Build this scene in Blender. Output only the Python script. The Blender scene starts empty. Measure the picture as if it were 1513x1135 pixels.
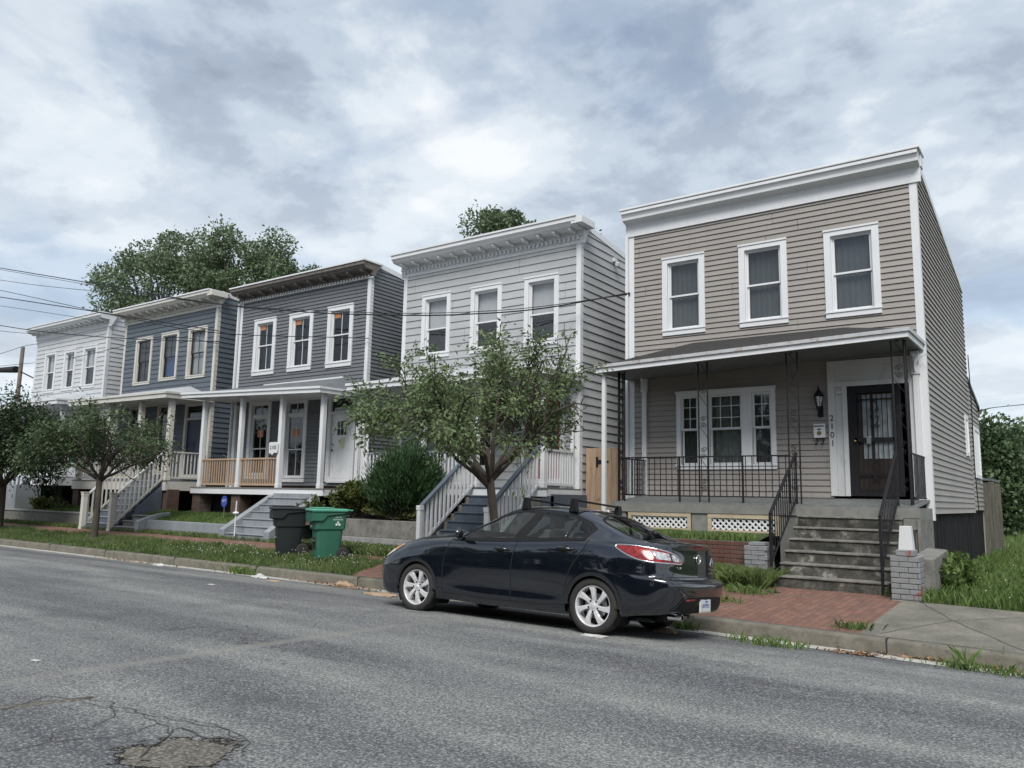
import bpy, bmesh, math, random
import numpy as np
from mathutils import Vector, Matrix, geometry, noise
from mathutils.bvhtree import BVHTree
random.seed(7); RNG = np.random.default_rng(7)
S = bpy.context.scene
C = S.collection
R = math.radians
# ---------------------------------------------------------------- camera
YAW, PITCH, ROLL, FPX, HC = 0.623443, 0.142815, 0.0196064, 1170.78, 1.5
_cy, _sy, _cp, _sp = math.cos(YAW), math.sin(YAW), math.cos(PITCH), math.sin(PITCH)
_f = Vector((-_sy*_cp, _cy*_cp, _sp)); _r = Vector((_cy, _sy, 0)); _u = _r.cross(_f)
_r2 = math.cos(ROLL)*_r + math.sin(ROLL)*_u; _u2 = -math.sin(ROLL)*_r + math.cos(ROLL)*_u
cd = bpy.data.cameras.new('camera'); cam = bpy.data.objects.new('camera', cd); C.objects.link(cam)
M = Matrix((_r2, _u2, -_f)).transposed().to_4x4(); M.translation = (0, 0, HC)
cam.matrix_world = M
cd.sensor_width = 36; cd.lens = FPX/1513*36; cd.clip_start = .1; cd.clip_end = 2000
S.camera = cam
# ---------------------------------------------------------------- world, sun, exposure
SUN_EL, SUN_AZ = R(50), R(153)     # azimuth measured clockwise from +Y
w = bpy.data.worlds.new('World'); S.world = w; w.use_nodes = True
nt = w.node_tree; nt.nodes.clear(); N = nt.nodes.new; L = nt.links.new
sky = N('ShaderNodeTexSky'); sky.sky_type = 'NISHITA'; sky.sun_disc = False; sky.sun_elevation = SUN_EL; sky.sun_rotation = SUN_AZ
b1 = N('ShaderNodeBackground'); b1.inputs[1].default_value = 0.055; L(sky.outputs[0], b1.inputs[0])
tc = N('ShaderNodeTexCoord'); sx = N('ShaderNodeSeparateXYZ'); L(tc.outputs['Generated'], sx.inputs[0])
def mth(op, a, b=None, c=None, clamp=False):
    m = N('ShaderNodeMath'); m.operation = op; m.use_clamp = clamp
    for i, v in enumerate((a, b, c)):
        if v is None: continue
        if isinstance(v, (int, float)): m.inputs[i].default_value = v
        else: L(v, m.inputs[i])
    return m.outputs[0]
zc = mth('ADD', mth('MAXIMUM', sx.outputs[2], 0.0), 0.22)
cx = N('ShaderNodeCombineXYZ'); L(mth('DIVIDE', sx.outputs[0], zc), cx.inputs[0]); L(mth('DIVIDE', sx.outputs[1], zc), cx.inputs[1])
def wnoise(scale, det, rough, dist, off, sc=(1, 1, 1)):
    mp = N('ShaderNodeMapping'); mp.inputs['Location'].default_value = off; mp.inputs['Scale'].default_value = sc; L(cx.outputs[0], mp.inputs[0])
    n = N('ShaderNodeTexNoise'); n.inputs['Scale'].default_value = scale; n.inputs['Detail'].default_value = det
    n.inputs['Roughness'].default_value = rough; n.inputs['Distortion'].default_value = dist; L(mp.outputs[0], n.inputs[0]); return n.outputs[0]
def ramp(fac, stops):
    r = N('ShaderNodeValToRGB'); e = r.color_ramp.elements
    while len(e) < len(stops): e.new(.5)
    for i, (p, c) in enumerate(stops): e[i].position = p; e[i].color = (*c, 1)
    r.color_ramp.interpolation = 'EASE'
    L(fac, r.inputs[0]); return r.outputs[0]
big = wnoise(.95, 4, .5, .2, (3.1, 1.7, 0)); fine = wnoise(2.3, 10, .57, .2, (9.3, 4.2, 2)); wis = wnoise(7.5, 9, .55, .1, (1.3, 7.7, 5))
mixd = mth('ADD', mth('ADD', mth('MULTIPLY', big, .46), mth('MULTIPLY', fine, .40)), mth('MULTIPLY', wis, .14))
cloud = ramp(mixd, [(.40, (.092, .114, .152)), (.452, (.138, .167, .210)), (.495, (.200, .232, .272)), (.54, (.275, .302, .328)), (.605, (.345, .357, .368))])
# towards the horizon the deck thins and brightens
el = mth('MULTIPLY', sx.outputs[2], 1.0)
hz = N('ShaderNodeMapRange'); hz.interpolation_type = 'SMOOTHSTEP'; hz.inputs[1].default_value = .62; hz.inputs[2].default_value = .02; hz.inputs[3].default_value = 0; hz.inputs[4].default_value = .50; L(el, hz.inputs[0])
hm = N('ShaderNodeMixRGB'); L(hz.outputs[0], hm.inputs[0]); L(cloud, hm.inputs[1]); hm.inputs[2].default_value = (.335, .36, .382, 1)
b2 = N('ShaderNodeBackground'); L(hm.outputs[0], b2.inputs[0]); b2.inputs[1].default_value = 1.0
gap = wnoise(1.5, 6, .55, .3, (5.5, 2.2, 8))
gm = N('ShaderNodeMapRange'); gm.interpolation_type = 'SMOOTHSTEP'; gm.inputs[1].default_value = .38; gm.inputs[2].default_value = .52; gm.inputs[3].default_value = .62; gm.inputs[4].default_value = 1.0; L(gap, gm.inputs[0])
mx = N('ShaderNodeMixShader'); L(gm.outputs[0], mx.inputs[0]); L(b1.outputs[0], mx.inputs[1]); L(b2.outputs[0], mx.inputs[2])
wo = N('ShaderNodeOutputWorld'); L(mx.outputs[0], wo.inputs[0])
sl = bpy.data.lights.new('sun', 'SUN'); sl.energy = 1.5; sl.angle = R(30); sl.color = (1, .97, .93)
so = bpy.data.objects.new('sun', sl); C.objects.link(so)
sd = Vector((math.sin(SUN_AZ)*math.cos(SUN_EL), math.cos(SUN_AZ)*math.cos(SUN_EL), math.sin(SUN_EL)))
so.rotation_euler = sd.to_track_quat('Z', 'Y').to_euler()
S.view_settings.view_transform = 'Standard'; S.view_settings.look = 'None'; S.view_settings.exposure = 1.46; S.view_settings.gamma = 1
# ---------------------------------------------------------------- measuring: a pixel of the photograph on a plane of the real place
def _ray(x, y): return _f*FPX + _r2*(x-756.5) - _u2*(y-567.5)
def aty(x, y, Y): d = _ray(x, y); return d*(Y/d.y) + Vector((0, 0, HC))
def atx(x, y, X): d = _ray(x, y); return d*(X/d.x) + Vector((0, 0, HC))
def atz(x, y, z): d = _ray(x, y); return d*((z-HC)/d.z) + Vector((0, 0, HC))
# ---------------------------------------------------------------- materials
def new_mat(name):
    m = bpy.data.materials.new(name); m.use_nodes = True; t = m.node_tree; return m, t, t.nodes['Principled BSDF']
def tnoise(t, scale, det=6, rough=.6, vec=None, sc=None):
    n = t.nodes.new('ShaderNodeTexNoise'); n.inputs['Scale'].default_value = scale; n.inputs['Detail'].default_value = det; n.inputs['Roughness'].default_value = rough
    if vec is None: vec = t.nodes.new('ShaderNodeTexCoord').outputs['Object']
    if sc:
        mp = t.nodes.new('ShaderNodeMapping'); mp.inputs['Scale'].default_value = sc; t.links.new(vec, mp.inputs[0]); vec = mp.outputs[0]
    t.links.new(vec, n.inputs[0]); return n.outputs[0]
def tramp(t, fac, stops):
    r = t.nodes.new('ShaderNodeValToRGB'); e = r.color_ramp.elements
    while len(e) < len(stops): e.new(.5)
    for i, (p, c) in enumerate(stops): e[i].position = p; e[i].color = (*c, 1)
    t.links.new(fac, r.inputs[0]); return r.outputs[0]
def tmix(t, fac, a, b, mode='MIX'):
    m = t.nodes.new('ShaderNodeMixRGB'); m.blend_type = mode
    for i, v in enumerate((fac, a, b)):
        if isinstance(v, (int, float)): m.inputs[i].default_value = v
        elif isinstance(v, tuple): m.inputs[i].default_value = (*v, 1)
        else: t.links.new(v, m.inputs[i])
    return m.outputs[0]
def tbump(t, b, h, strength=.3, dist=.01):
    n = t.nodes.new('ShaderNodeBump'); n.inputs['Strength'].default_value = strength; n.inputs['Distance'].default_value = dist
    t.links.new(h, n.inputs['Height']); t.links.new(n.outputs[0], b.inputs['Normal'])
def paint(name, col, rough=.5, var=.12, scale=3, dirt=None, dirt_amt=.3, streak=False, bump=.0, bscale=60, metallic=0, spec=.5):
    m, t, b = new_mat(name)
    d = tuple(c*(1-var) for c in col); l = tuple(min(1, c*(1+var)) for c in col)
    n = tnoise(t, scale, 8, .65, sc=(1, 1, .18) if streak else None)
    c = tramp(t, n, [(.3, d), (.7, l)])
    if dirt:
        n2 = tnoise(t, scale*2.3, 10, .7, sc=(1, 1, .35) if streak else None)
        f = tramp(t, n2, [(.52, (0, 0, 0)), (.72, (dirt_amt,)*3)])
        c = tmix(t, f, c, dirt)
    t.links.new(c, b.inputs['Base Color']); b.inputs['Roughness'].default_value = rough; b.inputs['Metallic'].default_value = metallic
    b.inputs['Specular IOR Level'].default_value = spec
    if bump: tbump(t, b, tnoise(t, bscale, 6, .6), bump)
    return m
MT = {}
def siding_mat(name, col):
    m, t, b = new_mat(name)
    n = tnoise(t, 1.2, 6, .6, sc=(.6, .6, 1)); n2 = tnoise(t, 9, 8, .7, sc=(.25, .25, 3))
    c = tramp(t, n, [(.3, tuple(x*.90 for x in col)), (.7, tuple(x*1.06 for x in col))])
    c = tmix(t, tramp(t, n2, [(.45, (0, 0, 0)), (.8, (.28,)*3)]), c, tuple(x*.72 for x in col))
    n3 = tnoise(t, .5, 8, .75); c = tmix(t, tramp(t, n3, [(.46, (0, 0, 0)), (.75, (.30,)*3)]), c, (col[0]*.72, col[1]*.76, col[2]*.68))
    st_ = tnoise(t, 5, 6, .7, sc=(1, 1, .09)); c = tmix(t, tramp(t, st_, [(.56, (0, 0, 0)), (.74, (.26,)*3)]), c, tuple(x*.62 for x in col))
    t.links.new(c, b.inputs['Base Color']); b.inputs['Roughness'].default_value = .55
    tbump(t, b, tnoise(t, 2.2, 4, .6, sc=(.5, .5, 2.5)), .35, .03); return m
MT['tan'] = siding_mat('tan_vinyl_siding', (.262, .240, .222))
MT['white_sid'] = siding_mat('pale_grey_siding', (.375, .385, .39))
MT['grey_sid'] = siding_mat('mid_grey_siding', (.128, .136, .147))
MT['blue_sid'] = siding_mat('slate_blue_siding', (.092, .110, .132))
MT['far_sid'] = siding_mat('white_siding', (.50, .515, .53))
MT['white'] = paint('white_trim_paint', (.62, .63, .64), .45, .05, 2, (.45, .45, .42), .25, True)
MT['white2'] = paint('aged_white_paint', (.54, .55, .55), .5, .06, 2, (.3, .29, .26), .45, True)
MT['cream'] = paint('cream_trim_paint', (.52, .505, .46), .5, .06, 2, (.35, .33, .28), .25, True)
MT['sash_dark'] = paint('black_window_sash', (.02, .02, .022), .4, .1)
MT['deckgrey'] = paint('grey_porch_paint', (.14, .148, .148), .6, .2, 4, (.07, .07, .065), .6, False, .25, 40)
MT['fasciagrey'] = paint('weathered_grey_boards', (.175, .175, .16), .7, .2, 3, (.09, .085, .075), .6, False, .25, 40)
MT['bluegrey'] = paint('blue_grey_step_paint', (.085, .105, .135), .5, .15, 3, (.04, .045, .05), .4)
MT['iron'] = paint('black_iron', (.010, .010, .012), .6, .3, 10, (.05, .03, .02), .2, spec=.3)
MT['rustbrown'] = paint('rusty_brown_wood', (.10, .07, .055), .8, .3, 6, (.2, .17, .14), .6, False, .4, 50)
MT['shingle'] = paint('dark_asphalt_shingles', (.022, .021, .021), .95, .3, 5, (.05, .042, .036), .5, False, .5, 90)
MT['tin'] = paint('pale_tin_roof', (.42, .44, .46), .45, .1, 2, (.25, .22, .18), .4)
MT['roofdk'] = paint('dark_roll_roof', (.11, .12, .13), .8, .2, 2)
MT['rustedge'] = paint('rusty_drip_edge', (.42, .43, .44), .5, .1, 3, (.22, .11, .06), .9)
MT['foundation'] = paint('black_painted_foundation', (.012, .012, .013), .9, .4, 3, (.06, .06, .058), .45, True, .4, 25, spec=.15)
MT['block'] = paint('weathered_concrete_block', (.17, .165, .15), .9, .3, 5, (.05, .055, .04), .75, False, .6, 30)
MT['conc'] = paint('grey_concrete', (.25, .25, .245), .85, .2, 3, (.1, .1, .095), .55, False, .4, 35)
MT['concpaint'] = paint('grey_painted_concrete', (.22, .24, .26), .7, .15, 3, (.1, .1, .1), .45, True, .3, 30)
MT['darkin'] = paint('dark_gap_shade', (.02, .02, .02), .9, .1)  # near-black for open joints and for shade painted under the porches
MT['cedar'] = None
def wood_mat(name, col, dark, sc=(12, 12, .8)):
    m, t, b = new_mat(name); n = tnoise(t, 2.2, 10, .65, sc=sc)
    c = tramp(t, n, [(.3, dark), (.62, col)]); n2 = tnoise(t, 7, 3, .5)
    c = tmix(t, tramp(t, n2, [(.66, (0, 0, 0)), (.72, (.6,)*3)]), c, tuple(x*.5 for x in dark))
    t.links.new(c, b.inputs['Base Color']); b.inputs['Roughness'].default_value = .75; tbump(t, b, n, .3, .006); return m
MT['cedar'] = wood_mat('new_fence_wood', (.40, .29, .20), (.25, .165, .105))
MT['balwood'] = wood_mat('raw_pine_wood', (.40, .29, .20), (.28, .19, .125))
MT['oldwood'] = wood_mat('weathered_grey_wood', (.115, .108, .088), (.04, .04, .03))
MT['lattwood'] = wood_mat('plain_lattice_frame_wood', (.44, .37, .27), (.30, .23, .16), (1.2, 12, 12))
MT['pole'] = wood_mat('pole_wood', (.20, .17, .14), (.10, .085, .07))
def glass_mat(name, tint=(.86, .87, .88), amt=.93, ior=1.5):
    m, t, b = new_mat(name); t.nodes.remove(b)
    lw = t.nodes.new('ShaderNodeNewGeometry'); dt = t.nodes.new('ShaderNodeVectorMath'); dt.operation = 'DOT_PRODUCT'; t.links.new(lw.outputs['Normal'], dt.inputs[0]); t.links.new(lw.outputs['Incoming'], dt.inputs[1])
    ab = t.nodes.new('ShaderNodeMath'); ab.operation = 'ABSOLUTE'; t.links.new(dt.outputs['Value'], ab.inputs[0])
    om = t.nodes.new('ShaderNodeMath'); om.operation = 'SUBTRACT'; om.inputs[0].default_value = 1; t.links.new(ab.outputs[0], om.inputs[1])
    pw = t.nodes.new('ShaderNodeMath'); pw.operation = 'POWER'; pw.inputs[1].default_value = 5; t.links.new(om.outputs[0], pw.inputs[0])
    fr = t.nodes.new('ShaderNodeMath'); fr.operation = 'MULTIPLY_ADD'; fr.inputs[1].default_value = .9; fr.inputs[2].default_value = .045*ior/1.5; t.links.new(pw.outputs[0], fr.inputs[0])
    g = t.nodes.new('ShaderNodeBsdfGlossy'); g.inputs['Roughness'].default_value = .03; g.inputs['Color'].default_value = (.9, .92, .95, 1)
    tr = t.nodes.new('ShaderNodeBsdfTransparent'); tr.inputs[0].default_value = (*[c*amt for c in tint], 1)
    mi = t.nodes.new('ShaderNodeMixShader'); t.links.new(fr.outputs[0], mi.inputs[0]); t.links.new(tr.outputs[0], mi.inputs[1]); t.links.new(g.outputs[0], mi.inputs[2])
    n = tnoise(t, 1.3, 2, .5); bp = t.nodes.new('ShaderNodeBump'); bp.inputs['Strength'].default_value = .06; bp.inputs['Distance'].default_value = .05
    t.links.new(n, bp.inputs['Height']); t.links.new(bp.outputs[0], g.inputs['Normal'])
    t.links.new(mi.outputs[0], t.nodes['Material Output'].inputs[0]); return m
MT['glass'] = glass_mat('window_glass'); MT['carglass'] = glass_mat('car_window_glass', (.84, .88, .86), .97)
def flat(name, col, rough=.6, metallic=0, var=.06): return paint(name, col, rough, var, 5, metallic=metallic)
MT['blind'] = flat('pale_blind', (.80, .80, .79)); MT['curtain'] = flat('grey_curtain', (.125, .14, .138), .9, var=.1)
MT['curt_unlit_room'] = flat('unlit_room_shade', (.035, .04, .042), .9, var=.3); MT['curtmid'] = flat('sheer_grey_curtain', (.26, .29, .275), .9, var=.3); MT['curtlt'] = flat('pale_curtain', (.62, .64, .62), .9, var=.12)  # the darkest one paints an unlit room onto window sheets and door panes
MT['bluefilm'] = flat('blue_film', (.05, .10, .28)); MT['orange'] = flat('orange_sticker', (.42, .17, .08)); MT['yellow'] = flat('yellow_note', (.6, .6, .32))
MT['doorwhite'] = flat('white_door_paint', (.70, .71, .72), .4); MT['doorred'] = flat('red_door_paint', (.27, .018, .022), .4, var=.1)
MT['doorbrown'] = flat('brown_door_wood', (.028, .017, .013), .5, var=.25); MT['doorglass'] = flat('frosted_door_glass', (.30, .33, .35), .25, var=.3)
MT['brass'] = flat('brass', (.55, .38, .15), .25, 1); MT['silver'] = flat('silver', (.6, .6, .6), .3, 1)
MT['navy'] = flat('navy_door', (.03, .04, .07), .5)
# bricks
def brick_mat(name, c1, c2, mortar, sx=1, painted=None, rot=0, scale=1., vert=True):
    m, t, b = new_mat(name); tcn = t.nodes.new('ShaderNodeTexCoord').outputs['Object']
    mp = t.nodes.new('ShaderNodeMapping'); t.links.new(tcn, mp.inputs[0])
    mp.inputs['Rotation'].default_value = (R(90), 0, 0) if vert else (0, 0, rot)
    br = t.nodes.new('ShaderNodeTexBrick'); t.links.new(mp.outputs[0], br.inputs[0])
    br.inputs['Scale'].default_value = scale; br.inputs['Brick Width'].default_value = .21; br.inputs['Row Height'].default_value = .075 if vert else .105
    br.inputs['Mortar Size'].default_value = .006; br.inputs['Mortar Smooth'].default_value = .3; br.inputs['Bias'].default_value = -.1
    br.inputs['Color1'].default_value = (*c1, 1); br.inputs['Color2'].default_value = (*c2, 1); br.inputs['Mortar'].default_value = (*mortar, 1)
    c = br.outputs['Color']; n = tnoise(t, 9, 8, .7); c = tmix(t, .55, c, tramp(t, n, [(.3, (.35,)*3), (.7, (1, 1, 1))]), 'MULTIPLY')
    if painted:
        n2 = tnoise(t, 3.4, 5, .6); c = tmix(t, tramp(t, n2, [(.60, (1, 1, 1)), (.66, (0, 0, 0))]), c, tmix(t, tramp(t, n, [(.3, (0, 0, 0)), (.7, (1, 1, 1))]), tuple(x*.8 for x in painted), painted))
    else:
        n3 = tnoise(t, .9, 6, .65); c = tmix(t, tramp(t, n3, [(.5, (0, 0, 0)), (.75, (.55,)*3)]), c, (.13, .10, .075))
    t.links.new(c, b.inputs['Base Color']); b.inputs['Roughness'].default_value = .85
    inv = t.nodes.new('ShaderNodeMath'); inv.operation = 'SUBTRACT'; inv.inputs[0].default_value = 1; t.links.new(br.outputs['Fac'], inv.inputs[1])
    tbump(t, b, inv.outputs[0], .8, .008); return m
MT['brick'] = brick_mat('old_red_brick', (.13, .05, .034), (.10, .042, .03), (.12, .105, .09))
MT['brickgrey'] = brick_mat('grey_painted_brick', (.26, .075, .045), (.22, .06, .04), (.17, .17, .17), painted=(.225, .23, .235))
MT['brickpave'] = brick_mat('brick_paving', (.235, .115, .082), (.16, .082, .062), (.10, .085, .065), vert=False, rot=R(90))
MT['brickdark'] = brick_mat('brown_brick_pier', (.12, .07, .05), (.10, .055, .04), (.12, .11, .1))
# ---------------------------------------------------------------- object helpers
def tag(o, label=None, cat=None, group=None, kind=None):
    if label: o['label'] = label
    if cat: o['category'] = cat
    if group: o['group'] = group
    if kind: o['kind'] = kind
    return o
def empty(name, loc, label=None, cat=None, group=None, rz=0):
    o = bpy.data.objects.new(name, None); C.objects.link(o); o.location = loc; o.rotation_euler = (0, 0, rz); o.empty_display_size = .2
    bpy.context.view_layer.update()
    return tag(o, label, cat, group)
class MB:
    def __init__(s): s.v = []; s.f = []
    def q(s, *p):
        i = len(s.v); s.v += [tuple(x) for x in p]; s.f.append(tuple(range(i, i+len(p)))); return s
    def box(s, x0, x1, y0, y1, z0, z1):
        i = len(s.v); s.v += [(x0, y0, z0), (x1, y0, z0), (x1, y1, z0), (x0, y1, z0), (x0, y0, z1), (x1, y0, z1), (x1, y1, z1), (x0, y1, z1)]
        s.f += [tuple(i+k for k in f) for f in ((3, 2, 1, 0), (4, 5, 6, 7), (0, 1, 5, 4), (1, 2, 6, 5), (2, 3, 7, 6), (3, 0, 4, 7))]; return s
    def hexa(s, P):
        i = len(s.v); s.v += [tuple(p) for p in P]
        s.f += [tuple(i+k for k in f) for f in ((3, 2, 1, 0), (4, 5, 6, 7), (0, 1, 5, 4), (1, 2, 6, 5), (2, 3, 7, 6), (3, 0, 4, 7))]; return s
    def beam(s, a, b, w, h, up=(0, 0, 1)):
        a = Vector(a); b = Vector(b); d = (b-a).normalized(); up = Vector(up)
        if abs(d.dot(up)) > .98: up = Vector((0, 1, 0))
        r = d.cross(up).normalized(); u = r.cross(d).normalized(); r *= w/2; u *= h/2
        return s.hexa([a-r-u, a+r-u, b+r-u, b-r-u, a-r+u, a+r+u, b+r+u, b-r+u])
    def vbar(s, x, y, z0, z1, w): return s.box(x-w/2, x+w/2, y-w/2, y+w/2, z0, z1)
    def tube(s, pts, r, n=8, r1=None, cap=True):
        P = [Vector(p) for p in pts]; k = len(P); base = len(s.v); ref = None
        for i, p in enumerate(P):
            d = (P[min(i+1, k-1)]-P[max(i-1, 0)]).normalized()
            if ref is None:
                ref = Vector((0, 0, 1)) if abs(d.z) < .9 else Vector((1, 0, 0))
            a = d.cross(ref).normalized(); b = d.cross(a).normalized(); ref = -b if False else ref
            if isinstance(r, (list, tuple)): rr = r[i]
            else: rr = r + ((r1-r)*i/(k-1) if r1 is not None else 0)
            for j in range(n):
                t = 2*math.pi*j/n; s.v.append(tuple(p+a*math.cos(t)*rr+b*math.sin(t)*rr))
        for i in range(k-1):
            for j in range(n):
                s.f.append((base+i*n+j, base+i*n+(j+1) % n, base+(i+1)*n+(j+1) % n, base+(i+1)*n+j))
        if cap: s.f.append(tuple(base+j for j in range(n))); s.f.append(tuple(base+(k-1)*n+j for j in range(n-1, -1, -1)))
        return s
    def lathe(s, prof, c=(0, 0, 0), axis='Z', n=24, close=False):
        base = len(s.v); c = Vector(c)
        for (r, h) in prof:
            for j in range(n):
                t = 2*math.pi*j/n; a, b = r*math.cos(t), r*math.sin(t)
                p = {'Z': (a, b, h), 'Y': (a, h, b), 'X': (h, a, b)}[axis]; s.v.append(tuple(c+Vector(p)))
        for i in range(len(prof)-1):
            for j in range(n): s.f.append((base+i*n+j, base+i*n+(j+1) % n, base+(i+1)*n+(j+1) % n, base+(i+1)*n+j))
        return s
    def prism(s, poly, axis, a0, a1):
        def mk(u, v, a): return {'X': (a, u, v), 'Y': (u, a, v), 'Z': (u, v, a)}[axis]
        n = len(poly); i = len(s.v); s.v += [mk(u, v, a0) for u, v in poly]+[mk(u, v, a1) for u, v in poly]
        s.f.append(tuple(range(i, i+n))); s.f.append(tuple(range(i+2*n-1, i+n-1, -1)))
        for k in range(n): s.f.append((i+k, i+n+k, i+n+(k+1) % n, i+(k+1) % n))
        return s
    def build(s, name, mat, parent=None, smooth=False, bevel=0, merge=False, **kw):
        me = bpy.data.meshes.new(name); me.from_pydata(s.v, [], s.f); me.update()
        bm = bmesh.new(); bm.from_mesh(me)
        if merge: bmesh.ops.remove_doubles(bm, verts=bm.verts, dist=1e-4)
        bmesh.ops.recalc_face_normals(bm, faces=bm.faces); bm.to_mesh(me); bm.free()
        if smooth: me.polygons.foreach_set('use_smooth', [True]*len(me.polygons))
        me.materials.append(mat if not isinstance(mat, str) else MT[mat])
        o = bpy.data.objects.new(name, me); C.objects.link(o)
        if bevel:
            b = o.modifiers.new('bevel', 'BEVEL'); b.width = bevel; b.segments = 2; b.limit_method = 'ANGLE'; b.harden_normals = False
        if parent: adopt(o, parent)
        return tag(o, **kw) if kw else o
def adopt(o, parent):   # geometry is written in world space
    o.parent = parent; o.matrix_parent_inverse = world_of(parent).inverted()
def world_of(o):
    m = o.matrix_basis.copy()
    if o.parent: m = world_of(o.parent) @ o.matrix_parent_inverse @ m
    return m
def copy_tree(o, parent=None):
    c = o.copy(); C.objects.link(c)
    if parent: c.parent = parent
    for ch in o.children: copy_tree(ch, c)
    return c
def text_mesh(name, body, size, loc, rot, mat, parent=None, ext=.003, align='CENTER'):
    cu = bpy.data.curves.new(name, 'FONT'); cu.body = body; cu.size = size; cu.extrude = ext; cu.align_x = align; cu.align_y = 'CENTER'; cu.resolution_u = 3
    tmp = bpy.data.objects.new(name+'_tmp', cu); C.objects.link(tmp); dg = bpy.context.evaluated_depsgraph_get()
    me = bpy.data.meshes.new_from_object(tmp.evaluated_get(dg)); bpy.data.objects.remove(tmp); bpy.data.curves.remove(cu)
    me.transform(Matrix.Translation(loc) @ Matrix(rot).to_4x4() if not isinstance(rot, tuple) else Matrix.Translation(loc) @ (Matrix.Rotation(rot[2], 4, 'Z') @ Matrix.Rotation(rot[1], 4, 'Y') @ Matrix.Rotation(rot[0], 4, 'X')))
    me.materials.clear(); me.materials.append(MT[mat] if isinstance(mat, str) else mat)
    me.name = name
    o = bpy.data.objects.new(name, me); C.objects.link(o)
    if parent: adopt(o, parent)
    return o
def np_mesh(name, V, F, mat, parent=None, smooth=False, **kw):
    V = np.asarray(V, np.float32); F = np.asarray(F, np.int32); k = F.shape[1]
    me = bpy.data.meshes.new(name); me.vertices.add(len(V)); me.vertices.foreach_set('co', V.ravel())
    me.loops.add(F.size); me.loops.foreach_set('vertex_index', F.ravel()); me.polygons.add(len(F))
    me.polygons.foreach_set('loop_start', np.arange(0, F.size, k, dtype=np.int32)); me.update(calc_edges=True)
    if smooth: me.polygons.foreach_set('use_smooth', [True]*len(F))
    me.materials.append(MT[mat] if isinstance(mat, str) else mat)
    o = bpy.data.objects.new(name, me); C.objects.link(o)
    if parent: adopt(o, parent)
    return tag(o, **kw) if kw else o
# ---------------------------------------------------------------- ground, road, kerb, paving
F = 16.4
def lerp_tab(x, T):
    if x <= T[0][0]: return T[0][1]
    for (a, b), (c, d) in zip(T, T[1:]):
        if x <= c: return b+(d-b)*(x-a)/(c-a)
    return T[-1][1]
KT = [(-80, 10.7), (-26, 10.6), (-14, 10.47), (-10.3, 10.45), (-6, 10.3), (-3.4, 10.1), (-1.2, 9.92), (1, 9.65), (6, 9.1), (60, 3)]
def yk(x): return sum(lerp_tab(x+d, KT) for d in (-1.2, -.6, 0, .6, 1.2))/5
def rz(x, y):
    d = max(0, yk(x)-y)
    if d < 2.2: z = -.165+.078*d
    else: z = -.165+.078*2.2+.06*(1-math.exp(-(d-2.2)*1.3))
    return z
def g1(x): return .13+.15*min(1, max(0, (-x-4)/13))
def gz(x, y):     # ground height behind the kerb
    d = y-yk(x)
    if d < 3.3: t = max(0, d)/3.3; return -.012+(g1(x)+.012)*(t**.85)
    z = g1(x)
    if x > -2.0:
        t = min(1, max(0, (y-12.8)/4.5)); z = z+(.12)*t*t*(3-2*t)
    return z
def noisy(x, y, s, a): return a*noise.noise(Vector((x*s, y*s, 3.3)))
# asphalt
m, t, b = new_mat('worn_asphalt')
sp = tnoise(t, 120, 2, .5); sp2 = tnoise(t, 48, 3, .6); lo = tnoise(t, .75, 5, .55, sc=(.16, 1.15, 1)); mid = tnoise(t, 2.2, 6, .65, sc=(.5, 1, 1))
c = tramp(t, lo, [(.39, (.092, .095, .102)), (.50, (.148, .152, .153)), (.59, (.205, .212, .202))])
c = tmix(t, .55, c, tramp(t, mid, [(.3, (.55, .55, .56)), (.7, (1.1, 1.1, 1.08))]), 'MULTIPLY')
c = tmix(t, .9, c, tramp(t, sp2, [(.36, (.45, .45, .47)), (.52, (1, 1, 1)), (.66, (1.8, 1.8, 1.75))]), 'MULTIPLY')
vc = t.nodes.new('ShaderNodeTexVoronoi'); vc.inputs['Scale'].default_value = 80; t.links.new(t.nodes.new('ShaderNodeTexCoord').outputs['Object'], vc.inputs[0])
sc_ = t.nodes.new('ShaderNodeSeparateColor'); t.links.new(vc.outputs['Color'], sc_.inputs[0])
c = tmix(t, tramp(t, sc_.outputs[0], [(.80, (0, 0, 0)), (.84, (.5, .5, .5))]), c, (.33, .325, .31)); c = tmix(t, tramp(t, sc_.outputs[1], [(.70, (0, 0, 0)), (.75, (.4, .4, .4))]), c, (.05, .052, .056))
vor = t.nodes.new('ShaderNodeTexVoronoi'); vor.feature = 'DISTANCE_TO_EDGE'; vor.inputs['Scale'].default_value = .75
tcv = t.nodes.new('ShaderNodeTexCoord').outputs['Object']; dn = t.nodes.new('ShaderNodeTexNoise'); dn.inputs['Scale'].default_value = 2.2; dn.inputs['Detail'].default_value = 7; t.links.new(tcv, dn.inputs[0])
va = t.nodes.new('ShaderNodeVectorMath'); va.operation = 'MULTIPLY_ADD'; va.inputs[1].default_value = (.9, .9, .9); t.links.new(dn.outputs['Color'], va.inputs[0]); t.links.new(tcv, va.inputs[2]); t.links.new(va.outputs[0], vor.inputs[0])
crk = tramp(t, vor.outputs[0], [(.0, (1, 1, 1)), (.011, (0, 0, 0))])
cm = tmix(t, 1.0, crk, tramp(t, tnoise(t, .33, 3, .5), [(.50, (0, 0, 0)), (.62, (.75, .75, .75))]), 'MULTIPLY')
c = tmix(t, cm, c, (.028, .028, .028))
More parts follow.
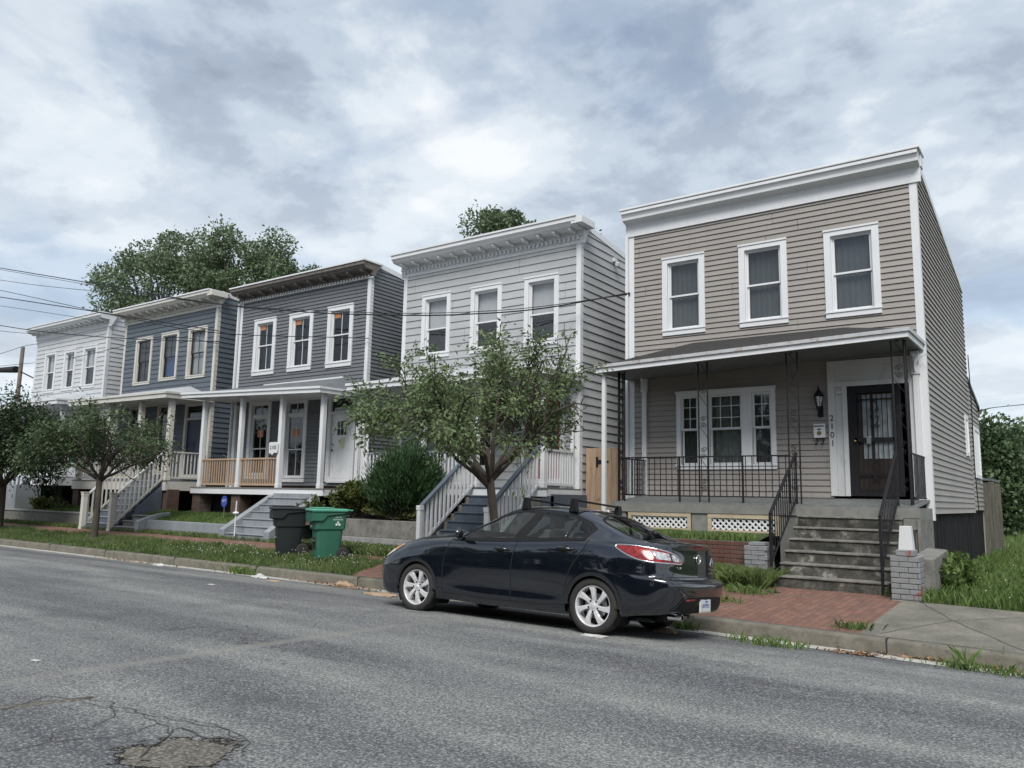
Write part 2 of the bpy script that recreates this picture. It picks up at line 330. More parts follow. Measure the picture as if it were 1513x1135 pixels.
def broken(cx, cy, ang, rx, ry):     # where the wearing course has come away and the base shows
    mp = t.nodes.new('ShaderNodeMapping'); mp.vector_type = 'TEXTURE'; mp.inputs['Location'].default_value = (cx, cy, 0); mp.inputs['Rotation'].default_value = (0, 0, ang); mp.inputs['Scale'].default_value = (rx, ry, 1e3); t.links.new(tcv, mp.inputs[0])
    ln = t.nodes.new('ShaderNodeVectorMath'); ln.operation = 'LENGTH'; t.links.new(mp.outputs[0], ln.inputs[0])
    nn = tnoise(t, 7, 7, .68); ad = t.nodes.new('ShaderNodeMath'); ad.operation = 'MULTIPLY_ADD'; t.links.new(nn, ad.inputs[0]); ad.inputs[1].default_value = 1.9; t.links.new(ln.outputs['Value'], ad.inputs[2])
    mr = t.nodes.new('ShaderNodeMapRange'); mr.interpolation_type = 'SMOOTHSTEP'; mr.inputs[1].default_value = 1.92; mr.inputs[2].default_value = 1.76; t.links.new(ad.outputs[0], mr.inputs[0]); return mr.outputs[0]
ms = t.nodes.new('ShaderNodeMapping'); ms.vector_type = 'TEXTURE'; ms.inputs['Location'].default_value = (-6.5, 4.8, 0); ms.inputs['Rotation'].default_value = (0, 0, 1.498); ms.inputs['Scale'].default_value = (3.4, .12, 1e3); t.links.new(tcv, ms.inputs[0])
l2 = t.nodes.new('ShaderNodeVectorMath'); l2.operation = 'LENGTH'; t.links.new(ms.outputs[0], l2.inputs[0]); a2_ = t.nodes.new('ShaderNodeMath'); a2_.operation = 'MULTIPLY_ADD'; t.links.new(tnoise(t, 3, 6, .65), a2_.inputs[0]); a2_.inputs[1].default_value = .9; t.links.new(l2.outputs['Value'], a2_.inputs[2])
m2_ = t.nodes.new('ShaderNodeMapRange'); m2_.interpolation_type = 'SMOOTHSTEP'; m2_.inputs[1].default_value = 1.7; m2_.inputs[2].default_value = .7; m2_.inputs[4].default_value = .5; t.links.new(a2_.outputs[0], m2_.inputs[0]); c = tmix(t, m2_.outputs[0], c, (.21, .205, .185))
c = tmix(t, tramp(t, tnoise(t, .9, 4, .55), [(.60, (0, 0, 0)), (.70, (.45, .45, .45))]), c, (.06, .062, .066))
k1 = broken(-4.17, 2.72, .5, .34, .30); k2 = broken(-5.86, 2.62, 1.25, .5, .05)
mxx = t.nodes.new('ShaderNodeMath'); mxx.operation = 'MAXIMUM'; t.links.new(k1, mxx.inputs[0]); t.links.new(k2, mxx.inputs[1]); brk = mxx.outputs[0]
gv = tramp(t, tnoise(t, 42, 6, .7), [(.34, (.035, .032, .027)), (.5, (.105, .096, .08)), (.66, (.24, .22, .19))])
c = tmix(t, brk, c, gv)
t.links.new(c, b.inputs['Base Color']); b.inputs['Roughness'].default_value = .82; b.inputs['Specular IOR Level'].default_value = .35
hh = tmix(t, brk, tmix(t, .5, sp2, sp), tmix(t, .75, (0, 0, 0), tnoise(t, 30, 6, .7)), 'MIX')
hs = tmix(t, brk, (1, 1, 1), (0, 0, 0)); b1_ = t.nodes.new('ShaderNodeBump'); b1_.inputs['Strength'].default_value = 1.0; b1_.inputs['Distance'].default_value = .03; t.links.new(hs, b1_.inputs['Height'])
b2_ = t.nodes.new('ShaderNodeBump'); b2_.inputs['Strength'].default_value = .9; b2_.inputs['Distance'].default_value = .013; t.links.new(hh, b2_.inputs['Height']); t.links.new(b1_.outputs[0], b2_.inputs['Normal']); t.links.new(b2_.outputs[0], b.inputs['Normal']); MT['asphalt'] = m
MT['kerb'] = paint('weathered_kerb_concrete', (.135, .124, .10), .9, .3, 4, (.05, .052, .038), .85, False, .6, 25)
MT['gutter'] = paint('pale_gutter_concrete', (.37, .36, .325), .9, .2, 3, (.20, .19, .16), .5, False, .5, 40)
m, t, b = new_mat('old_concrete_slab')
n = tnoise(t, 1.6, 9, .7); c = tramp(t, n, [(.3, (.095, .09, .072)), (.5, (.150, .142, .118)), (.72, (.225, .208, .172))])
c = tmix(t, .7, c, tramp(t, tnoise(t, 45, 4, .6), [(.35, (.6, .6, .6)), (.6, (1.1, 1.1, 1.1))]), 'MULTIPLY')
vor = t.nodes.new('ShaderNodeTexVoronoi'); vor.feature = 'DISTANCE_TO_EDGE'; vor.inputs['Scale'].default_value = .35; t.links.new(tnoise(t, 1, 2, .5), vor.inputs[0]) if False else None
c = tmix(t, tramp(t, tnoise(t, 4, 8, .7), [(.58, (0, 0, 0)), (.72, (.5, .5, .5))]), c, (.10, .10, .085))
t.links.new(c, b.inputs['Base Color']); b.inputs['Roughness'].default_value = .88; tbump(t, b, tnoise(t, 60, 5, .6), .5, .008); MT['slab'] = m
m, t, b = new_mat('soil_and_grass_ground')
n = tnoise(t, 1.3, 8, .7); c = tramp(t, n, [(.3, (.035, .055, .015)), (.5, (.055, .085, .022)), (.75, (.10, .12, .04))])
c = tmix(t, tramp(t, tnoise(t, 3.5, 6, .6), [(.58, (0, 0, 0)), (.7, (.6, .6, .6))]), c, (.085, .065, .04))
c = tmix(t, .6, c, tramp(t, tnoise(t, 35, 4, .6), [(.35, (.4, .4, .4)), (.6, (1.15, 1.15, 1.15))]), 'MULTIPLY')
t.links.new(c, b.inputs['Base Color']); b.inputs['Roughness'].default_value = .95; tbump(t, b, tnoise(t, 30, 6, .7), 1, .04); MT['turf'] = m
MT['soil'] = paint('dark_soil', (.055, .042, .028), .95, .35, 8, (.12, .09, .06), .5, False, .8, 40)
def sheet(name, xs, ysf, zf, mat, **kw):
    V = []; Fc = []; n = None
    for x in xs:
        ys = ysf(x); n = len(ys)
        V += [(x, y, zf(x, y)) for y in ys]
    for i in range(len(xs)-1):
        for j in range(n-1): a = i*n+j; Fc.append((a, a+n, a+n+1, a+1))
    return np_mesh(name, V, Fc, mat, smooth=True, **kw)
XS = [-400, -200, -120] + [x*.5 for x in range(-160, 41)] + [26, 40, 80, 200, 400]
sheet('road', XS, lambda x: [yk(x)-.30-d for d in (0, .3, .6, 1, 1.4, 1.8, 2.2, 2.6, 3.2, 4, 5, 6, 8, 11, 20, 60, 300)], rz, 'asphalt', kind='structure')
sheet('gutter', XS, lambda x: [yk(x)+.02-d for d in (0, .1, .2, .42+.03*noise.noise(Vector((x*1.3, 0, 0))))], lambda x, y: rz(x, y)+.004, 'gutter', kind='structure')
sheet('ground', XS, lambda x: [yk(x)+.1+d for d in (0, .3, .6, .9, 1.2, 1.6, 2.0, 2.4, 2.8, 3.2, 3.6, 4.5, 5.5, 7, 9, 14, 25, 50, 120, 400, 900)], gz, 'turf', kind='structure')
# kerb stones: one structure with rounded nose and joints
V = []; Fc = []
xs = [x*.25 for x in range(-200, 41)]
prof = [(.0, -.22), (.0, -.03), (.012, -.008), (.035, .004), (.15, .012), (.16, -.1)]
for x in xs:
    y = yk(x)+.008*noise.noise(Vector((x*3, 1, 0))); s_ = .006*noise.noise(Vector((x*2, 5, 0)))
    for o_, z_ in prof: V.append((x, y+o_+s_*.5, z_+s_))
n = len(prof)
for i in range(len(xs)-1):
    for j in range(n-1): a = i*n+j; Fc.append((a, a+n, a+n+1, a+1))
np_mesh('kerb', V, Fc, 'kerb', smooth=False, kind='structure')
mb = MB()
for x in (-1.92, -4.9, -7.9, -10.9, -13.9, -16.9, -20, -23): mb.box(x-.008, x+.008, yk(x)-.002, yk(x)+.155, -.2, .0145)
mb.build('kerb_joints', 'darkin', kind='structure')
# brick pavement: wide in front of the two nearest houses, a narrow path behind the grass strip further left
def pave_y(x):
    near = yk(x)+.153
    t = min(1, max(0, (-11.15-x)/.9)); t = t*t*(3-2*t)
    y0 = near*(1-t)+(12.35+.06*math.sin(x*1.7))*t
    far = 13.55 if x > -4.9 else (12.75+.12*math.sin(x*2.1) if x > -11 else 13.25+.05*math.sin(x*1.3))
    return [y0+(far-y0)*k/6 for k in range(7)]
sheet('pavement', [x*.125 for x in range(-400, -17)], pave_y, lambda x, y: gz(x, y)+.006+noisy(x, y, 1.5, .006)+noisy(x, y, 5, .004), 'brickpave', kind='structure')
# concrete slab right of the bricks, slightly raised at its far edge
def slab_y(x):
    y0 = yk(x)+.153; y1 = 13.0-.14*(x+2.2)
    return [y0+(y1-y0)*k/8 for k in range(9)]
sheet('concrete_slab', [-2.25+.25*k for k in range(0, 24)], slab_y, lambda x, y: gz(x, y)+.014, 'slab', kind='structure')
MT['crackm'] = paint('dark_crack', (.055, .053, .05), .95, .4, 20)
mb = MB()
def seam(pts, w=.010, dz=.018, f=gz):
    P = [Vector((x, y, f(x, y)+dz)) for x, y in pts]
    for a, b_ in zip(P, P[1:]):
        d = (b_-a).normalized(); s_ = Vector((-d.y, d.x, 0))*w/2; mb.q(a-s_, a+s_, b_+s_, b_-s_)
def frac(a, b_, n=10, amp=.02, seed=0):
    return [(a[0]+(b_[0]-a[0])*k/n+amp*noise.noise(Vector((k*.7, seed, 0))), a[1]+(b_[1]-a[1])*k/n+amp*noise.noise(Vector((k*.7, seed, 5)))) for k in range(n+1)]
a1 = atz(1300, 935, .03); a2 = atz(1408, 920, .06); a3 = atz(1513, 918, .07); a4 = atz(1360, 893, .1); a5 = atz(1513, 958, .05)
seam(frac((a1.x, a1.y), (a2.x, a2.y), 8, .02, 1)); seam(frac((a2.x, a2.y), (a3.x, a3.y), 8, .02, 2)); seam(frac((a4.x, a4.y), (a2.x, a2.y), 8, .03, 3)); seam(frac((a2.x, a2.y), (a5.x, a5.y), 8, .03, 4))
mb.build('slab_cracks', 'crackm', kind='structure')
# pothole, broken arc and hairline cracks near the camera
MT['gravel'] = paint('broken_road_base', (.15, .135, .115), .95, .45, 26, (.05, .045, .04), .8, False, 1.0, 45)
def pix_ground(x, y): p = atz(x, y, .055); q = rz(p.x, p.y); return atz(x, y, q)
pot = [(208, 1118), (222, 1104), (238, 1098), (252, 1080), (268, 1075), (290, 1084), (305, 1090), (330, 1090), (352, 1094), (347, 1108), (345, 1135), (330, 1160), (190, 1165), (200, 1140)]
def blob(name, px, mat, dz, jag=.012, seed=0, sub=5, hump=0, **kw):
    P = [pix_ground(*p) for p in px]; Q = []
    for i, (a, b_) in enumerate(zip(P, P[1:]+P[:1])):
        for k in range(sub):
            q = a.lerp(b_, k/sub); nn = noise.noise(Vector((q.x*14, q.y*14, seed))); q = q+Vector((nn*jag, noise.noise(Vector((q.x*14, q.y*14, seed+9)))*jag, 0)); Q.append(q)
    V2 = [Vector((q.x, q.y)) for q in Q]; x0 = min(v.x for v in V2); x1 = max(v.x for v in V2); y0 = min(v.y for v in V2); y1 = max(v.y for v in V2)
    G = [Vector((x0+(x1-x0)*i/26, y0+(y1-y0)*j/26)) for i in range(27) for j in range(27)]
    vs, es, fs, *_ = geometry.delaunay_2d_cdt(V2+G, [], [list(range(len(V2)))], 1, 1e-5)
    V = [(v.x, v.y, rz(v.x, v.y)+dz+hump*noise.noise(Vector((v.x*22, v.y*22, 1)))) for v in vs]
    me = bpy.data.meshes.new(name); me.from_pydata(V, [], [f for f in fs]); me.materials.append(MT[mat]); o = bpy.data.objects.new(name, me); C.objects.link(o); return tag(o, **kw)
if 0: blob('pothole_rim', [(x+(x-275)*.035, y+(y-1115)*.06-1) for x, y in pot], 'darkin', .004, .02, 3, kind='structure')
if 0: blob('pothole', pot, 'gravel', .016, .02, 3, hump=.012, kind='structure')
if 0: blob('broken_asphalt', [(-6, 1055), (10, 1046), (40, 1037), (80, 1033), (118, 1032), (122, 1036), (90, 1041), (50, 1047), (18, 1058), (0, 1066)], 'gravel', .008, .02, 5, hump=.006, kind='structure')
mb = MB()
def rcrack(px, w=.014, sub=9, amp=.05, seed=0):
    P = [pix_ground(*p) for p in px]; pts = []
    for a, b_ in zip(P, P[1:]):
        for k in range(sub):
            q = a.lerp(b_, k/sub); pts.append((q.x+amp*noise.noise(Vector((q.x*7, q.y*7, seed))), q.y+amp*noise.noise(Vector((q.x*7, q.y*7, seed+7)))))
    pts.append((P[-1].x, P[-1].y)); seam(pts, w, .006, rz)
rcrack([(0, 1048), (60, 1032), (120, 1031), (165, 1040), (205, 1055), (262, 1064), (330, 1080), (352, 1092)], .008, amp=.07)
rcrack([(120, 1036), (170, 1050), (205, 1055)], .006, seed=2); rcrack([(205, 1055), (240, 1075), (250, 1085)], .007, seed=3)
rcrack([(130, 1075), (170, 1060), (160, 1045)], .008, seed=4); rcrack([(0, 1112), (60, 1098), (110, 1094), (170, 1090), (230, 1072)], .008, seed=5)
rcrack([(60, 1098), (90, 1080), (130, 1075)], .007, seed=6); rcrack([(262, 1064), (300, 1068), (352, 1085), (370, 1100), (355, 1120)], .006, seed=7)
rcrack([(208, 1120), (222, 1104), (240, 1096), (254, 1080), (268, 1076)], .009, seed=11, amp=.03); rcrack([(268, 1076), (290, 1084), (305, 1091), (330, 1092), (352, 1094)], .012, seed=12, amp=.035)
rcrack([(0, 880), (150, 877), (260, 868), (310, 865)], .012, seed=8, amp=.12)
mb.build('road_cracks', 'crackm', kind='structure')
# ---------------------------------------------------------------- houses
def cut_joints(p, q, js):   # butt joints between lengths of siding
    out = []; c = p
    for j in js:
        if c+.1 < j < q-.1: out.append((c, j-.003)); c = j+.003
    out.append((c, q)); return out
def siding(P, a0, a1, z0, z1, course, holes, lap=.024):
    """lap siding as real overlapping courses; P(a,z,out) -> world point"""
    mb = MB(); n = int(math.ceil((z1-z0)/course)); rj = random.Random(int(a0*100)+int(z1*10)); js = []
    for k in range(n):
        zb = z0+k*course; zt = min(z1, zb+course)
        if k % 2 == 0: o_ = rj.uniform(0, 3.6); js = [a0+o_+3.66*i for i in range(-1, 8)]
        cuts = sorted({zb, zt} | {z for h in holes for z in (h[2], h[3]) if zb < z < zt})
        for za, zc_ in zip(cuts, cuts[1:]):
            zm = (za+zc_)/2; iv = [(a0, a1)]
            for h in holes:
                if h[2] < zm < h[3]:
                    iv = [s for (p, q) in iv for s in ((p, min(q, h[0])), (max(p, h[1]), q)) if s[1]-s[0] > 1e-3]
            oa = lap*(1-(za-zb)/course); ob = lap*(1-(zc_-zb)/course)
            for p, q in [s for (p, q) in iv for s in cut_joints(p, q, js)]:
                mb.q(P(p, za, oa), P(q, za, oa), P(q, zc_, ob), P(p, zc_, ob))
                if za == zb: mb.q(P(p, za, 0), P(q, za, 0), P(q, za, oa), P(p, za, oa))
    return mb
def front(X, z, o): return (X, F-o, z)
def clip_top(o, p0, p1):   # keep what lies under the line p0-p1 (Y,Z)
    bm = bmesh.new(); bm.from_mesh(o.data); d = Vector((0, p1[0]-p0[0], p1[1]-p0[1])); n = Vector((0, -d.z, d.y)).normalized()
    bmesh.ops.bisect_plane(bm, geom=bm.verts[:]+bm.edges[:]+bm.faces[:], plane_co=(0, *p0), plane_no=n, clear_outer=True); bm.to_mesh(o.data); bm.free()
def frame_ring(mb, x0, x1, z0, z1, wl, y0, y1, sill=0, head=0):
    mb.box(x0, x0+wl, y0, y1, z0, z1); mb.box(x1-wl, x1, y0, y1, z0, z1)
    mb.box(x0+wl, x1-wl, y0, y1, z1-wl-head, z1); mb.box(x0+wl, x1-wl, y0, y1, z0, z0+wl+sill)
def window(house, x0, x1, z0, z1, trim='white', sash='white', cw=.13, mun=(0, 0), grid=None, rail=.52, up=None, lo=None, sticker=None, transom=None, proud=.035, label=None):
    mb = MB(); frame_ring(mb, x0, x1, z0, z1, cw, F-proud-.012, F+.01, sill=.0)
    mb.box(x0-.015, x1+.015, F-proud-.03, F-proud-.012, z0+cw-.03, z0+cw-.005) if cw > .1 else None
    mb.box(x0-.01, x1+.01, F-proud-.03, F-proud-.012, z1-.03, z1+.008)
    ix0, ix1, iz0, iz1 = x0+cw, x1-cw, z0+cw, z1-cw
    frame_ring(mb, ix0, ix1, iz0, iz1, .025, F+.01, F+.12)
    wob = mb.build('window', trim, house)
    if label: wob['label'] = label
    zt = iz1
    parts = []
    if transom:
        ts = MB(); tz = iz1-transom; ts.box(ix0+.025, ix1-.025, F-.01, F+.10, tz-.045, tz+.045); frame_ring(ts, ix0+.02, ix1-.02, tz+.045, iz1-.02, .035, F+.03, F+.07)
        ts.box((ix0+ix1)/2-.012, (ix0+ix1)/2+.012, F+.035, F+.06, tz+.05, iz1-.03) if mun[0] else None
        ts.build('transom', sash if sash != 'sash_dark' else trim, wob); MB().box(ix0+.04, ix1-.04, F+.052, F+.056, tz+.07, iz1-.05).build('pane', 'glass', wob); zt = tz-.03
    h = zt-iz0; zm = iz0+h*(1-rail); s = .04
    up_s = MB(); frame_ring(up_s, ix0+.02, ix1-.02, zm-.02, zt-.015, s, F+.035, F+.07)
    lo_s = MB(); frame_ring(lo_s, ix0+.02, ix1-.02, iz0+.02, zm+.02, s, F+.065, F+.10)
    for sb, nm, (a, b_), y in ((up_s, mun[0], (zm, zt), F+.045), (lo_s, mun[1], (iz0, zm), F+.075)):
        for k in range(nm):
            xx = ix0+(ix1-ix0)*(k+1)/(nm+1); sb.box(xx-.009, xx+.009, y, y+.02, a+.02, b_-.02)
    if grid:
        for k in range(1, grid[1]): zz = zm+(zt-zm)*k/grid[1]; up_s.box(ix0+.05, ix1-.05, F+.046, F+.062, zz-.008, zz+.008)
    up_s.build('sash', sash, wob); lo_s.build('sash', sash, wob)
    MB().box(ix0+.05, ix1-.05, F+.052, F+.056, zm+.01, zt-.04).build('pane', 'glass', wob)
    MB().box(ix0+.05, ix1-.05, F+.082, F+.086, iz0+.05, zm-.01).build('pane', 'glass', wob)
    for cur, (a, b_) in ((up, (zm, iz1 if not transom else zt)), (lo, (iz0, zm))):
        if cur:
            cb = MB(); n = 22; V = []
            for k in range(n+1):
                xx = ix0+(ix1-ix0)*k/n; yy = F+.16+.009*math.sin(k*1.9)*(cur.startswith('curt'))
                V.append((xx, yy))
            for (p, q) in zip(V, V[1:]): cb.q((p[0], p[1], a), (q[0], q[1], a), (q[0], q[1], b_), (p[0], p[1], b_))
            cb.build('curtain' if cur.startswith('curt') else 'blind', cur, wob)  # the darkest sheets are no cloth but the room's shade as a colour
    if not (up and lo): MB().box(ix0-.1, ix1+.1, F+.55, F+.56, iz0-.1, iz1+.1).build('unlit_room_sheet', 'curt_unlit_room', wob)
    if sticker:
        sx0, sx1, sz0, sz1 = sticker; MB().box(sx0, sx1, F+.047, F+.051, sz0, sz1).build('sticker', 'orange', wob)
    return (ix0, ix1, iz0, iz1)
def wob_hole(x0, x1, z0, z1, cw): return (x0+cw, x1-cw, z0+cw, z1-cw)
def cornice(house, X0, X1, prof, mat, z_off=0, brackets=None, dent=None, capmat=None, ends=0.06, dmat=None):
    """prof: list of (out, z) from the wall top round the moulding to the wall again"""
    mb = MB(); x0, x1 = X0-ends, X1+ends
    mb.prism([(F-o, z) for o, z in prof], 'X', x0, x1)
    co = mb.build('cornice', mat, house)
    if brackets:
        n, w, o0, o1, zt, zb = brackets
        bb = MB()
        for k in range(n):
            xc = X0+.12+(X1-X0-.24)*k/(n-1)
            pts = [(F-.01, zt), (F-o1, zt), (F-o1, zt-.05), (F-o1*.72, zt-.10), (F-o0*1.6, zt-(zt-zb)*.5), (F-o0, zb+.03), (F-.01, zb)]
            bb.prism(pts, 'X', xc-w/2, xc+w/2)
        bb.build('bracket_row', brackets_mat.get(house.name, mat), co)
    if dent:
        zt, zb, o = dent; db = MB(); n = int((X1-X0)/.13)
        for k in range(n): xx = X0+.04+(X1-X0-.08)*k/(n-1); db.box(xx-.032, xx+.032, F-o-.035, F-o+.004, zb, zt)
        db.build('dentil_row', dmat or mat, co)
    if capmat:
        MB().box(x0-.03, x1+.03, F-prof[1][0]-.03, F+.35, prof[1][1]+.003, prof[1][1]+.05).build('parapet_cap', capmat, co)
    return co
brackets_mat = {}
def walls(house, X0, X1, zb, ztop, mat, trim, course, holes, Yb, zback, zbs=None, side='right', sidemat=None, cbw=.11, botf=None, zleft=None):
    siding(front, X0+cbw*.8, X1-cbw*.8, zb, ztop, course, holes).build('wall', mat, house)
    zs = zbs if zbs is not None else zb
    o = siding(lambda a, z, oo: (X1+oo, a, z), F+.02, Yb, zs, ztop+.45, course, botf or []).build('wall', sidemat or mat, house); clip_top(o, (F, ztop+.42), (Yb, zback))
    o = siding(lambda a, z, oo: (X0-oo, a, z), F+.02, Yb, zs, ztop+.45, course, []).build('wall', sidemat or mat, house); clip_top(o, (F, ztop+.42), (Yb, zback))
    MB().box(X0, X1, Yb-.02, Yb, zs, zback).build('wall', sidemat or mat, house)
    cb = MB(); cb.box(X1-cbw, X1+.022, F-.024, F+.0, zb-.03, ztop+.01); cb.box(X1+.001, X1+.022, F, F+cbw, zb-.03, ztop+.30)
    cb.build('corner_board', trim, house)
    cb = MB(); cb.box(X0-.022, X0+cbw, F-.024, F+.0, zb-.03, ztop+.01); cb.box(X0-.022, X0-.001, F, F+cbw, zb-.03, ztop+.30)
    cb.build('corner_board', trim, house)
    # roof sloping to the back, with edge trim on both sides
    rb = MB(); rb.q((X0, F+.05, ztop+.40), (X1, F+.05, ztop+.40), (X1, Yb, zback-.02), (X0, Yb, zback-.02)); rf = rb.build('roof', 'roofdk', house)
    for xs_ in (X1+.001, X0-.031):
        MB().hexa([(xs_, F+.1, ztop+.40), (xs_+.03, F+.1, ztop+.40), (xs_+.03, Yb, zback-.03), (xs_, Yb, zback-.03), (xs_, F+.1, ztop+.55), (xs_+.03, F+.1, ztop+.55), (xs_+.03, Yb, zback+.1), (xs_, Yb, zback+.1)]).build('roof_edge', trim, rf)
def foundation(house, X0, X1, Yb, z1, mat, z0=0):
    MB().box(X0+.04, X1-.04, F+.04, Yb-.05, z0-.3, z1+.02).build('foundation', mat, house)
def porch_roof(house, x0, x1, Yf, zl, zr, fh, wl, wr, zw, trim, roofmat, edge=None, ceil=None):
    P0, P1 = Vector((x0, Yf, zl+fh)), Vector((x1, Yf, zr+fh)); B0, B1 = Vector((x0, F-.02, zl+fh+.03)), Vector((x1, F-.02, zr+fh+.03))
    W0, W1 = Vector((wl, F-.02, zw)), Vector((wr, F-.02, zw))
    rb = MB(); rb.q(P0, P1, W1, W0); rb.q(P0, W0, B0); rb.q(P1, B1, W1)
    rf = rb.build('porch_roof', roofmat, house)
    fb = MB(); s = .03
    def lip(a, b_, h0, h1, out):   # board between two points
        a = Vector(a); b_ = Vector(b_); out = Vector(out)
        fb.hexa([a+Vector((0, 0, h0)), b_+Vector((0, 0, h0)), b_+out+Vector((0, 0, h0)), a+out+Vector((0, 0, h0)), a+Vector((0, 0, h1)), b_+Vector((0, 0, h1)), b_+out+Vector((0, 0, h1)), a+out+Vector((0, 0, h1))])
    lip(P0, P1, -fh, -.012, (0, -s, 0)); lip(P1+Vector((0, -s, 0)), B1, -fh, -.012, (s, 0, 0)); lip(P0+Vector((-s, -s, 0)), B0+Vector((-s, 0, 0)), -fh, -.012, (s, 0, 0))
    fb.build('fascia', trim, rf)
    fb = MB(); lip(P0+Vector((-.06, -s, 0)), P1+Vector((.06, -s, 0)), -.05, .015, (0, -.035, 0)); lip(P1+Vector((s, -s, 0)), B1+Vector((s, 0, 0)), -.05, .015, (.03, 0, 0)); lip(P0+Vector((-s-.03, -s, 0)), B0+Vector((-s-.03, 0, 0)), -.05, .015, (.03, 0, 0))
    fb.build('drip_edge', edge or trim, rf)
    cbb = MB(); cbb.q(P0-Vector((0, 0, fh-.01)), P1-Vector((0, 0, fh-.01)), B1-Vector((0, 0, fh-.01)), B0-Vector((0, 0, fh-.01)))
    cbb.build('porch_ceiling', ceil or trim, rf); return rf
def steps(parent, x0, x1, Y0, z0, n, rise, run, mat, name='steps', nose=.025, treadmat=None, Yend=None, **kw):
    mb = MB(); tb = MB(); Ye = Yend or Y0+n*run+.02
    for k in range(n):
        mb.box(x0+.001*k, x1-.001*k, Y0+k*run, Ye-.001*k, z0+(k*rise if k else -.2), z0+(k+1)*rise-.03)
        tb.box(x0-.004, x1+.004, Y0+k*run-nose, Y0+(k+1)*run+.0, z0+(k+1)*rise-.03, z0+(k+1)*rise)
    o = mb.build(name, mat, parent, **kw); tb.build('tread', treadmat or mat, o, bevel=.006); return o
def rail_panel(parent, a, b_, h, mat, n, name='railing', bw=.035, top=(.07, .05), low=.09, topmat=None):
    """sloping or level balustrade between two foot points"""
    a = Vector(a); b_ = Vector(b_); up = Vector((0, 0, 1)); mb = MB()
    mb.beam(a+up*low, b_+up*low, .04, .06)
    for k in range(n):
        p = a.lerp(b_, (k+.5)/n); mb.box(p.x-bw/2, p.x+bw/2, p.y-bw/2, p.y+bw/2, p.z+low, p.z+h)
    o = mb.build(name, mat, parent); MB().beam(a+up*h, b_+up*h, *top).build('handrail', topmat or mat, o); return o
def post(parent, x, y, z0, z1, w, mat, turned=False, name='post'):
    mb = MB()
    if not turned:
        mb.vbar(x, y, z0, z1, w); mb.vbar(x, y, z0, z0+.12, w+.02); mb.vbar(x, y, z1-.10, z1, w+.02); return mb.build(name, mat, parent, bevel=.006)
    h = z1-z0; mb.vbar(x, y, z0, z0+.85, w); mb.vbar(x, y, z1-.45, z1, w)
    q = [(.5, 0), (.42, .03), (.48, .06), (.34, .1), (.44, .3), (.46, .45), (.36, .9), (.30, .94), (.46, .96), (.5, 1)]
    mb.lathe([(w*a, z0+.85+(h-1.3)*b_) for a, b_ in q], (x, y, 0), 'Z', 12); return mb.build(name, mat, parent)
def bracket(parent, x, y, z, s, dx, dy, mat):
    mb = MB(); pts = []
    for k in range(9):
        t = k/8*math.pi/2; pts.append((s*(1-math.cos(t)), -s*1.2*(1-math.sin(t))))
    poly = [(0, 0)]+[(s, 0)]+[(s*(1-math.sin(k/8*math.pi/2))*1.0+.02, -s*1.3*(1-math.cos(k/8*math.pi/2))-.02) for k in range(9)]+[(0, -s*1.4)]
    if dx: mb.prism([(x+dx*u, z+v) for u, v in poly], 'Y', y-.015, y+.015)
    else: mb.prism([(y+dy*u, z+v) for u, v in poly], 'X', x-.015, x+.015)
    mb.build('porch_bracket', mat, parent)

# ======================= house A: tan, nearest =======================
A = empty('house', (-5.3, F, .3), 'tan sided two-storey house with white cornice and black iron porch railing, nearest on the right', 'house')
X0, X1 = -8.40, -2.26
U = [(-7.57, -6.55, 5.21, 7.03), (-5.77, -4.74, 5.21, 7.03), (-3.99, -2.95, 5.20, 7.03)]
TRI = (-7.25, -5.06, 2.19, 3.90)
DOOR = (-4.02, -2.46, 1.66, 4.32)
holes = [wob_hole(*u, .13) for u in U]+[(TRI[0]+.1, TRI[1]-.1, TRI[2]+.1, TRI[3]-.1), (DOOR[0]+.05, DOOR[1]-.05, DOOR[2]-.05, DOOR[3]-.05)]
walls(A, X0, X1, 1.27, 7.80, 'tan', 'white', .118, holes, 23.2, 7.05, zbs=1.36)
for i, u in enumerate(U): window(A, *u, up='curtain', lo='curtain', rail=.5, label=None)
MT['window_grey'] = MT['curtain']
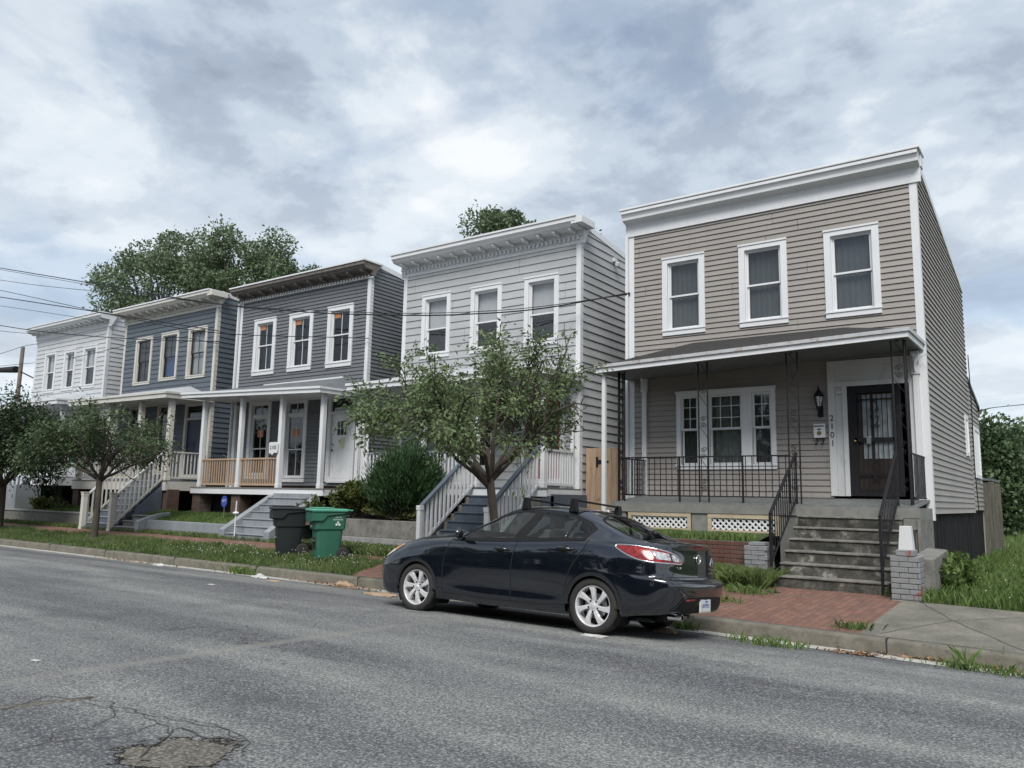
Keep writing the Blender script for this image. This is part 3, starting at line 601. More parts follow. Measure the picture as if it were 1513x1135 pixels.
# triple window
tw = MB(); x0, x1, z0, z1 = TRI; frame_ring(tw, x0, x1, z0, z1, .10, F-.05, F+.01)
for a, b_ in ((-6.76, -6.50), (-5.78, -5.56)): tw.box(a, b_, F-.05, F+.03, z0+.1, z1-.1)
tw.box(x0-.02, x1+.02, F-.075, F-.05, z1-.04, z1+.012); tw.box(x0-.02, x1+.02, F-.075, F-.05, z0+.07, z0+.10)
two = tw.build('window', 'white', A)
for (a, b_, nm) in ((x0+.1, -6.76, 1), (-6.50, -5.78, 2), (-5.56, x1-.1, 1)):
    zm = 3.06; sb = MB(); frame_ring(sb, a, b_, zm-.02, z1-.1, .045, F+.01, F+.05); sb2 = MB(); frame_ring(sb2, a, b_, z0+.1, zm+.02, .045, F+.045, F+.085)
    for k in range(nm): xx = a+(b_-a)*(k+1)/(nm+1); sb.box(xx-.007, xx+.007, F+.02, F+.036, zm, z1-.12)
    for zz in (3.3, 3.55): sb.box(a+.04, b_-.04, F+.021, F+.035, zz-.007, zz+.007)
    sb.build('sash', 'white', two); sb2.build('sash', 'white', two)
    MB().box(a+.04, b_-.04, F+.028, F+.032, zm, z1-.14).build('pane', 'glass', two); MB().box(a+.04, b_-.04, F+.062, F+.066, z0+.14, zm).build('pane', 'glass', two)
    cb = MB(); n = 24
    for k in range(n):
        xa, xb = a+(b_-a)*k/n, a+(b_-a)*(k+1)/n; cb.q((xa, F+.14+.02*math.sin(k*1.3), z0+.1), (xb, F+.14+.02*math.sin(k*1.3+1.3), z0+.1), (xb, F+.14+.02*math.sin(k*1.3+1.3), z1-.1), (xa, F+.14+.02*math.sin(k*1.3), z1-.1))
    cb.build('curtain', 'curtmid' if nm == 2 else 'curtain', two)
cornice(A, X0, X1, [(-.3, 8.34), (.30, 8.26), (.30, 8.20), (.27, 8.185), (.24, 8.12), (.235, 8.06), (.20, 8.055), (.06, 8.01), (.035, 7.98), (.035, 7.80), (.05, 7.795), (.05, 7.70), (-.02, 7.70)], 'white', ends=.10)
MB().box(X0-.14, X1+.14, F-.315, F+.3, 8.28, 8.33).build('parapet_cap', 'white', A, bevel=.01)
rn = MB(); rn.box(X1+.003, X1+.12, F+.0, F+.22, 8.02, 8.28); rn.box(X1+.003, X1+.06, F+.22, F+.32, 7.98, 8.22); rn.build('cornice', 'white', A)
foundation(A, X0, X1, 23.2, 1.4, 'foundation')
fo = MB()
for k in range(46):
    y = F+.15+k*.145; 
    if y < 23: fo.box(X1-.045, X1-.02-.012*RNG.random(), y, y+.135, .0, 1.38)
fo.build('foundation', 'foundation', A)
# rear wing and its side windows
o = siding(lambda a, z, oo: (X1+oo-.02, a, z), 23.2, 25.6, 1.42, 4.9, .118, []).build('wall', 'tan', A); clip_top(o, (23.2, 4.78), (25.6, 4.25))
MB().box(X0+2, X1-.02, 25.58, 25.6, .2, 4.2).build('wall', 'tan', A)
MB().box(X1-.3, X1-.05, 23.2, 25.6, 0, 1.45).build('foundation', 'foundation', A)
MB().hexa([(X0, 23.2, 4.72), (X1+.03, 23.2, 4.72), (X1+.03, 25.7, 4.2), (X0, 25.7, 4.2), (X0, 23.2, 4.82), (X1+.03, 23.2, 4.82), (X1+.03, 25.7, 4.3), (X0, 25.7, 4.3)]).build('roof', 'roofdk', A)
for (ya, yb, za, zb_) in ((21.95, 22.5, 2.72, 3.72), (23.75, 25.0, 2.25, 3.6)):
    wb = MB(); wb.box(X1, X1+.045, ya, ya+.1, za, zb_); wb.box(X1, X1+.045, yb-.1, yb, za, zb_); wb.box(X1, X1+.045, ya+.1, yb-.1, zb_-.1, zb_); wb.box(X1, X1+.045, ya+.1, yb-.1, za, za+.1)
    wo_ = wb.build('window', 'white', A); MB().box(X1+.017, X1+.024, ya+.08, yb-.08, za+.08, zb_-.08).build('pane', 'blind', wo_)
mb = MB(); mb.tube([(X1+.05, 23.3, 5.4), (X1+.06, 23.3, 4.2), (X1+.05, 23.25, 2.4), (X1+.07, 23.4, 1.3)], .012, 5); mb.build('cable', 'iron', A)
# door surround with transom panel, sidelight panel, security door
d0, d1, dz0, dz1 = DOOR
db = MB(); db.box(d0, d0+.13, F-.05, F+.02, dz0, dz1); db.box(d1-.09, d1, F-.05, F+.02, dz0, dz1); db.box(d0+.13, d1-.09, F-.05, F+.02, dz1-.12, dz1)
db.box(d0+.13, d1-.09, F-.045, F+.02, 3.80, 3.90); db.box(-3.75, -3.66, F-.05, F+.02, dz0, 3.80)
db.box(-3.87, -3.75, F-.065, F-.02, 3.66, 3.72)
ds = db.build('door_surround', 'white2', A, bevel=.004)
MB().box(d0+.13, d1-.09, F+.0, F+.03, 3.90, dz1-.12).build('panel', 'white2', ds); MB().box(d0+.13, -3.75, F-.005, F+.03, dz0, 3.80).build('panel', 'white2', ds)
sdx0, sdx1, sz0, sz1 = -3.655, -2.70, 1.665, 3.79
MB().box(sdx0+.1, sdx1-.1, F+.03, F+.07, sz0, sz1).build('door', 'doorbrown', A)
dg = MB()
for a, b_ in ((-3.40, -3.26), (-3.20, -2.86)): dg.box(a, b_, F+.022, F+.029, 2.38, 3.62)
dgo = dg.build('door_glass', 'doorglass', A)
sb = MB(); frame_ring(sb, sdx0, sdx1, sz0, sz1, .085, F-.045, F-.005, head=.05)
sb.box(sdx0+.085, sdx0+.16, F-.04, F-.01, sz0, sz1); sb.box(sdx1-.16, sdx1-.085, F-.04, F-.01, sz0, sz1)
sb.box(sdx0+.1, sdx1-.1, F-.04, F-.01, 2.70, 2.78)
for zz in (3.52, 1.80, 2.08): sb.box(sdx0+.1, sdx1-.1, F-.035, F-.018, zz-.012, zz+.012)
for k in range(1, 7): xx = sdx0+.16+(sdx1-sdx0-.32)*k/7; sb.box(xx-.007, xx+.007, F-.034, F-.02, sz0, sz1-.1)
def scroll(mb, cx, cz, r, y, turns=1.3, s=1, th0=0, tr=.007, plane='X'):
    pts = []
    for k in range(20):
        t = k/19; a = th0+s*t*turns*2*math.pi; rr = r*(1-.75*t); u, v = cx+rr*math.cos(a), cz+rr*math.sin(a)
        pts.append((u, y, v) if plane == 'X' else (y, u, v))
    mb.tube(pts, tr, 5, cap=False)
for (cz, hh) in ((3.25, .24), (2.18, .18)):
    xc = (sdx0+sdx1)/2+.0
    for s in (-1, 1):
        sb.tube([(xc, F-.03, cz+hh), (xc+s*.05, F-.03, cz+hh*.7), (xc+s*.10, F-.03, cz), (xc+s*.05, F-.03, cz-hh*.7), (xc, F-.03, cz-hh)], .008, 5)
        scroll(sb, xc+s*.045, cz+.05, .035, F-.03, 1.2, s, 0 if s > 0 else math.pi); scroll(sb, xc+s*.045, cz-.06, .035, F-.03, 1.2, -s, 0 if s > 0 else math.pi)
        scroll(sb, xc+s*.05, cz-hh-.02, .04, F-.03, 1.2, s, 0 if s > 0 else math.pi)
    sb.tube([(xc-.06, F-.03, cz+hh+.02), (xc, F-.03, cz+hh-.02), (xc+.06, F-.03, cz+hh+.02)], .006, 5)
so_ = sb.build('security_door', 'iron', A)
MB().lathe([(0, -.09), (.02, -.09), (.028, -.07), (.02, -.05), (.012, -.04), (.012, 0)], (-3.53, F-.02, 2.72), 'Y', 12).build('door_knob', 'brass', so_, smooth=True)
MB().box(-3.33, -3.25, F-.06, F-.04, 2.66, 2.80).build('lock_plate', 'silver', so_, bevel=.004)
for i, ch in enumerate('2101'):
    text_mesh('house_number', ch, .165, (d0+.065, F-.056, 3.18-.165*i), (R(90), 0, 0), 'rustbrown', ds, .003)
# porch A
DY = 15.0
dk = MB(); dk.hexa([(-8.12, DY, 1.44), (-2.30, DY, 1.46), (-2.30, F, 1.58), (-8.12, F, 1.57), (-8.12, DY, 1.475), (-2.30, DY, 1.495), (-2.30, F, 1.615), (-8.12, F, 1.605)])
deck = dk.build('porch_floor', 'deckgrey', A)
gr = MB()
for k in range(1, 58):
    x = -8.12+k*.102; gr.q((x-.003, DY+.01, 1.4775+.00344*(x+8.12)), (x+.003, DY+.01, 1.4775+.00344*(x+8.12)), (x+.003, F-.02, 1.6065+.0017*(x+8.12)), (x-.003, F-.02, 1.6065+.0017*(x+8.12)))
gr.build('board_gaps', 'darkin', deck)
fb = MB(); fb.hexa([(-8.16, DY-.03, 1.27), (-2.28, DY-.03, 1.29), (-2.28, DY+.03, 1.29), (-8.16, DY+.03, 1.27), (-8.16, DY-.03, 1.44), (-2.28, DY-.03, 1.46), (-2.28, DY+.03, 1.46), (-8.16, DY+.03, 1.44)])
fb.box(-4.24, -2.28, DY-.028, DY+.02, 1.10, 1.28); fb.box(-2.33, -2.27, DY, F-.02, 1.27, 1.46)
fb.build('porch_skirt', 'fasciagrey', A)
for a, b_ in ((-8.14, -7.80), (-6.34, -6.02), (-4.62, -4.25)): MB().box(a, b_, DY+.0, DY+.35, .1, 1.27).build('porch_pier', 'fasciagrey', A)
MB().box(-2.62, -2.30, DY, DY+.9, .1, 1.27).build('porch_pier', 'fasciagrey', A); MB().box(-8.10, -7.9, DY+.36, F, .1, 1.27).build('porch_skirt', 'fasciagrey', A)
for lx0, lx1 in ((-7.74, -6.36), (-6.01, -4.62)):
    fr = MB(); frame_ring(fr, lx0, lx1, .9, 1.27, .075, DY-.02, DY+.02); lo_ = fr.build('lattice_panel', 'lattwood', A)
    sl_ = MB(); zz0, zz1 = .86, 1.20
    for s in (-1, 1):
        k = lx0-.5
        while k < lx1+.5:
            a = Vector((k, DY+.01+.005*s, zz0)); b_ = Vector((k+s*(zz1-zz0), DY+.01+.005*s, zz1)) 
            # clip to the panel
            def cl(p, q):
                d = q-p; t0, t1 = 0, 1
                for lim, sg in ((lx0+.07, 1), (lx1-.07, -1)):
                    fp = (p.x-lim)*sg; fq = (q.x-lim)*sg
                    if fp < 0 and fq < 0: return None
                    if fp < 0: t0 = max(t0, fp/(fp-fq))
                    if fq < 0: t1 = min(t1, fp/(fp-fq))
                return (p+d*t0, p+d*t1) if t1-t0 > .02 else None
            c_ = cl(a, b_)
            if c_: sl_.beam(c_[0], c_[1], .008, .036, up=(0, 1, 0)) if False else sl_.hexa([c_[0]+Vector((-.024, 0, 0)), c_[0]+Vector((.024, 0, 0)), c_[0]+Vector((.024, .008, 0)), c_[0]+Vector((-.024, .008, 0)), c_[1]+Vector((-.024, 0, 0)), c_[1]+Vector((.024, 0, 0)), c_[1]+Vector((.024, .008, 0)), c_[1]+Vector((-.024, .008, 0))])
            k += .115
    sl_.build('lattice', 'white', lo_)
MB().box(-8.0, -4.3, DY+.5, DY+.52, .1, 1.27).build('dark_gap_shade', 'darkin', A)  # dark sheet standing in for the shade under the porch
porch_roof(A, -8.36, -2.30, 14.78, 4.20, 4.37, .15, -6.85, -3.67, 4.99, 'white', 'shingle', edge='rustedge', ceil='deckgrey')
# iron posts with scrolls
def iron_post(x, y, z0, z1, w=.19, axis='X'):
    mb = MB()
    for s in (-1, 1):
        if axis == 'X': mb.vbar(x+s*w/2, y, z0, z1, .024)
        else: mb.vbar(x, y+s*w/2, z0, z1, .026)
    mb.vbar(x, y, z1-.06, z1, .05)
    h = z1-z0
    for i, f in enumerate((.12, .34, .56, .80)):
        zc = z0+h*f
        for s in (-1, 1):
            args = dict(r=.055, turns=1.3)
            scroll(mb, (x if axis == 'X' else y)+s*.015, zc+.065, .055, y if axis == 'X' else x, 1.3, s, 0, .006, axis); scroll(mb, (x if axis == 'X' else y)-s*.015, zc-.065, .055, y if axis == 'X' else x, 1.3, -s, math.pi, .006, axis)
        z2 = z0+h*(f+.10); z3 = z0+h*(f+.20)
        if axis == 'X': mb.tube([(x+w/2, y, z2), (x-w/2, y, min(z3, z1))], .006, 5)
        else: mb.tube([(x, y+w/2, z2), (x, y-w/2, min(z3, z1))], .006, 5)
    return mb.build('porch_post', 'iron', A)
iron_post(-7.93, DY+.06, 1.48, 4.31, .15, 'X'); iron_post(-7.99, DY+.16, 1.49, 4.31, .15, 'Y'); iron_post(-6.10, DY+.06, 1.49, 4.34, .19); iron_post(-4.33, DY+.06, 1.50, 4.38, .2); iron_post(-2.50, DY+.06, 1.50, 4.42, .2)
iron_post(-2.40, DY+.16, 1.5, 4.42, .15, 'Y')
rp = MB(); yy = DY+.06
rp.box(-7.85, -4.43, yy-.015, yy+.015, 2.375, 2.40); rp.box(-7.85, -4.43, yy-.01, yy+.01, 1.60, 1.62)
x = -7.80
while x < -4.4: rp.vbar(x, yy, 1.60, 2.385, .014); x += .127
for x in (-6.62, -5.32): rp.vbar(x, yy, 1.49, 2.40, .032)
rp.box(-7.99-.012, -7.99+.012, DY+.1, F-.05, 2.375, 2.40); rp.box(-8.0, -7.98, DY+.1, F-.05, 1.62, 1.64)
for k in range(9): rp.vbar(-7.99, DY+.25+k*.13, 1.62, 2.385, .014)
rp.build('porch_railing', 'iron', A)
rp = MB(); rp.box(-2.36, -2.34, DY+.1, F-.05, 2.375, 2.40); rp.box(-2.36, -2.34, DY+.1, F-.05, 1.62, 1.64)
for k in range(10): rp.vbar(-2.35, DY+.2+k*.12, 1.62, 2.385, .014)
rp.build('porch_railing', 'iron', A)
for x, dx in ((-8.02, 1), (-2.42, -1)):
    mb = MB(); mb.box(x-.05, x+.05, F-.09, F-.026, 1.6, 3.95); mb.box(x-.07, x+.07, F-.11, F-.026, 3.95, 4.38); mb.build('half_column', 'white', A)
    bracket(A, x, F-.11, 4.3, .22, 0, -1, 'white')
bracket(A, -2.42, F-.2, 4.3, .2, 1, 0, 'white')
mb = MB(); mb.box(-8.30, -8.22, DY-.14, DY-.07, 1.25, 4.3); mb.tube([(-8.26, DY-.1, 1.27), (-8.20, DY-.16, 1.22), (-8.1, DY-.2, 1.27)], .03, 6); mb.build('downspout', 'white', A)
mb = MB(); mb.box(X0-.10, X0-.03, F-.07, F-.0, 1.4, 7.75); mb.build('downspout', 'white', A)
mb = MB(); mb.box(-7.88, -7.81, F-.08, F-.02, 1.6, 4.2) ; mb.build('downspout', 'white', A) if False else None
# concrete steps with iron handrails
MT['oldsteps'] = None
m, t, b = new_mat('flaking_grey_concrete')
n = tnoise(t, 3.0, 10, .72); c = tramp(t, n, [(.40, (.022, .022, .018)), (.5, (.055, .053, .045)), (.57, (.11, .105, .09)), (.62, (.26, .25, .22))])
c = tmix(t, tramp(t, tnoise(t, 11, 6, .6), [(.55, (0, 0, 0)), (.62, (.6, .6, .6))]), c, (.06, .06, .05)); t.links.new(c, b.inputs['Base Color']); b.inputs['Roughness'].default_value = .9; tbump(t, b, n, .5, .01); MT['oldsteps'] = m
MT['treads'] = paint('worn_step_nosing', (.17, .163, .145), .9, .4, 6, (.045, .044, .038), .9, False, .4, 30)
stA = steps(A, -4.24, -2.52, 13.47, .13, 6, .193, .27, 'oldsteps', treadmat='treads', Yend=15.0)
MB().box(-2.50, -2.35, 14.5, 15.0, .1, 1.10).build('steps', 'oldsteps', A) 
def hand_rail(x, name='handrail'):
    mb = MB(); y0, y1 = 13.45, 15.02; zt0, zt1 = 1.32, 2.42
    mb.beam((x, y0, zt0), (x, y1, zt1), .045, .03); mb.beam((x, y0, zt0-.82), (x, y1, zt1-.80), .025, .02)
    mb.vbar(x, y0, .15, zt0, .04); mb.vbar(x, y1, 1.48, zt1, .03)
    for k in range(1, 13):
        y = y0+(y1-y0)*k/13; zz = zt0+(zt1-zt0)*k/13; mb.vbar(x, y, zz-.82, zz, .014)
    return mb.build(name, 'iron', A)
hand_rail(-4.30); hand_rail(-2.60)
# ---------------------------------------------------------------- door helper
def panel_door(house, x0, x1, z0, z1, trim, mat, cw=.12, transom=None, lite=None, note=False, knob='sash_dark', panels=True, transmat='glass'):
    ztop = z1+(transom or 0)
    db = MB(); frame_ring(db, x0-cw, x1+cw, z0-.0, ztop+cw, cw, F-.05, F+.02)
    if transom: db.box(x0, x1, F-.04, F+.03, z1, z1+.07)
    db.box(x0-.02, x1+.02, F-.10, F+.02, z0-.03, z0+.03)
    ds = db.build('door_surround', trim, house)
    d = MB(); d.box(x0, x1, F+.03, F+.08, z0+.03, z1); do = d.build('door', mat, house)
    if panels:
        p = MB(); w = (x1-x0)
        for a, b_ in ((.12, .46), (.54, .88)):
            frame_ring(p, x0+w*a, x0+w*b_, z0+.2, z0+(z1-z0)*.62, .018, F+.022, F+.03)
        p.build('panel', mat, do)
    if transom: MB().box(x0, x1, F+.02, F+.03, z1+.07, ztop).build('pane', transmat, ds); MB().box(x0, x1, F+.4, F+.41, z1, ztop).build('unlit_room_sheet', 'curt_unlit_room', ds)
    if lite:
        a, b_, c_, e = lite; l = MB(); frame_ring(l, a, b_, c_, e, .03, F+.012, F+.03); 
        for k in (1, 2): xx = a+(b_-a)*k/3; l.box(xx-.008, xx+.008, F+.016, F+.029, c_, e)
        l.box(a, b_, F+.017, F+.028, (c_+e)/2-.008, (c_+e)/2+.008)
        l.build('frame', mat, do); MB().box(a, b_, F+.026, F+.0295, c_, e).build('pane', 'curt_unlit_room', do)
    k = MB(); k.lathe([(0, -.07), (.028, -.06), (.03, -.04), (.012, -.03), (.012, 0)], (x0+.08, F+.03, z0+.95), 'Y', 10); k.lathe([(0, -.02), (.028, -.02), (.028, 0)], (x0+.08, F+.03, z0+1.12), 'Y', 10); k.build('door_knob', knob, do)
    return do
def crown(out, zt, zb, zf):
    """bracketed Victorian cornice: overhanging crown above a flat board"""
    return [(-.3, zt+.02), (out, zt-.03), (out, zt-.13), (out-.05, zt-.16), (out-.08, zt-.21), (out-.12, zt-.23), (.06, zt-.25), (.05, zb), (.07, zb), (.07, zb-.03), (.035, zb-.04), (.035, zf), (-.02, zf)]
def brick_piers(house, xs, y, z0, z1, mat='brickdark', w=.42):
    for x in xs: MB().box(x-w/2, x+w/2, y, y+w, z0, z1).build('porch_pier', mat, house)
def deck(house, x0, x1, y0, z, fz, mat, fmat, fh=.2):
    d = MB().box(x0, x1, y0, F-.02, z-.035, z); d.box(x0-.03, x1+.03, y0-.035, y0, z-.034, z-.002)
    o = d.build('porch_floor', mat, house); f = MB(); f.box(x0, x1, y0-.02, y0+.02, z-.035-fh, z-.036); f.box(x1-.04, x1, y0+.02, F-.03, z-.035-fh, z-.036); f.box(x0, x0+.04, y0+.02, F-.03, z-.035-fh, z-.036)
    f.build('fascia', fmat, o); return o

# ======================= house B: pale grey with red door =======================
B = empty('house', (-12.7, F, .4), 'pale grey sided house with red front door and blue-grey porch steps', 'house')
X0, X1 = -15.70, -9.77
U = [(-14.97, -13.92, 5.32, 7.15), (-13.20, -12.16, 5.32, 7.14), (-11.43, -10.38, 5.33, 7.14)]
LW = [(-14.9, -14.0, 2.15, 4.35), (-13.2, -12.3, 2.15, 4.35)]
DR = (-11.33, -10.30, 1.86, 3.95)
holes = [wob_hole(*u, .13) for u in U]+[wob_hole(*u, .12) for u in LW]+[(DR[0], DR[1], DR[2], DR[3]+.42)]
walls(B, X0, X1, 1.55, 7.86, 'white_sid', 'white', .205, holes, 23.5, 7.5)
for u in U: window(B, *u, up='blind', lo='curt_unlit_room', rail=.55)
for u in LW: window(B, *u, cw=.12, up='curtain', lo='curt_unlit_room', rail=.5)
cornice(B, X0, X1, crown(.50, 8.37, 8.02, 7.80), 'white', brackets=(13, .07, .10, .36, 8.13, 8.01), dent=(8.00, 7.90, .05), ends=.12, capmat='white')
MB().box(X1+.003, X1+.32, F-.49, F+.15, 8.17, 8.332).build('cornice', 'white', B)
foundation(B, X0, X1, 23.5, 1.6, 'block')
panel_door(B, *DR, 'white', 'doorred', transom=.42)
mb = MB(); frame_ring(mb, -10.75, -10.36, 2.6, 3.8, .03, F+.008, F+.03); mb.build('frame', 'doorred', B); MB().box(-10.73, -10.38, F+.018, F+.028, 2.62, 3.78).build('door_glass', 'curt_unlit_room', B)
MB().box(-11.30, -10.95, F+.018, F+.0285, 2.62, 3.78).build('door_glass', 'curt_unlit_room', B)
deck(B, -15.72, -9.70, 14.9, 1.74, 1.5, 'deckgrey', 'white', .16)
porch_roof(B, -15.95, -9.66, 14.62, 4.28, 4.28, .17, -14.6, -10.8, 4.92, 'white', 'tin')
for x in (-15.5, -13.48, -11.78, -9.86): post(B, x, 14.98, 1.74, 4.3, .115, 'white', turned=x < -15)
mb = MB(); mb.vbar(-9.92, F-.09, 1.74, 2.6, .11); mb.vbar(-9.92, F-.09, 3.85, 4.3, .12); mb.lathe([(.05, 2.6), (.04, 2.65), (.055, 2.7), (.045, 3.1), (.05, 3.4), (.035, 3.75), (.055, 3.85)], (-9.92, F-.09, 0), 'Z', 12); mb.build('half_column', 'white', B)
for x, s in ((-15.44, 1), (-13.48, 1), (-11.8, -1), (-9.92, -1)): bracket(B, x, 14.98, 4.28, .26, s, 0, 'white')
bracket(B, -9.92, F-.15, 4.28, .24, 0, -1, 'white')
rail_panel(B, (-15.42, 14.98, 1.74), (-13.55, 14.98, 1.74), .86, 'white', 15, topmat='concpaint'); rail_panel(B, (-13.42, 14.98, 1.74), (-11.86, 14.98, 1.74), .86, 'white', 13, topmat='concpaint')
rail_panel(B, (-9.83, 15.05, 1.74), (-9.83, F-.15, 1.74), .86, 'white', 11, topmat='white2')
rail_panel(B, (-15.5, 15.05, 1.74), (-15.5, F-.05, 1.74), .86, 'white', 11)
st = steps(B, -11.68, -9.98, 13.10, .2, 8, .1925, .255, 'bluegrey', treadmat='bluegrey', Yend=14.9)
mb = MB()
for k in range(7): mb.box(-11.82, -11.69, 13.1+k*.255, 13.1+(k+1)*.255+.002, .1, .2+(k+1)*.1925-.04)
mb.build('stair_stringer', 'block', st); mb = MB()
for k in range(7): mb.box(-9.97, -9.86, 13.1+k*.255, 13.1+(k+1)*.255+.002, .1, .2+(k+1)*.1925-.04)
mb.build('stair_stringer', 'block', st)
for x in (-11.76, -9.92):
    rail_panel(B, (x, 13.05, .38), (x, 14.88, 1.76), .90, 'white', 13, name='stair_railing', bw=.05, top=(.11, .05), topmat='bluegrey', low=.06)
    post(B, x, 13.02, .2, 1.30, .1, 'white', name='newel_post')
mb = MB(); mb.box(-9.86, -9.55, 14.9, 14.95, .2, 1.56); mb.box(-9.60, -9.55, 14.9, F, .2, 1.6); mb.build('porch_skirt', 'bluegrey', B)
brick_piers(B, [-15.5, -13.5], 14.95, .5, 1.56, 'block')
MB().box(-15.6, -11.9, 15.3, 15.32, .4, 1.55).build('dark_gap_shade', 'darkin', B)
mb = MB(); mb.box(X1+.02, X1+.09, F+1.6, F+1.75, 7.75, 7.85); mb.lathe([(0, .0), (.05, .02), (.07, .1), (.05, .12)], (X1+.12, F+1.68, 7.6), 'Z', 10); mb.build('floodlight', 'white2', B)

# ======================= house C: mid grey, under renovation =======================
Cc = empty('house', (-20.3, F, .4), 'mid grey sided house with brown weathered cornice, stickered windows and raw wood rails', 'house')
X0, X1 = -23.45, -17.12
U = [(-22.62, -21.47, 5.40, 7.33), (-20.79, -19.63, 5.40, 7.31), (-18.94, -17.79, 5.38, 7.32)]
LW = [(-22.62, -21.45, 1.95, 4.58)]; LW2 = [(-20.80, -19.66, 1.86, 4.56)]
DR = (-18.55, -17.62, 1.88, 3.93)
holes = [wob_hole(*u, .15) for u in U+LW+LW2]+[(DR[0], DR[1], DR[2], DR[3]+.47)]
walls(Cc, X0, X1, 1.75, 8.02, 'grey_sid', 'white', .115, holes, 23.8, 7.6)
for u in U: window(Cc, *u, cw=.15, mun=(1, 1), rail=.47, sticker=(u[0]+.24, u[0]+.50, u[3]-.37, u[3]-.20))
for u in LW+LW2: window(Cc, *u, cw=.15, mun=(1, 1), rail=.55, transom=.42, sticker=(u[0]+.42, u[0]+.72, u[3]-1.25, u[3]-1.02))
MT['brownwood'] = paint('weathered_brown_cornice', (.125, .108, .095), .85, .3, 6, (.24, .22, .19), .6, False, .4, 40)
brackets_mat['house.001'] = 'white'
cornice(Cc, X0, X1, crown(.44, 8.47, 8.12, 8.02), 'brownwood', brackets=(11, .11, .10, .32, 8.24, 8.10), dent=(8.09, 8.0, .05), ends=.12, capmat='white', dmat='white2')
MB().box(X0-.12, X1+.12, F-.06, F-.02, 8.0, 8.035).build('trim_board', 'white', Cc)
foundation(Cc, X0, X1, 23.8, 1.8, 'brickdark')
panel_door(Cc, *DR, 'white', 'doorwhite', cw=.14, transom=.47, lite=(-18.32, -17.86, 3.25, 3.72))
MB().box(-18.12, -17.98, F+.012, F+.018, 2.88, 3.2).build('paper_note', 'yellow', Cc)
dko = deck(Cc, -23.35, -17.05, 14.9, 1.66, 1.5, 'fasciagrey', 'white', .17)
porch_roof(Cc, -23.75, -17.08, 14.62, 4.52, 4.30, .16, -21.9, -18.1, 5.02, 'white', 'roofdk')
MB().beam((-21.9, F-.04, 5.04), (-18.1, F-.04, 5.04), .05, .05).build('flashing', 'white', Cc)
for x in (-23.0, -21.02, -19.10, -17.30): post(Cc, x, 14.98, 1.66, 4.42, .13, 'white')
for x in (-23.2, -17.25): post(Cc, x, F-.1, 1.66, 4.42, .12, 'white')
rail_panel(Cc, (-22.93, 14.98, 1.66), (-21.10, 14.98, 1.66), .86, 'balwood', 15); rail_panel(Cc, (-20.94, 14.98, 1.66), (-19.18, 14.98, 1.66), .86, 'balwood', 15)
MB().box(-19.06, -17.3, 14.80, 14.9, 1.38, 1.50).build('trim_board', 'concpaint', Cc)
brick_piers(Cc, [-23.1, -21.05], 14.95, .5, 1.47)
st = steps(Cc, -19.15, -17.45, 13.35, .22, 6, .195, .27, 'concpaint', treadmat='concpaint', Yend=14.9)
for xa, xb in ((-19.38, -19.15), (-17.45, -17.22)): MB().hexa([(xa, 13.3, .1), (xb, 13.3, .1), (xb, 14.95, .1), (xa, 14.95, .1), (xa, 13.3, .50), (xb, 13.3, .50), (xb, 14.95, 1.50), (xa, 14.95, 1.50)]).build('cheek_wall', 'concpaint', st, bevel=.01)
MB().box(-19.06, -17.3, 14.86, 14.93, 1.25, 1.52).build('riser_board', 'white2', Cc)
MB().box(-23.2, -17.4, 15.5, 15.52, .3, 1.5).build('dark_gap_shade', 'darkin', Cc)
MB().box(X0-.12, X0-.05, F-.09, F-.02, 1.2, 8.0).build('downspout', 'white', Cc); MB().box(X1+.06, X1+.13, F-.09, F-.02, 1.2, 4.3).build('downspout', 'white', Cc)

# ======================= house D: slate blue with cream trim =======================
D = empty('house', (-28.0, F, .4), 'slate blue sided house with cream trim, cream cornice and a flight of blue-grey porch stairs', 'house')
X0, X1 = -31.05, -24.84
U = [(-30.14, -28.95, 5.57, 7.45), (-28.33, -27.17, 5.62, 7.47), (-26.54, -25.36, 5.58, 7.47)]
LW = [(-30.2, -29.1, 2.1, 4.75), (-28.2, -27.1, 2.1, 4.75)]
DR = (-26.25, -25.30, 1.98, 4.05)
holes = [wob_hole(*u, .11) for u in U+LW]+[(DR[0], DR[1], DR[2], DR[3]+.5)]
walls(D, X0, X1, 1.8, 8.14, 'blue_sid', 'cream', .18, holes, 24, 7.8)
window(D, *U[0], trim='cream', sash='sash_dark', cw=.11, mun=(1, 1), rail=.5, up='curt_unlit_room', lo='curt_unlit_room')
window(D, *U[1], trim='cream', sash='sash_dark', cw=.11, mun=(1, 0), rail=.5, up='curtain', lo='bluefilm')
window(D, *U[2], trim='cream', sash='sash_dark', cw=.11, mun=(1, 1), rail=.5, up='curtlt', lo='curtlt')
for u in LW: window(D, *u, trim='cream', sash='sash_dark', cw=.11, mun=(1, 1), rail=.5, up='curt_unlit_room', lo='curt_unlit_room')
cornice(D, X0, X1, crown(.52, 8.62, 8.26, 8.08), 'cream', brackets=(13, .1, .1, .38, 8.38, 8.26), dent=(8.25, 8.17, .05), ends=.12, capmat='white')
MB().box(X1+.003, X1+.3, F-.51, F+.15, 8.40, 8.582).build('cornice', 'cream', D)
foundation(D, X0, X1, 24, 1.9, 'brickdark')
panel_door(D, *DR, 'cream', 'navy', cw=.12, transom=.5)
deck(D, -31.1, -24.8, 14.9, 1.86, 1.6, 'deckgrey', 'cream', .3)
porch_roof(D, -31.3, -24.75, 14.62, 4.64, 4.60, .2, -29.5, -26.2, 5.3, 'cream', 'tin')
for x in (-30.9, -28.85, -26.80, -24.95): post(D, x, 14.98, 1.86, 4.65, .17, 'cream')
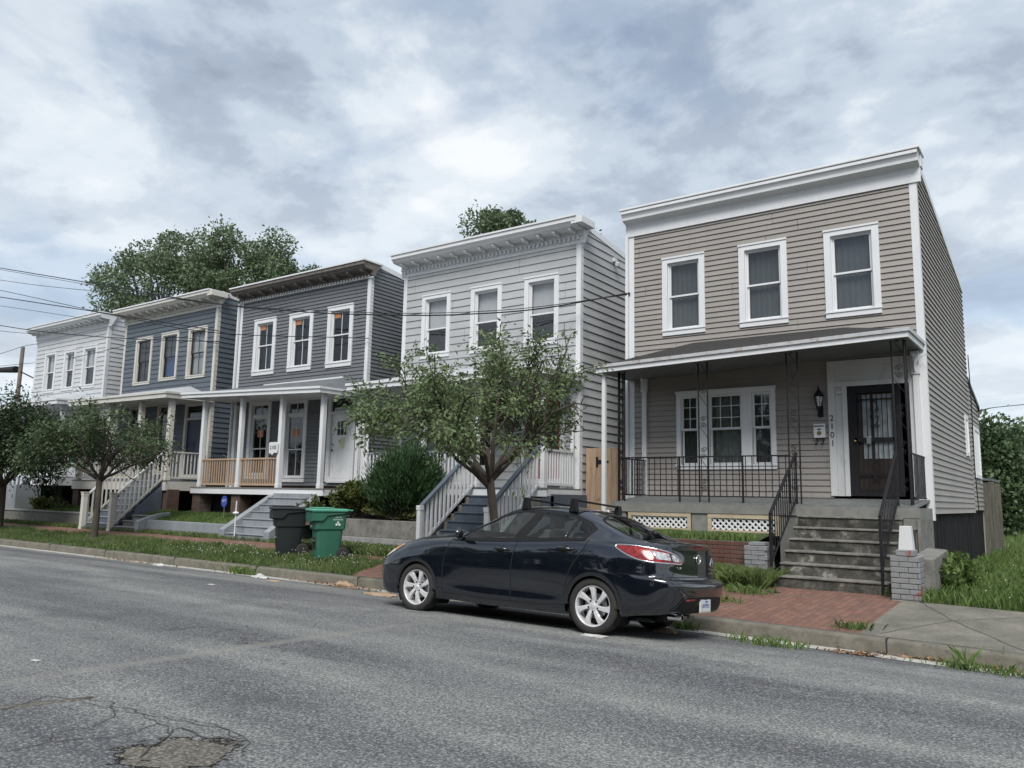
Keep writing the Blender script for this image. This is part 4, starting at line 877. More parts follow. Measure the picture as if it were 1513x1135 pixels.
rail_panel(D, (-30.8, 14.98, 1.86), (-28.95, 14.98, 1.86), .95, 'cream', 13); rail_panel(D, (-28.75, 14.98, 1.86), (-26.9, 14.98, 1.86), .95, 'cream', 13)
rail_panel(D, (-24.9, 15.08, 1.86), (-24.9, F-.1, 1.86), .95, 'cream', 9)
st = steps(D, -26.66, -25.05, 13.35, .25, 8, .2, .2, 'bluegrey', treadmat='concpaint', Yend=14.9)
MB().hexa([(-25.04, 14.0, .25), (-24.98, 14.0, .25), (-24.98, 14.9, .25), (-25.04, 14.9, .25), (-25.04, 14.0, .9), (-24.98, 14.0, .9), (-24.98, 14.9, 1.7), (-25.04, 14.9, 1.7)]).build('stair_side', 'bluegrey', st)
for x in (-26.75, -24.98):
    rail_panel(D, (x, 13.3, .35), (x, 14.9, 1.9), .95, 'cream', 11, name='stair_railing', bw=.045, top=(.06, .05), topmat='white', low=.06)
    post(D, x, 13.25, .2, 1.40, .15, 'cream', name='newel_post'); MB().box(x-.10, x+.10, 13.15, 13.35, 1.40, 1.43).build('post_cap', 'cream', D)
brick_piers(D, [-24.95, -26.8, -30.9], 14.95, .6, 1.56)
MB().box(-31, -25, 15.4, 15.42, .3, 1.6).build('dark_gap_shade', 'darkin', D)
mb = MB(); mb.tube([(X1+.05, F+2.2, 7.9), (X1+.06, F+2.1, 5), (X1+.05, F+1.6, 3.2), (X1+.06, F+1.0, 2.6), (X1+.06, F+.6, 2.8)], .015, 6); mb.tube([(X1+.05, F+2.3, 7.9), (X1+.07, F+2.3, 4), (X1+.05, F+2.2, 2.2)], .012, 6); mb.build('cable', 'white2', D)

# ======================= house E: white, farthest =======================
Eh = empty('house', (-35.6, F, .4), 'white sided house with white bracketed cornice, farthest along the row on the left', 'house')
X0, X1 = -38.75, -32.42
U = [(-37.78, -36.7, 5.72, 7.58), (-36.0, -34.95, 5.72, 7.53), (-34.33, -33.15, 5.72, 7.54)]
LW = [(-37.7, -36.6, 2.2, 4.8), (-35.8, -34.7, 2.2, 4.8)]
DR = (-33.95, -33.0, 2.0, 4.1)
holes = [wob_hole(*u, .13) for u in U+LW]+[(DR[0], DR[1], DR[2], DR[3]+.5)]
walls(Eh, X0, X1, 1.85, 8.3, 'far_sid', 'white', .19, holes, 24, 7.9)
for u in U: window(Eh, *u, mun=(1, 0), rail=.5, up='blind', lo='curt_unlit_room')
for u in LW: window(Eh, *u, mun=(1, 0), rail=.5, up='blind', lo='curt_unlit_room')
cornice(Eh, X0, X1, crown(.5, 8.74, 8.42, 8.22), 'white', brackets=(15, .08, .1, .36, 8.50, 8.38), ends=.12, capmat='white')
foundation(Eh, X0, X1, 24, 1.9, 'block')
panel_door(Eh, *DR, 'white', 'doorwhite', transom=.5)
deck(Eh, -38.8, -32.4, 14.9, 1.98, 1.7, 'concpaint', 'white', .3)
porch_roof(Eh, -39, -32.35, 14.62, 4.8, 4.8, .2, -37.2, -34, 5.5, 'white', 'tin')
for x in (-38.6, -36.5, -34.5, -32.6): post(Eh, x, 14.98, 1.98, 4.8, .15, 'white')
rail_panel(Eh, (-38.5, 14.98, 1.98), (-36.6, 14.98, 1.98), .9, 'white', 15); rail_panel(Eh, (-32.6, 15.05, 1.98), (-32.6, F-.1, 1.98), .9, 'white', 9)
rail_panel(Eh, (-34.4, 14.98, 1.98), (-32.7, 14.98, 1.98), .9, 'white', 12)
st = steps(Eh, -36.35, -34.65, 13.35, .28, 9, .187, .185, 'bluegrey', treadmat='concpaint', Yend=14.9)
for x in (-36.42, -34.55):
    rail_panel(Eh, (x, 13.3, .4), (x, 14.9, 2.0), .95, 'white', 11, name='stair_railing', bw=.045, top=(.06, .05), low=.06); post(Eh, x, 13.25, .2, 1.45, .14, 'white', name='newel_post')
MB().box(-34.5, -33.6, 14.0, 14.9, .2, 1.65).build('porch_skirt', 'concpaint', Eh); MB().box(-38.6, -33, 15.4, 15.42, .3, 1.7).build('dark_gap_shade', 'darkin', Eh)

# ---------------------------------------------------------------- front yards, walls, fences
def yard(name, x0, x1, y0, y1, z0, z1, mat):
    V = []; Fc = []; nx, ny = max(2, int((x1-x0)/.2)), 10
    for i in range(nx+1):
        for j in range(ny+1):
            x = x0+(x1-x0)*i/nx; y = y0+(y1-y0)*j/ny; V.append((x, y, z0+(z1-z0)*(j/ny)**.7+.03*noise.noise(Vector((x*2, y*2, 1)))))
    for i in range(nx):
        for j in range(ny): a = i*(ny+1)+j; Fc.append((a, a+ny+1, a+ny+2, a+1))
    return np_mesh(name, V, Fc, mat, smooth=True, kind='structure')
yard('yard', -15.65, -11.84, 13.88, F, .90, 1.05, 'soil'); yard('yard', -23.9, -19.4, 13.7, F, .55, 1.0, 'turf'); yard('yard', -17.2, -15.65, 14.0, F, .7, .95, 'soil')
yard('yard', -31.5, -26.85, 14.0, F, .6, .9, 'turf'); yard('yard', -24.9, -23.9, 13.75, F, .55, .9, 'turf'); yard('yard', -33.6, -31.5, 14.1, F, .65, .95, 'turf'); yard('yard', -8.1, -4.7, 13.78, 15.2, .80, .95, 'turf')
def wall_blocks(x0, x1, y0, y1, z0, rows, bl, mat, seed=0):
    mb = MB(); rg = random.Random(seed); z = z0
    for r, h in enumerate(rows):
        x = x0-(bl/2 if r % 2 else 0)
        while x < x1:
            a = max(x, x0)+.003; b_ = min(x+bl, x1)-.003; o = rg.uniform(-.006, .006)
            if b_-a > .03: mb.box(a, b_, y0+o, y1, z+.003, z+h-.003)
            x += bl
        z += h
    mb.box(x0+.01, x1-.01, y0+.02, y1-.01, z0, z-.02); return mb
rw = empty('retaining_wall', (-13.6, 13.7, .1), 'low weathered concrete block wall holding the shrub bed in front of the pale grey house', 'retaining wall')
MB().box(-15.7, -11.84, 13.66, 13.86, -.05, .50).build('footing', 'conc', rw, bevel=.012); wall_blocks(-15.7, -12.12, 13.69, 13.88, .50, [.42], .85, 'block', 2).build('block_course', 'block', rw, bevel=.01)
MB().box(-12.12, -11.84, 13.6, 13.9, .1, .97).build('end_pier', 'block', rw, bevel=.015)
w2 = empty('retaining_wall', (-21.7, 13.7, .1), 'low smooth grey wall edging the grass yard of the mid grey house', 'retaining wall')
MB().box(-24.2, -19.4, 13.55, 13.72, .0, .62).build('wall', 'concpaint', w2, bevel=.015)
w3 = empty('retaining_wall', (-30, 13.9, .1), 'low dark stone wall in front of the overgrown bank between the white and blue houses', 'retaining wall')
MB().box(-34.3, -27.0, 13.95, 14.12, .0, .66).build('wall', 'block', w3, bevel=.015); MB().box(-34.35, -26.95, 13.92, 14.15, .66, .72).build('coping', 'conc', w3, bevel=.01)
gs = empty('garden_steps', (-24.5, 13.2, .2), 'three worn concrete garden steps between blue house stairs and smooth grey wall', 'steps')
sgo = steps(gs, -24.9, -23.6, 13.3, .22, 3, .17, .3, 'block', treadmat='conc', Yend=14.3)
mb = MB(); mb.prism([(13.25, .2), (14.3, .2), (14.3, .85), (13.9, .80), (13.5, .68), (13.25, .58)], 'X', -23.58, -23.40); mb.build('cheek', 'concpaint', gs, bevel=.02)
# brick planter wall and painted piers before house A
pw = empty('planter_wall', (-6.4, 13.7, .1), 'low crumbling red brick wall with grass on top before the lattice of the tan house', 'brick wall')
MB().box(-8.1, -4.75, 13.60, 13.78, -.05, .40).build('footing', 'block', pw, bevel=.012)
wall_blocks(-8.1, -4.75, 13.62, 13.80, .40, [.072]*6, .21, 'brick', 5).build('brickwork', 'brick', pw)
def pier(x0, x1, y0, y1, z0, rows, lab, seed):
    p = empty('brick_pier', ((x0+x1)/2, (y0+y1)/2, z0), lab, 'brick pier')
    wall_blocks(x0, x1, y0, y1, z0, [.078]*rows, .24, 'brickgrey', seed).build('brickwork', 'brickgrey', p, bevel=.008); return p
p1 = pier(-4.75, -4.36, 13.42, 13.85, .08, 9, 'grey painted brick pier left of the worn concrete steps, red brick showing through', 3)
MB().box(-4.70, -4.42, 13.50, 13.80, .785, .84).build('mortar_cap', 'brickgrey', p1, bevel=.01)
p2 = pier(-2.40, -2.00, 12.98, 13.42, .06, 9, 'grey painted brick pier right of the worn concrete steps with a tapering white cap', 8)
MB().box(-2.33, -2.08, 13.04, 13.36, .765, .85).build('mortar_cap', 'brickgrey', p2, bevel=.012)
def frustum(mb, x, y, z0, z1, a, b_): return mb.hexa([(x-a, y-a, z0), (x+a, y-a, z0), (x+a, y+a, z0), (x-a, y+a, z0), (x-b_, y-b_, z1), (x+b_, y-b_, z1), (x+b_, y+b_, z1), (x-b_, y+b_, z1)])
frustum(MB(), -2.20, 13.2, .85, 1.20, .10, .075).build('pyramid_cap', 'white2', p2, bevel=.006)
mb = MB(); mb.hexa([(-2.18, 13.46, .0), (-1.88, 13.46, .0), (-1.88, 14.9, .0), (-2.18, 14.9, .0), (-2.18, 13.46, .74), (-1.88, 13.46, .72), (-1.88, 14.9, .80), (-2.18, 14.9, .82)]); o = mb.build('concrete_block', 'block', None, bevel=.015)
tag(o, 'plain grey concrete block behind the right brick pier beside the lawn', 'concrete block')
MB().box(-2.31, -2.27, 14.95, F, .1, 1.27).build('porch_skirt', 'block', A)
# wooden gate fence between A and B; old fence behind A on the right
def board_fence(name, lab, x0, x1, y, z0, z1, bw, mat, axis='X', jag=.0, seed=1, hinge=False):
    f = empty(name, (x0, y, z0) if axis == 'X' else (y, x0, z0), lab, 'fence'); rg = random.Random(seed); mb = MB(); x = x0
    while x < x1-.02:
        b_ = min(x+bw-.006, x1); dz = rg.uniform(-jag, jag); o = rg.uniform(-.004, .004)
        if axis == 'X': mb.box(x, b_, y+o, y+.02+o, z0, z1+dz)
        else: mb.box(y+o, y+.02+o, x, b_, z0, z1+dz)
        x += bw
    mb.build('board_panel', mat, f)
    r = MB()
    for zz in (z0+.35, (z0+z1)/2, z1-.3):
        if axis == 'X': r.box(x0, x1, y+.03, y+.07, zz, zz+.09)
        else: r.box(y+.03, y+.07, x0, x1, zz, zz+.09)
    r.build('rail', mat, f)
    if hinge:
        h = MB(); zz = z1-.33; h.box(x0+.28, x0+.34, y-.015, y-.005, zz-.12, zz+.12); h.prism([(x0+.34, zz-.05), (x0+.62, zz-.02), (x0+.62, zz+.02), (x0+.34, zz+.05)], 'Y', y-.015, y-.005); h.build('hinge', 'iron', f)
    return f
board_fence('wooden_fence', 'new pale board fence filling the gap between the tan and the pale grey house', -9.7, -8.42, 16.6, .3, 2.72, .14, 'cedar', hinge=True)
board_fence('wooden_fence', 'leaning weathered grey board fence behind the right side of the tan house', -2.30, -1.86, 25.7, .2, 2.22, .15, 'oldwood', jag=.08, seed=4)
board_fence('wooden_fence', 'weathered side run of old fence with a broken gap behind the tan house', 26.6, 29.5, -2.28, .2, 2.1, .16, 'oldwood', axis='Y', jag=.15, seed=6)
sh = empty('garden_shed', (-2.6, 28, .2), 'small grey shed roof showing over the old board fence behind the tan house', 'shed')
MB().box(-4.5, -2.45, 27.9, 30, .2, 2.35).build('wall', 'oldwood', sh); MB().hexa([(-4.6, 27.6, 2.45), (-2.2, 27.6, 2.28), (-2.2, 30.2, 2.28), (-4.6, 30.2, 2.45), (-4.6, 27.6, 2.52), (-2.2, 27.6, 2.35), (-2.2, 30.2, 2.35), (-4.6, 30.2, 2.52)]).build('roof', 'roofdk', sh)
gr_ = empty('guard_rail', (4, 60, .4), 'distant pale metal rail along the far edge of the lawn on the right', 'guard rail')
mb = MB(); mb.box(-8, 30, 59.9, 60, .75, .95); mb.build('beam', 'silver', gr_)
mb = MB(); [mb.vbar(-8+k*2.4, 60.05, .2, .95, .12) for k in range(16)]; mb.build('post_row', 'oldwood', gr_)
# ---------------------------------------------------------------- the car
MT['carpaint'] = None
m, t, b = new_mat('black_car_paint')
n = tnoise(t, 3, 5, .6); c = tramp(t, n, [(.3, (.002, .003, .006)), (.7, (.004, .006, .011))])
dust = tramp(t, tnoise(t, 14, 8, .7), [(.45, (0, 0, 0)), (.9, (.018, .018, .018))]); c = tmix(t, dust, c, (.14, .13, .12))
t.links.new(c, b.inputs['Base Color']); b.inputs['Roughness'].default_value = .33; b.inputs['Coat Weight'].default_value = 1; b.inputs['Coat Roughness'].default_value = .04; b.inputs['Coat IOR'].default_value = 1.85; b.inputs['Specular IOR Level'].default_value = .12
t.links.new(tramp(t, tnoise(t, 6, 6, .6), [(.3, (.25,)*3), (.8, (.42,)*3)]), b.inputs['Roughness']); MT['carpaint'] = m
MT['rubber'] = paint('tyre_rubber', (.022, .021, .02), .8, .25, 8, (.06, .055, .05), .3, False, .3, 60)
MT['alloy'] = paint('silver_alloy', (.60, .60, .61), .35, .08, 6, (.28, .25, .21), .35, metallic=.3)
MT['plastic'] = paint('black_plastic', (.009, .009, .010), .55, .2, 8, spec=.2); MT['seam'] = paint('black_gap', (.004, .004, .004), .9, .1); MT['interior'] = paint('dark_grey_seats', (.05, .05, .052), .8, .2)
m, t, b = new_mat('red_lamp_lens'); t.links.new(tramp(t, tnoise(t, 22, 5, .6), [(.3, (.08, .004, .006)), (.7, (.30, .018, .022))]), b.inputs['Base Color']); b.inputs['Roughness'].default_value = .12; b.inputs['Coat Weight'].default_value = .2; MT['redlens'] = m
m, t, b = new_mat('clear_lamp_lens'); t.links.new(tramp(t, tnoise(t, 30, 4, .6), [(.35, (.22, .22, .23)), (.65, (.70, .71, .73))]), b.inputs['Base Color']); b.inputs['Roughness'].default_value = .1; b.inputs['Metallic'].default_value = .4; MT['clearlens'] = m
m, t, b = new_mat('clouded_headlamp'); b.inputs['Base Color'].default_value = (.55, .52, .42, 1); b.inputs['Roughness'].default_value = .25; MT['headlens'] = m
MT['amber'] = flat('amber_lens', (.5, .2, .05), .2); MT['chrome'] = flat('chrome', (.75, .75, .75), .12, 1, .02); MT['plate'] = flat('licence_plate', (.55, .57, .60), .4); MT['plateblue'] = flat('plate_lettering', (.03, .06, .22)); MT['platecream'] = flat('plate_frame', (.62, .58, .42))
XF = -8.18
car = empty('parked_car', (XF, 8.84, -.065), 'black four-door saloon with roof bars parked at the kerb', 'car')
car.rotation_euler = (R(-4.4), 0, 0)
CARM = Matrix.Translation((XF, 8.84, -.065)) @ Matrix.Rotation(R(-4.4), 4, 'X')
def cbuild(mb, name, mat, parent=None, smooth=False, bevel=0, mirror=False):
    v = mb.v; mb.v = [tuple(CARM @ Vector(p)) for p in v]
    return mb.build(name, mat, parent or car, smooth=smooth, bevel=bevel)
rows = [
 [(.12,0,.22),(.06,0,.25),(.0,0,.40),(.0,0,.52),(.03,0,.62),(.07,0,.70),(.13,0,.765),(.22,0,.82),(.34,0,.875),(.46,0,.915)],
 [(.13,.35,.22),(.07,.35,.25),(.02,.36,.40),(.02,.36,.52),(.05,.36,.62),(.09,.36,.69),(.17,.36,.765),(.30,.30,.84),(.44,.2,.90),(.55,0,.94)],
 [(.20,.62,.2),(.15,.64,.25),(.11,.65,.4),(.11,.65,.52),(.13,.65,.62),(.18,.64,.70),(.27,.60,.785),(.42,.46,.87),(.58,.25,.94),(.68,0,.97)],
 [(.36,.77,.2),(.31,.80,.26),(.27,.805,.40),(.27,.815,.54),(.29,.81,.65),(.36,.78,.745),(.47,.72,.84),(.62,.55,.92),(.76,.3,.975),(.85,0,.995)],
 [(.6,.81,.2),(.58,.845,.28),(.57,.86,.42),(.57,.87,.56),(.58,.862,.69),(.61,.83,.805),(.68,.75,.905),(.78,.57,.96),(.9,.3,1.005),(.97,0,1.02)],
 [(.92,.82,.2),(.92,.86,.28),(.92,.876,.42),(.92,.882,.58),(.92,.875,.74),(.92,.84,.88),(.93,.76,.96),(.98,.58,1.0),(1.04,.3,1.035),(1.09,0,1.05)],
 [(1.3,.83,.2),(1.3,.862,.28),(1.3,.872,.42),(1.3,.876,.60),(1.3,.872,.78),(1.3,.845,.925),(1.31,.77,.995),(1.30,.62,1.03),(1.27,.33,1.06),(1.25,0,1.07)],
 [(1.6,.83,.2),(1.6,.862,.28),(1.6,.868,.42),(1.6,.875,.60),(1.6,.872,.80),(1.6,.845,.945),(1.58,.775,1.01),(1.52,.67,1.065),(1.42,.35,1.085),(1.38,0,1.09)],
 [(2.0,.83,.19),(2.0,.862,.27),(2.0,.866,.42),(2.0,.876,.60),(2.0,.873,.82),(2.0,.84,.965),(1.94,.765,1.07),(1.90,.69,1.165),(1.80,.38,1.25),(1.74,0,1.265)],
 [(2.35,.83,.19),(2.35,.862,.27),(2.35,.866,.42),(2.35,.877,.61),(2.35,.874,.84),(2.35,.84,.98),(2.32,.735,1.17),(2.30,.625,1.335),(2.18,.35,1.405),(2.12,0,1.42)],
 [(2.7,.83,.19),(2.7,.862,.27),(2.7,.866,.42),(2.7,.877,.62),(2.7,.875,.85),(2.7,.84,1.0),(2.7,.728,1.20),(2.7,.60,1.385),(2.62,.34,1.445),(2.6,0,1.46)],
 [(3.1,.83,.19),(3.1,.862,.27),(3.1,.868,.42),(3.1,.879,.63),(3.1,.876,.87),(3.1,.84,1.02),(3.1,.728,1.20),(3.08,.595,1.365),(3.05,.34,1.435),(3.05,0,1.45)],
 [(3.5,.82,.2),(3.5,.862,.28),(3.5,.876,.44),(3.5,.884,.64),(3.5,.877,.88),(3.5,.84,1.03),(3.5,.735,1.155),(3.46,.605,1.265),(3.44,.35,1.355),(3.44,0,1.372)],
 [(3.86,.81,.22),(3.86,.855,.29),(3.87,.87,.45),(3.87,.878,.64),(3.86,.865,.88),(3.84,.825,1.025),(3.84,.74,1.085),(3.82,.62,1.145),(3.82,.36,1.205),(3.82,0,1.22)],
 [(4.12,.80,.26),(4.13,.84,.32),(4.15,.85,.46),(4.15,.85,.64),(4.12,.835,.86),(4.09,.79,.995),(4.10,.72,1.04),(4.12,.60,1.07),(4.14,.34,1.095),(4.15,0,1.10)],
 [(4.30,.76,.28),(4.34,.79,.34),(4.37,.80,.46),(4.38,.80,.64),(4.30,.775,.85),(4.27,.73,.97),(4.29,.67,1.02),(4.32,.55,1.055),(4.35,.3,1.08),(4.36,0,1.085)],
 [(4.42,.64,.3),(4.47,.66,.34),(4.51,.67,.46),(4.53,.67,.63),(4.42,.63,.84),(4.40,.60,.965),(4.41,.57,1.02),(4.43,.48,1.05),(4.45,.27,1.072),(4.46,0,1.076)],
 [(4.48,.36,.3),(4.53,.36,.34),(4.57,.36,.46),(4.58,.36,.62),(4.47,.36,.84),(4.465,.35,.965),(4.475,.34,1.03),(4.49,.28,1.055),(4.49,.15,1.066),(4.49,0,1.07)],
 [(4.49,0,.3),(4.54,0,.34),(4.58,0,.46),(4.59,0,.62),(4.48,0,.84),(4.475,0,.965),(4.485,0,1.03),(4.50,0,1.055),(4.50,0,1.066),(4.50,0,1.07)]]
G = []
for i, r in enumerate(rows):
    a, b_ = Vector(r[3]), Vector(r[4]); k = i/len(rows)
    if i >= 14: mid = Vector((b_.x+(a.x-b_.x)*(.10 if i > 14 else .3), b_.y+(a.y-b_.y)*.4, a.z+.055)); a = Vector((a.x, a.y, a.z))
    elif i <= 2: mid = a.lerp(b_, .5)
    else: mid = a.lerp(b_, .5)+Vector((0, .004, 0))
    G.append([Vector(p) for p in r[:4]]+[mid]+[Vector(p) for p in r[4:]])
def cr(p0, p1, p2, p3, t):
    return .5*((2*p1)+(p2-p0)*t+(2*p0-5*p1+4*p2-p3)*t*t+(3*p1-p0-3*p2+p3)*t*t*t)
def spl(P, sub):
    out = []; n = len(P)
    for i in range(n-1):
        p0 = P[i-1] if i else 2*P[0]-P[1]; p3 = P[i+2] if i+2 < n else 2*P[-1]-P[-2]
        for k in range(sub): out.append(cr(p0, P[i], P[i+1], p3, k/sub))
    out.append(P[-1]); return out
SU, SV = 12, 7
cols = [spl([G[i][j] for i in range(len(G))], SU) for j in range(len(G[0]))]
gridp = [spl([cols[j][i] for j in range(len(cols))], SV) for i in range(len(cols[0]))]
NI, NJ = len(gridp), len(gridp[0])
for r in gridp:
    for p in r: p.y = max(0, p.y)
    r[-1].y = 0
BV = [Vector(p) for r in gridp for p in r]; BF = []
for i in range(NI-1):
    for j in range(NJ-1): a = i*NJ+j; BF.append((a, a+1, a+NJ+1, a+NJ))
off = len(BV); BV += [Vector((p.x, -p.y, p.z)) for p in BV[:off]]
BF += [tuple(off+k for k in reversed(f)) for f in BF[:]]
bvh = BVHTree.FromPolygons(BV, BF)
def cast(axis, a, b_, s=-1):
    if axis == 'side': o, d = Vector((a, s*2, b_)), Vector((0, -s, 0))
    elif axis == 'top': o, d = Vector((a, b_, 3)), Vector((0, 0, -1))
    elif axis == 'rear': o, d = Vector((6, a, b_)), Vector((-1, 0, 0))
    elif axis == 'front': o, d = Vector((-2, a, b_)), Vector((1, 0, 0))
    elif axis == 'corner': # oblique view from behind left: a runs along (u - v), b = z
        dd = Vector((-.62, .78, 0)); o = Vector((4.3, -.62, 0))+Vector((.78, .62, 0))*a-dd*3; o.z = b_; d = dd
    elif axis == 'cornerF':
        dd = Vector((.66, .75, 0)); o = Vector((.30, -.70, 0))+Vector((.75, -.66, 0))*a-dd*3; o.z = b_; d = dd
    h = bvh.ray_cast(o, d)
    if h[0] is None: return None, None
    n = h[1]; n = n if n.dot(d) < 0 else -n
    return h[0], n
def smooth_poly(P, k=6, closed=True):
    P = [Vector(p) for p in P]; n = len(P); out = []
    for i in range(n if closed else n-1):
        p0, p1, p2, p3 = P[(i-1) % n], P[i], P[(i+1) % n], P[(i+2) % n]
        if not closed:
            if i == 0: p0 = 2*P[0]-P[1]
            if i == n-2: p3 = 2*P[-1]-P[-2]
        for q in range(k): out.append(cr(p0, p1, p2, p3, q/k))
    if not closed: out.append(P[-1])
    return out
def line_poly(P, k=8):
    P = [Vector(p) for p in P]; out = []
    for a, b_ in zip(P, P[1:]+P[:1]):
        for q in range(k): out.append(a.lerp(b_, q/k))
    return out
def patch(axis, poly, offset, name, mat, parent=None, s=-1, step=.03, mirror=True):
    x0 = min(p.x for p in poly); x1 = max(p.x for p in poly); y0 = min(p.y for p in poly); y1 = max(p.y for p in poly)
    gp = [Vector((x, y)) for x in np.arange(x0+step/2, x1, step) for y in np.arange(y0+step/2, y1, step)]
    vs, es, fs, *_ = geometry.delaunay_2d_cdt([Vector(p[:2]) for p in poly]+gp, [], [list(range(len(poly)))], 1, 1e-5)
    mb = MB(); ok = {}
    for i, v in enumerate(vs):
        h, n = cast(axis, v.x, v.y, s)
        if h is not None: ok[i] = len(mb.v); mb.v.append(tuple(h+n*offset))
    for f in fs:
        if all(k in ok for k in f): mb.f.append(tuple(ok[k] for k in f))
    if mirror and axis in ('side', 'corner', 'cornerF'):
        m2 = MB(); m2.v = [(x, -y, z) for x, y, z in mb.v]; m2.f = [tuple(reversed(f)) for f in mb.f]
        p2 = parent
        if parent is not None and parent.get('twin'): p2 = TWIN[parent['twin']]
        o2 = cbuild(m2, name, mat, p2, smooth=True); o1 = cbuild(mb, name, mat, parent, smooth=True); TWIN[o2.name] = o2; o1['twin'] = o2.name; return o1
    return cbuild(mb, name, mat, parent, smooth=True)
def ring(axis, inner, outer, offset, name, mat, parent=None, s=-1, mirror=True, lift=.0):
    mb = MB(); n = len(inner)
    for P, o_ in ((inner, offset), (outer, offset)):
        for p in P:
            h, nn = cast(axis, p.x, p.y, s); h = h if h is not None else Vector((p.x, 0, p.y)); nn = nn if nn is not None else Vector((0, s, 0)); mb.v.append(tuple(h+nn*o_))
    for P in (inner, outer):
        for p in P:
            h, nn = cast(axis, p.x, p.y, s); h = h if h is not None else Vector((p.x, 0, p.y)); nn = nn if nn is not None else Vector((0, s, 0)); mb.v.append(tuple(h-nn*.012))
    for k in range(n):
        k2 = (k+1) % n; mb.f.append((k, k2, n+k2, n+k)); mb.f.append((k, 2*n+k, 2*n+k2, k2)); mb.f.append((n+k, n+k2, 3*n+k2, 3*n+k))
    if mirror and axis in ('side', 'corner', 'cornerF'):
        m2 = MB(); m2.v = [(x, -y, z) for x, y, z in mb.v]; m2.f = [tuple(reversed(f)) for f in mb.f]
        p2 = parent
        if parent is not None and parent.get('twin'): p2 = TWIN[parent['twin']]
        o2 = cbuild(m2, name, mat, p2, smooth=True); o1 = cbuild(mb, name, mat, parent, smooth=True); TWIN[o2.name] = o2; o1['twin'] = o2.name; return o1
    return cbuild(mb, name, mat, parent, smooth=True)
def grow(P, d):
    c = sum((Vector(p) for p in P), Vector((0, 0)))/len(P); n = len(P); out = []
    for i in range(n):
        a, b_ = P[i-1], P[(i+1) % n]; t_ = (b_-a); nn = Vector((t_.y, -t_.x)).normalized()
        if nn.dot(P[i]-c) < 0: nn = -nn
        out.append(P[i]+nn*d)
    return out
def strip(axis, pts, w_, offset, name, mat, parent=None, mirror=True, s=-1):
    mb = MB(); P = [Vector(p) for p in pts]; L_ = []
    for i, p in enumerate(P):
        d = (P[min(i+1, len(P)-1)]-P[max(i-1, 0)]).normalized(); nn = Vector((-d.y, d.x))*w_/2
        for q in (p-nn, p+nn):
            h, n2 = cast(axis, q.x, q.y, s)
            if h is None: h = Vector(mb.v[-1]) if mb.v else Vector((q.x, s*.8, q.y)); n2 = Vector((0, 0, 0))
            mb.v.append(tuple(h+n2*offset))
    for i in range(len(P)-1): mb.f.append((2*i, 2*i+1, 2*i+3, 2*i+2))
    if mirror and axis in ('side', 'corner', 'cornerF'):
        m2 = MB(); m2.v = [(x, -y, z) for x, y, z in mb.v]; m2.f = [tuple(reversed(f)) for f in mb.f]
        p2 = parent
        if parent is not None and parent.get('twin'): p2 = TWIN[parent['twin']]
        o2 = cbuild(m2, name, mat, p2, smooth=True); o1 = cbuild(mb, name, mat, parent, smooth=True); TWIN[o2.name] = o2; o1['twin'] = o2.name; return o1
    return cbuild(mb, name, mat, parent, smooth=True)
TWIN = {}
V2 = lambda *p: [Vector(q) for q in p]
# side glass outlines (u, z)
g1_ = line_poly([(1.60, .985), (1.80, 1.105), (1.99, 1.205), (2.20, 1.29), (2.40, 1.335), (2.58, 1.353), (2.64, 1.352), (2.42, 1.020)], 5)
g2_ = line_poly([(2.60, 1.028), (2.775, 1.345), (2.95, 1.338), (3.08, 1.318), (3.235, 1.285), (3.17, 1.052)], 5)
g3_ = line_poly([(3.215, 1.055), (3.275, 1.273), (3.40, 1.222), (3.475, 1.175), (3.40, 1.062)], 5)
dlo = line_poly([(1.53, .955), (1.78, 1.12), (1.97, 1.225), (2.19, 1.312), (2.40, 1.358), (2.62, 1.376), (2.80, 1.372), (3.0, 1.355), (3.22, 1.312), (3.42, 1.24), (3.53, 1.172), (3.44, 1.040), (3.2, 1.030), (2.5, .995), (2.0, .968)], 5)
def inside(P, x, y):
    c = False; n = len(P)
    for i in range(n):
        a, b_ = P[i], P[i-1]
        if (a.y > y) != (b_.y > y) and x < (b_.x-a.x)*(y-a.y)/(b_.y-a.y)+a.x: c = not c
    return c
rg_ = smooth_poly([(3.50, 0), (3.50, .40), (3.55, .525), (3.80, .575), (4.10, .60), (4.125, .40), (4.135, 0), (4.125, -.40), (4.10, -.60), (3.80, -.575), (3.55, -.525), (3.50, -.40)], 6)
ws_ = smooth_poly([(1.43, 0), (1.47, .40), (1.60, .66), (1.88, .63), (2.12, .575), (2.07, .3), (2.04, 0), (2.07, -.3), (2.12, -.575), (1.88, -.63), (1.60, -.66), (1.47, -.40)], 6)
AR = .352; WF, WR, WZ = .92, 3.59, .315
keep = []
for f in BF:
    c = sum((BV[k] for k in f), Vector())/4
    if c.z < 1.0 and abs(c.y) > .45 and (math.hypot(c.x-WF, c.z-WZ) < AR or math.hypot(c.x-WR, c.z-WZ) < AR): continue
    if c.z > .95 and abs(c.y) > .55 and any(inside(grow_, c.x, c.z) for grow_ in (g1_, g2_, g3_)): continue
    if c.z > 1.06 and (inside(rg_, c.x, c.y) or inside(ws_, c.x, c.y)): continue
    keep.append(f)
mb = MB(); mb.v = [tuple(v) for v in BV]; mb.f = keep
# underside
mb.box(.3, 4.2, -.60, .60, .19, .23)
body = cbuild(mb, 'body', 'carpaint', smooth=True, )
bm = bmesh.new(); bm.from_mesh(body.data); bmesh.ops.remove_doubles(bm, verts=bm.verts, dist=2e-4); bmesh.ops.recalc_face_normals(bm, faces=bm.faces)
for e in bm.edges:
    if len(e.link_faces) == 2 and e.calc_face_angle(0) > R(38): e.smooth = False
bm.to_mesh(body.data); bm.free()
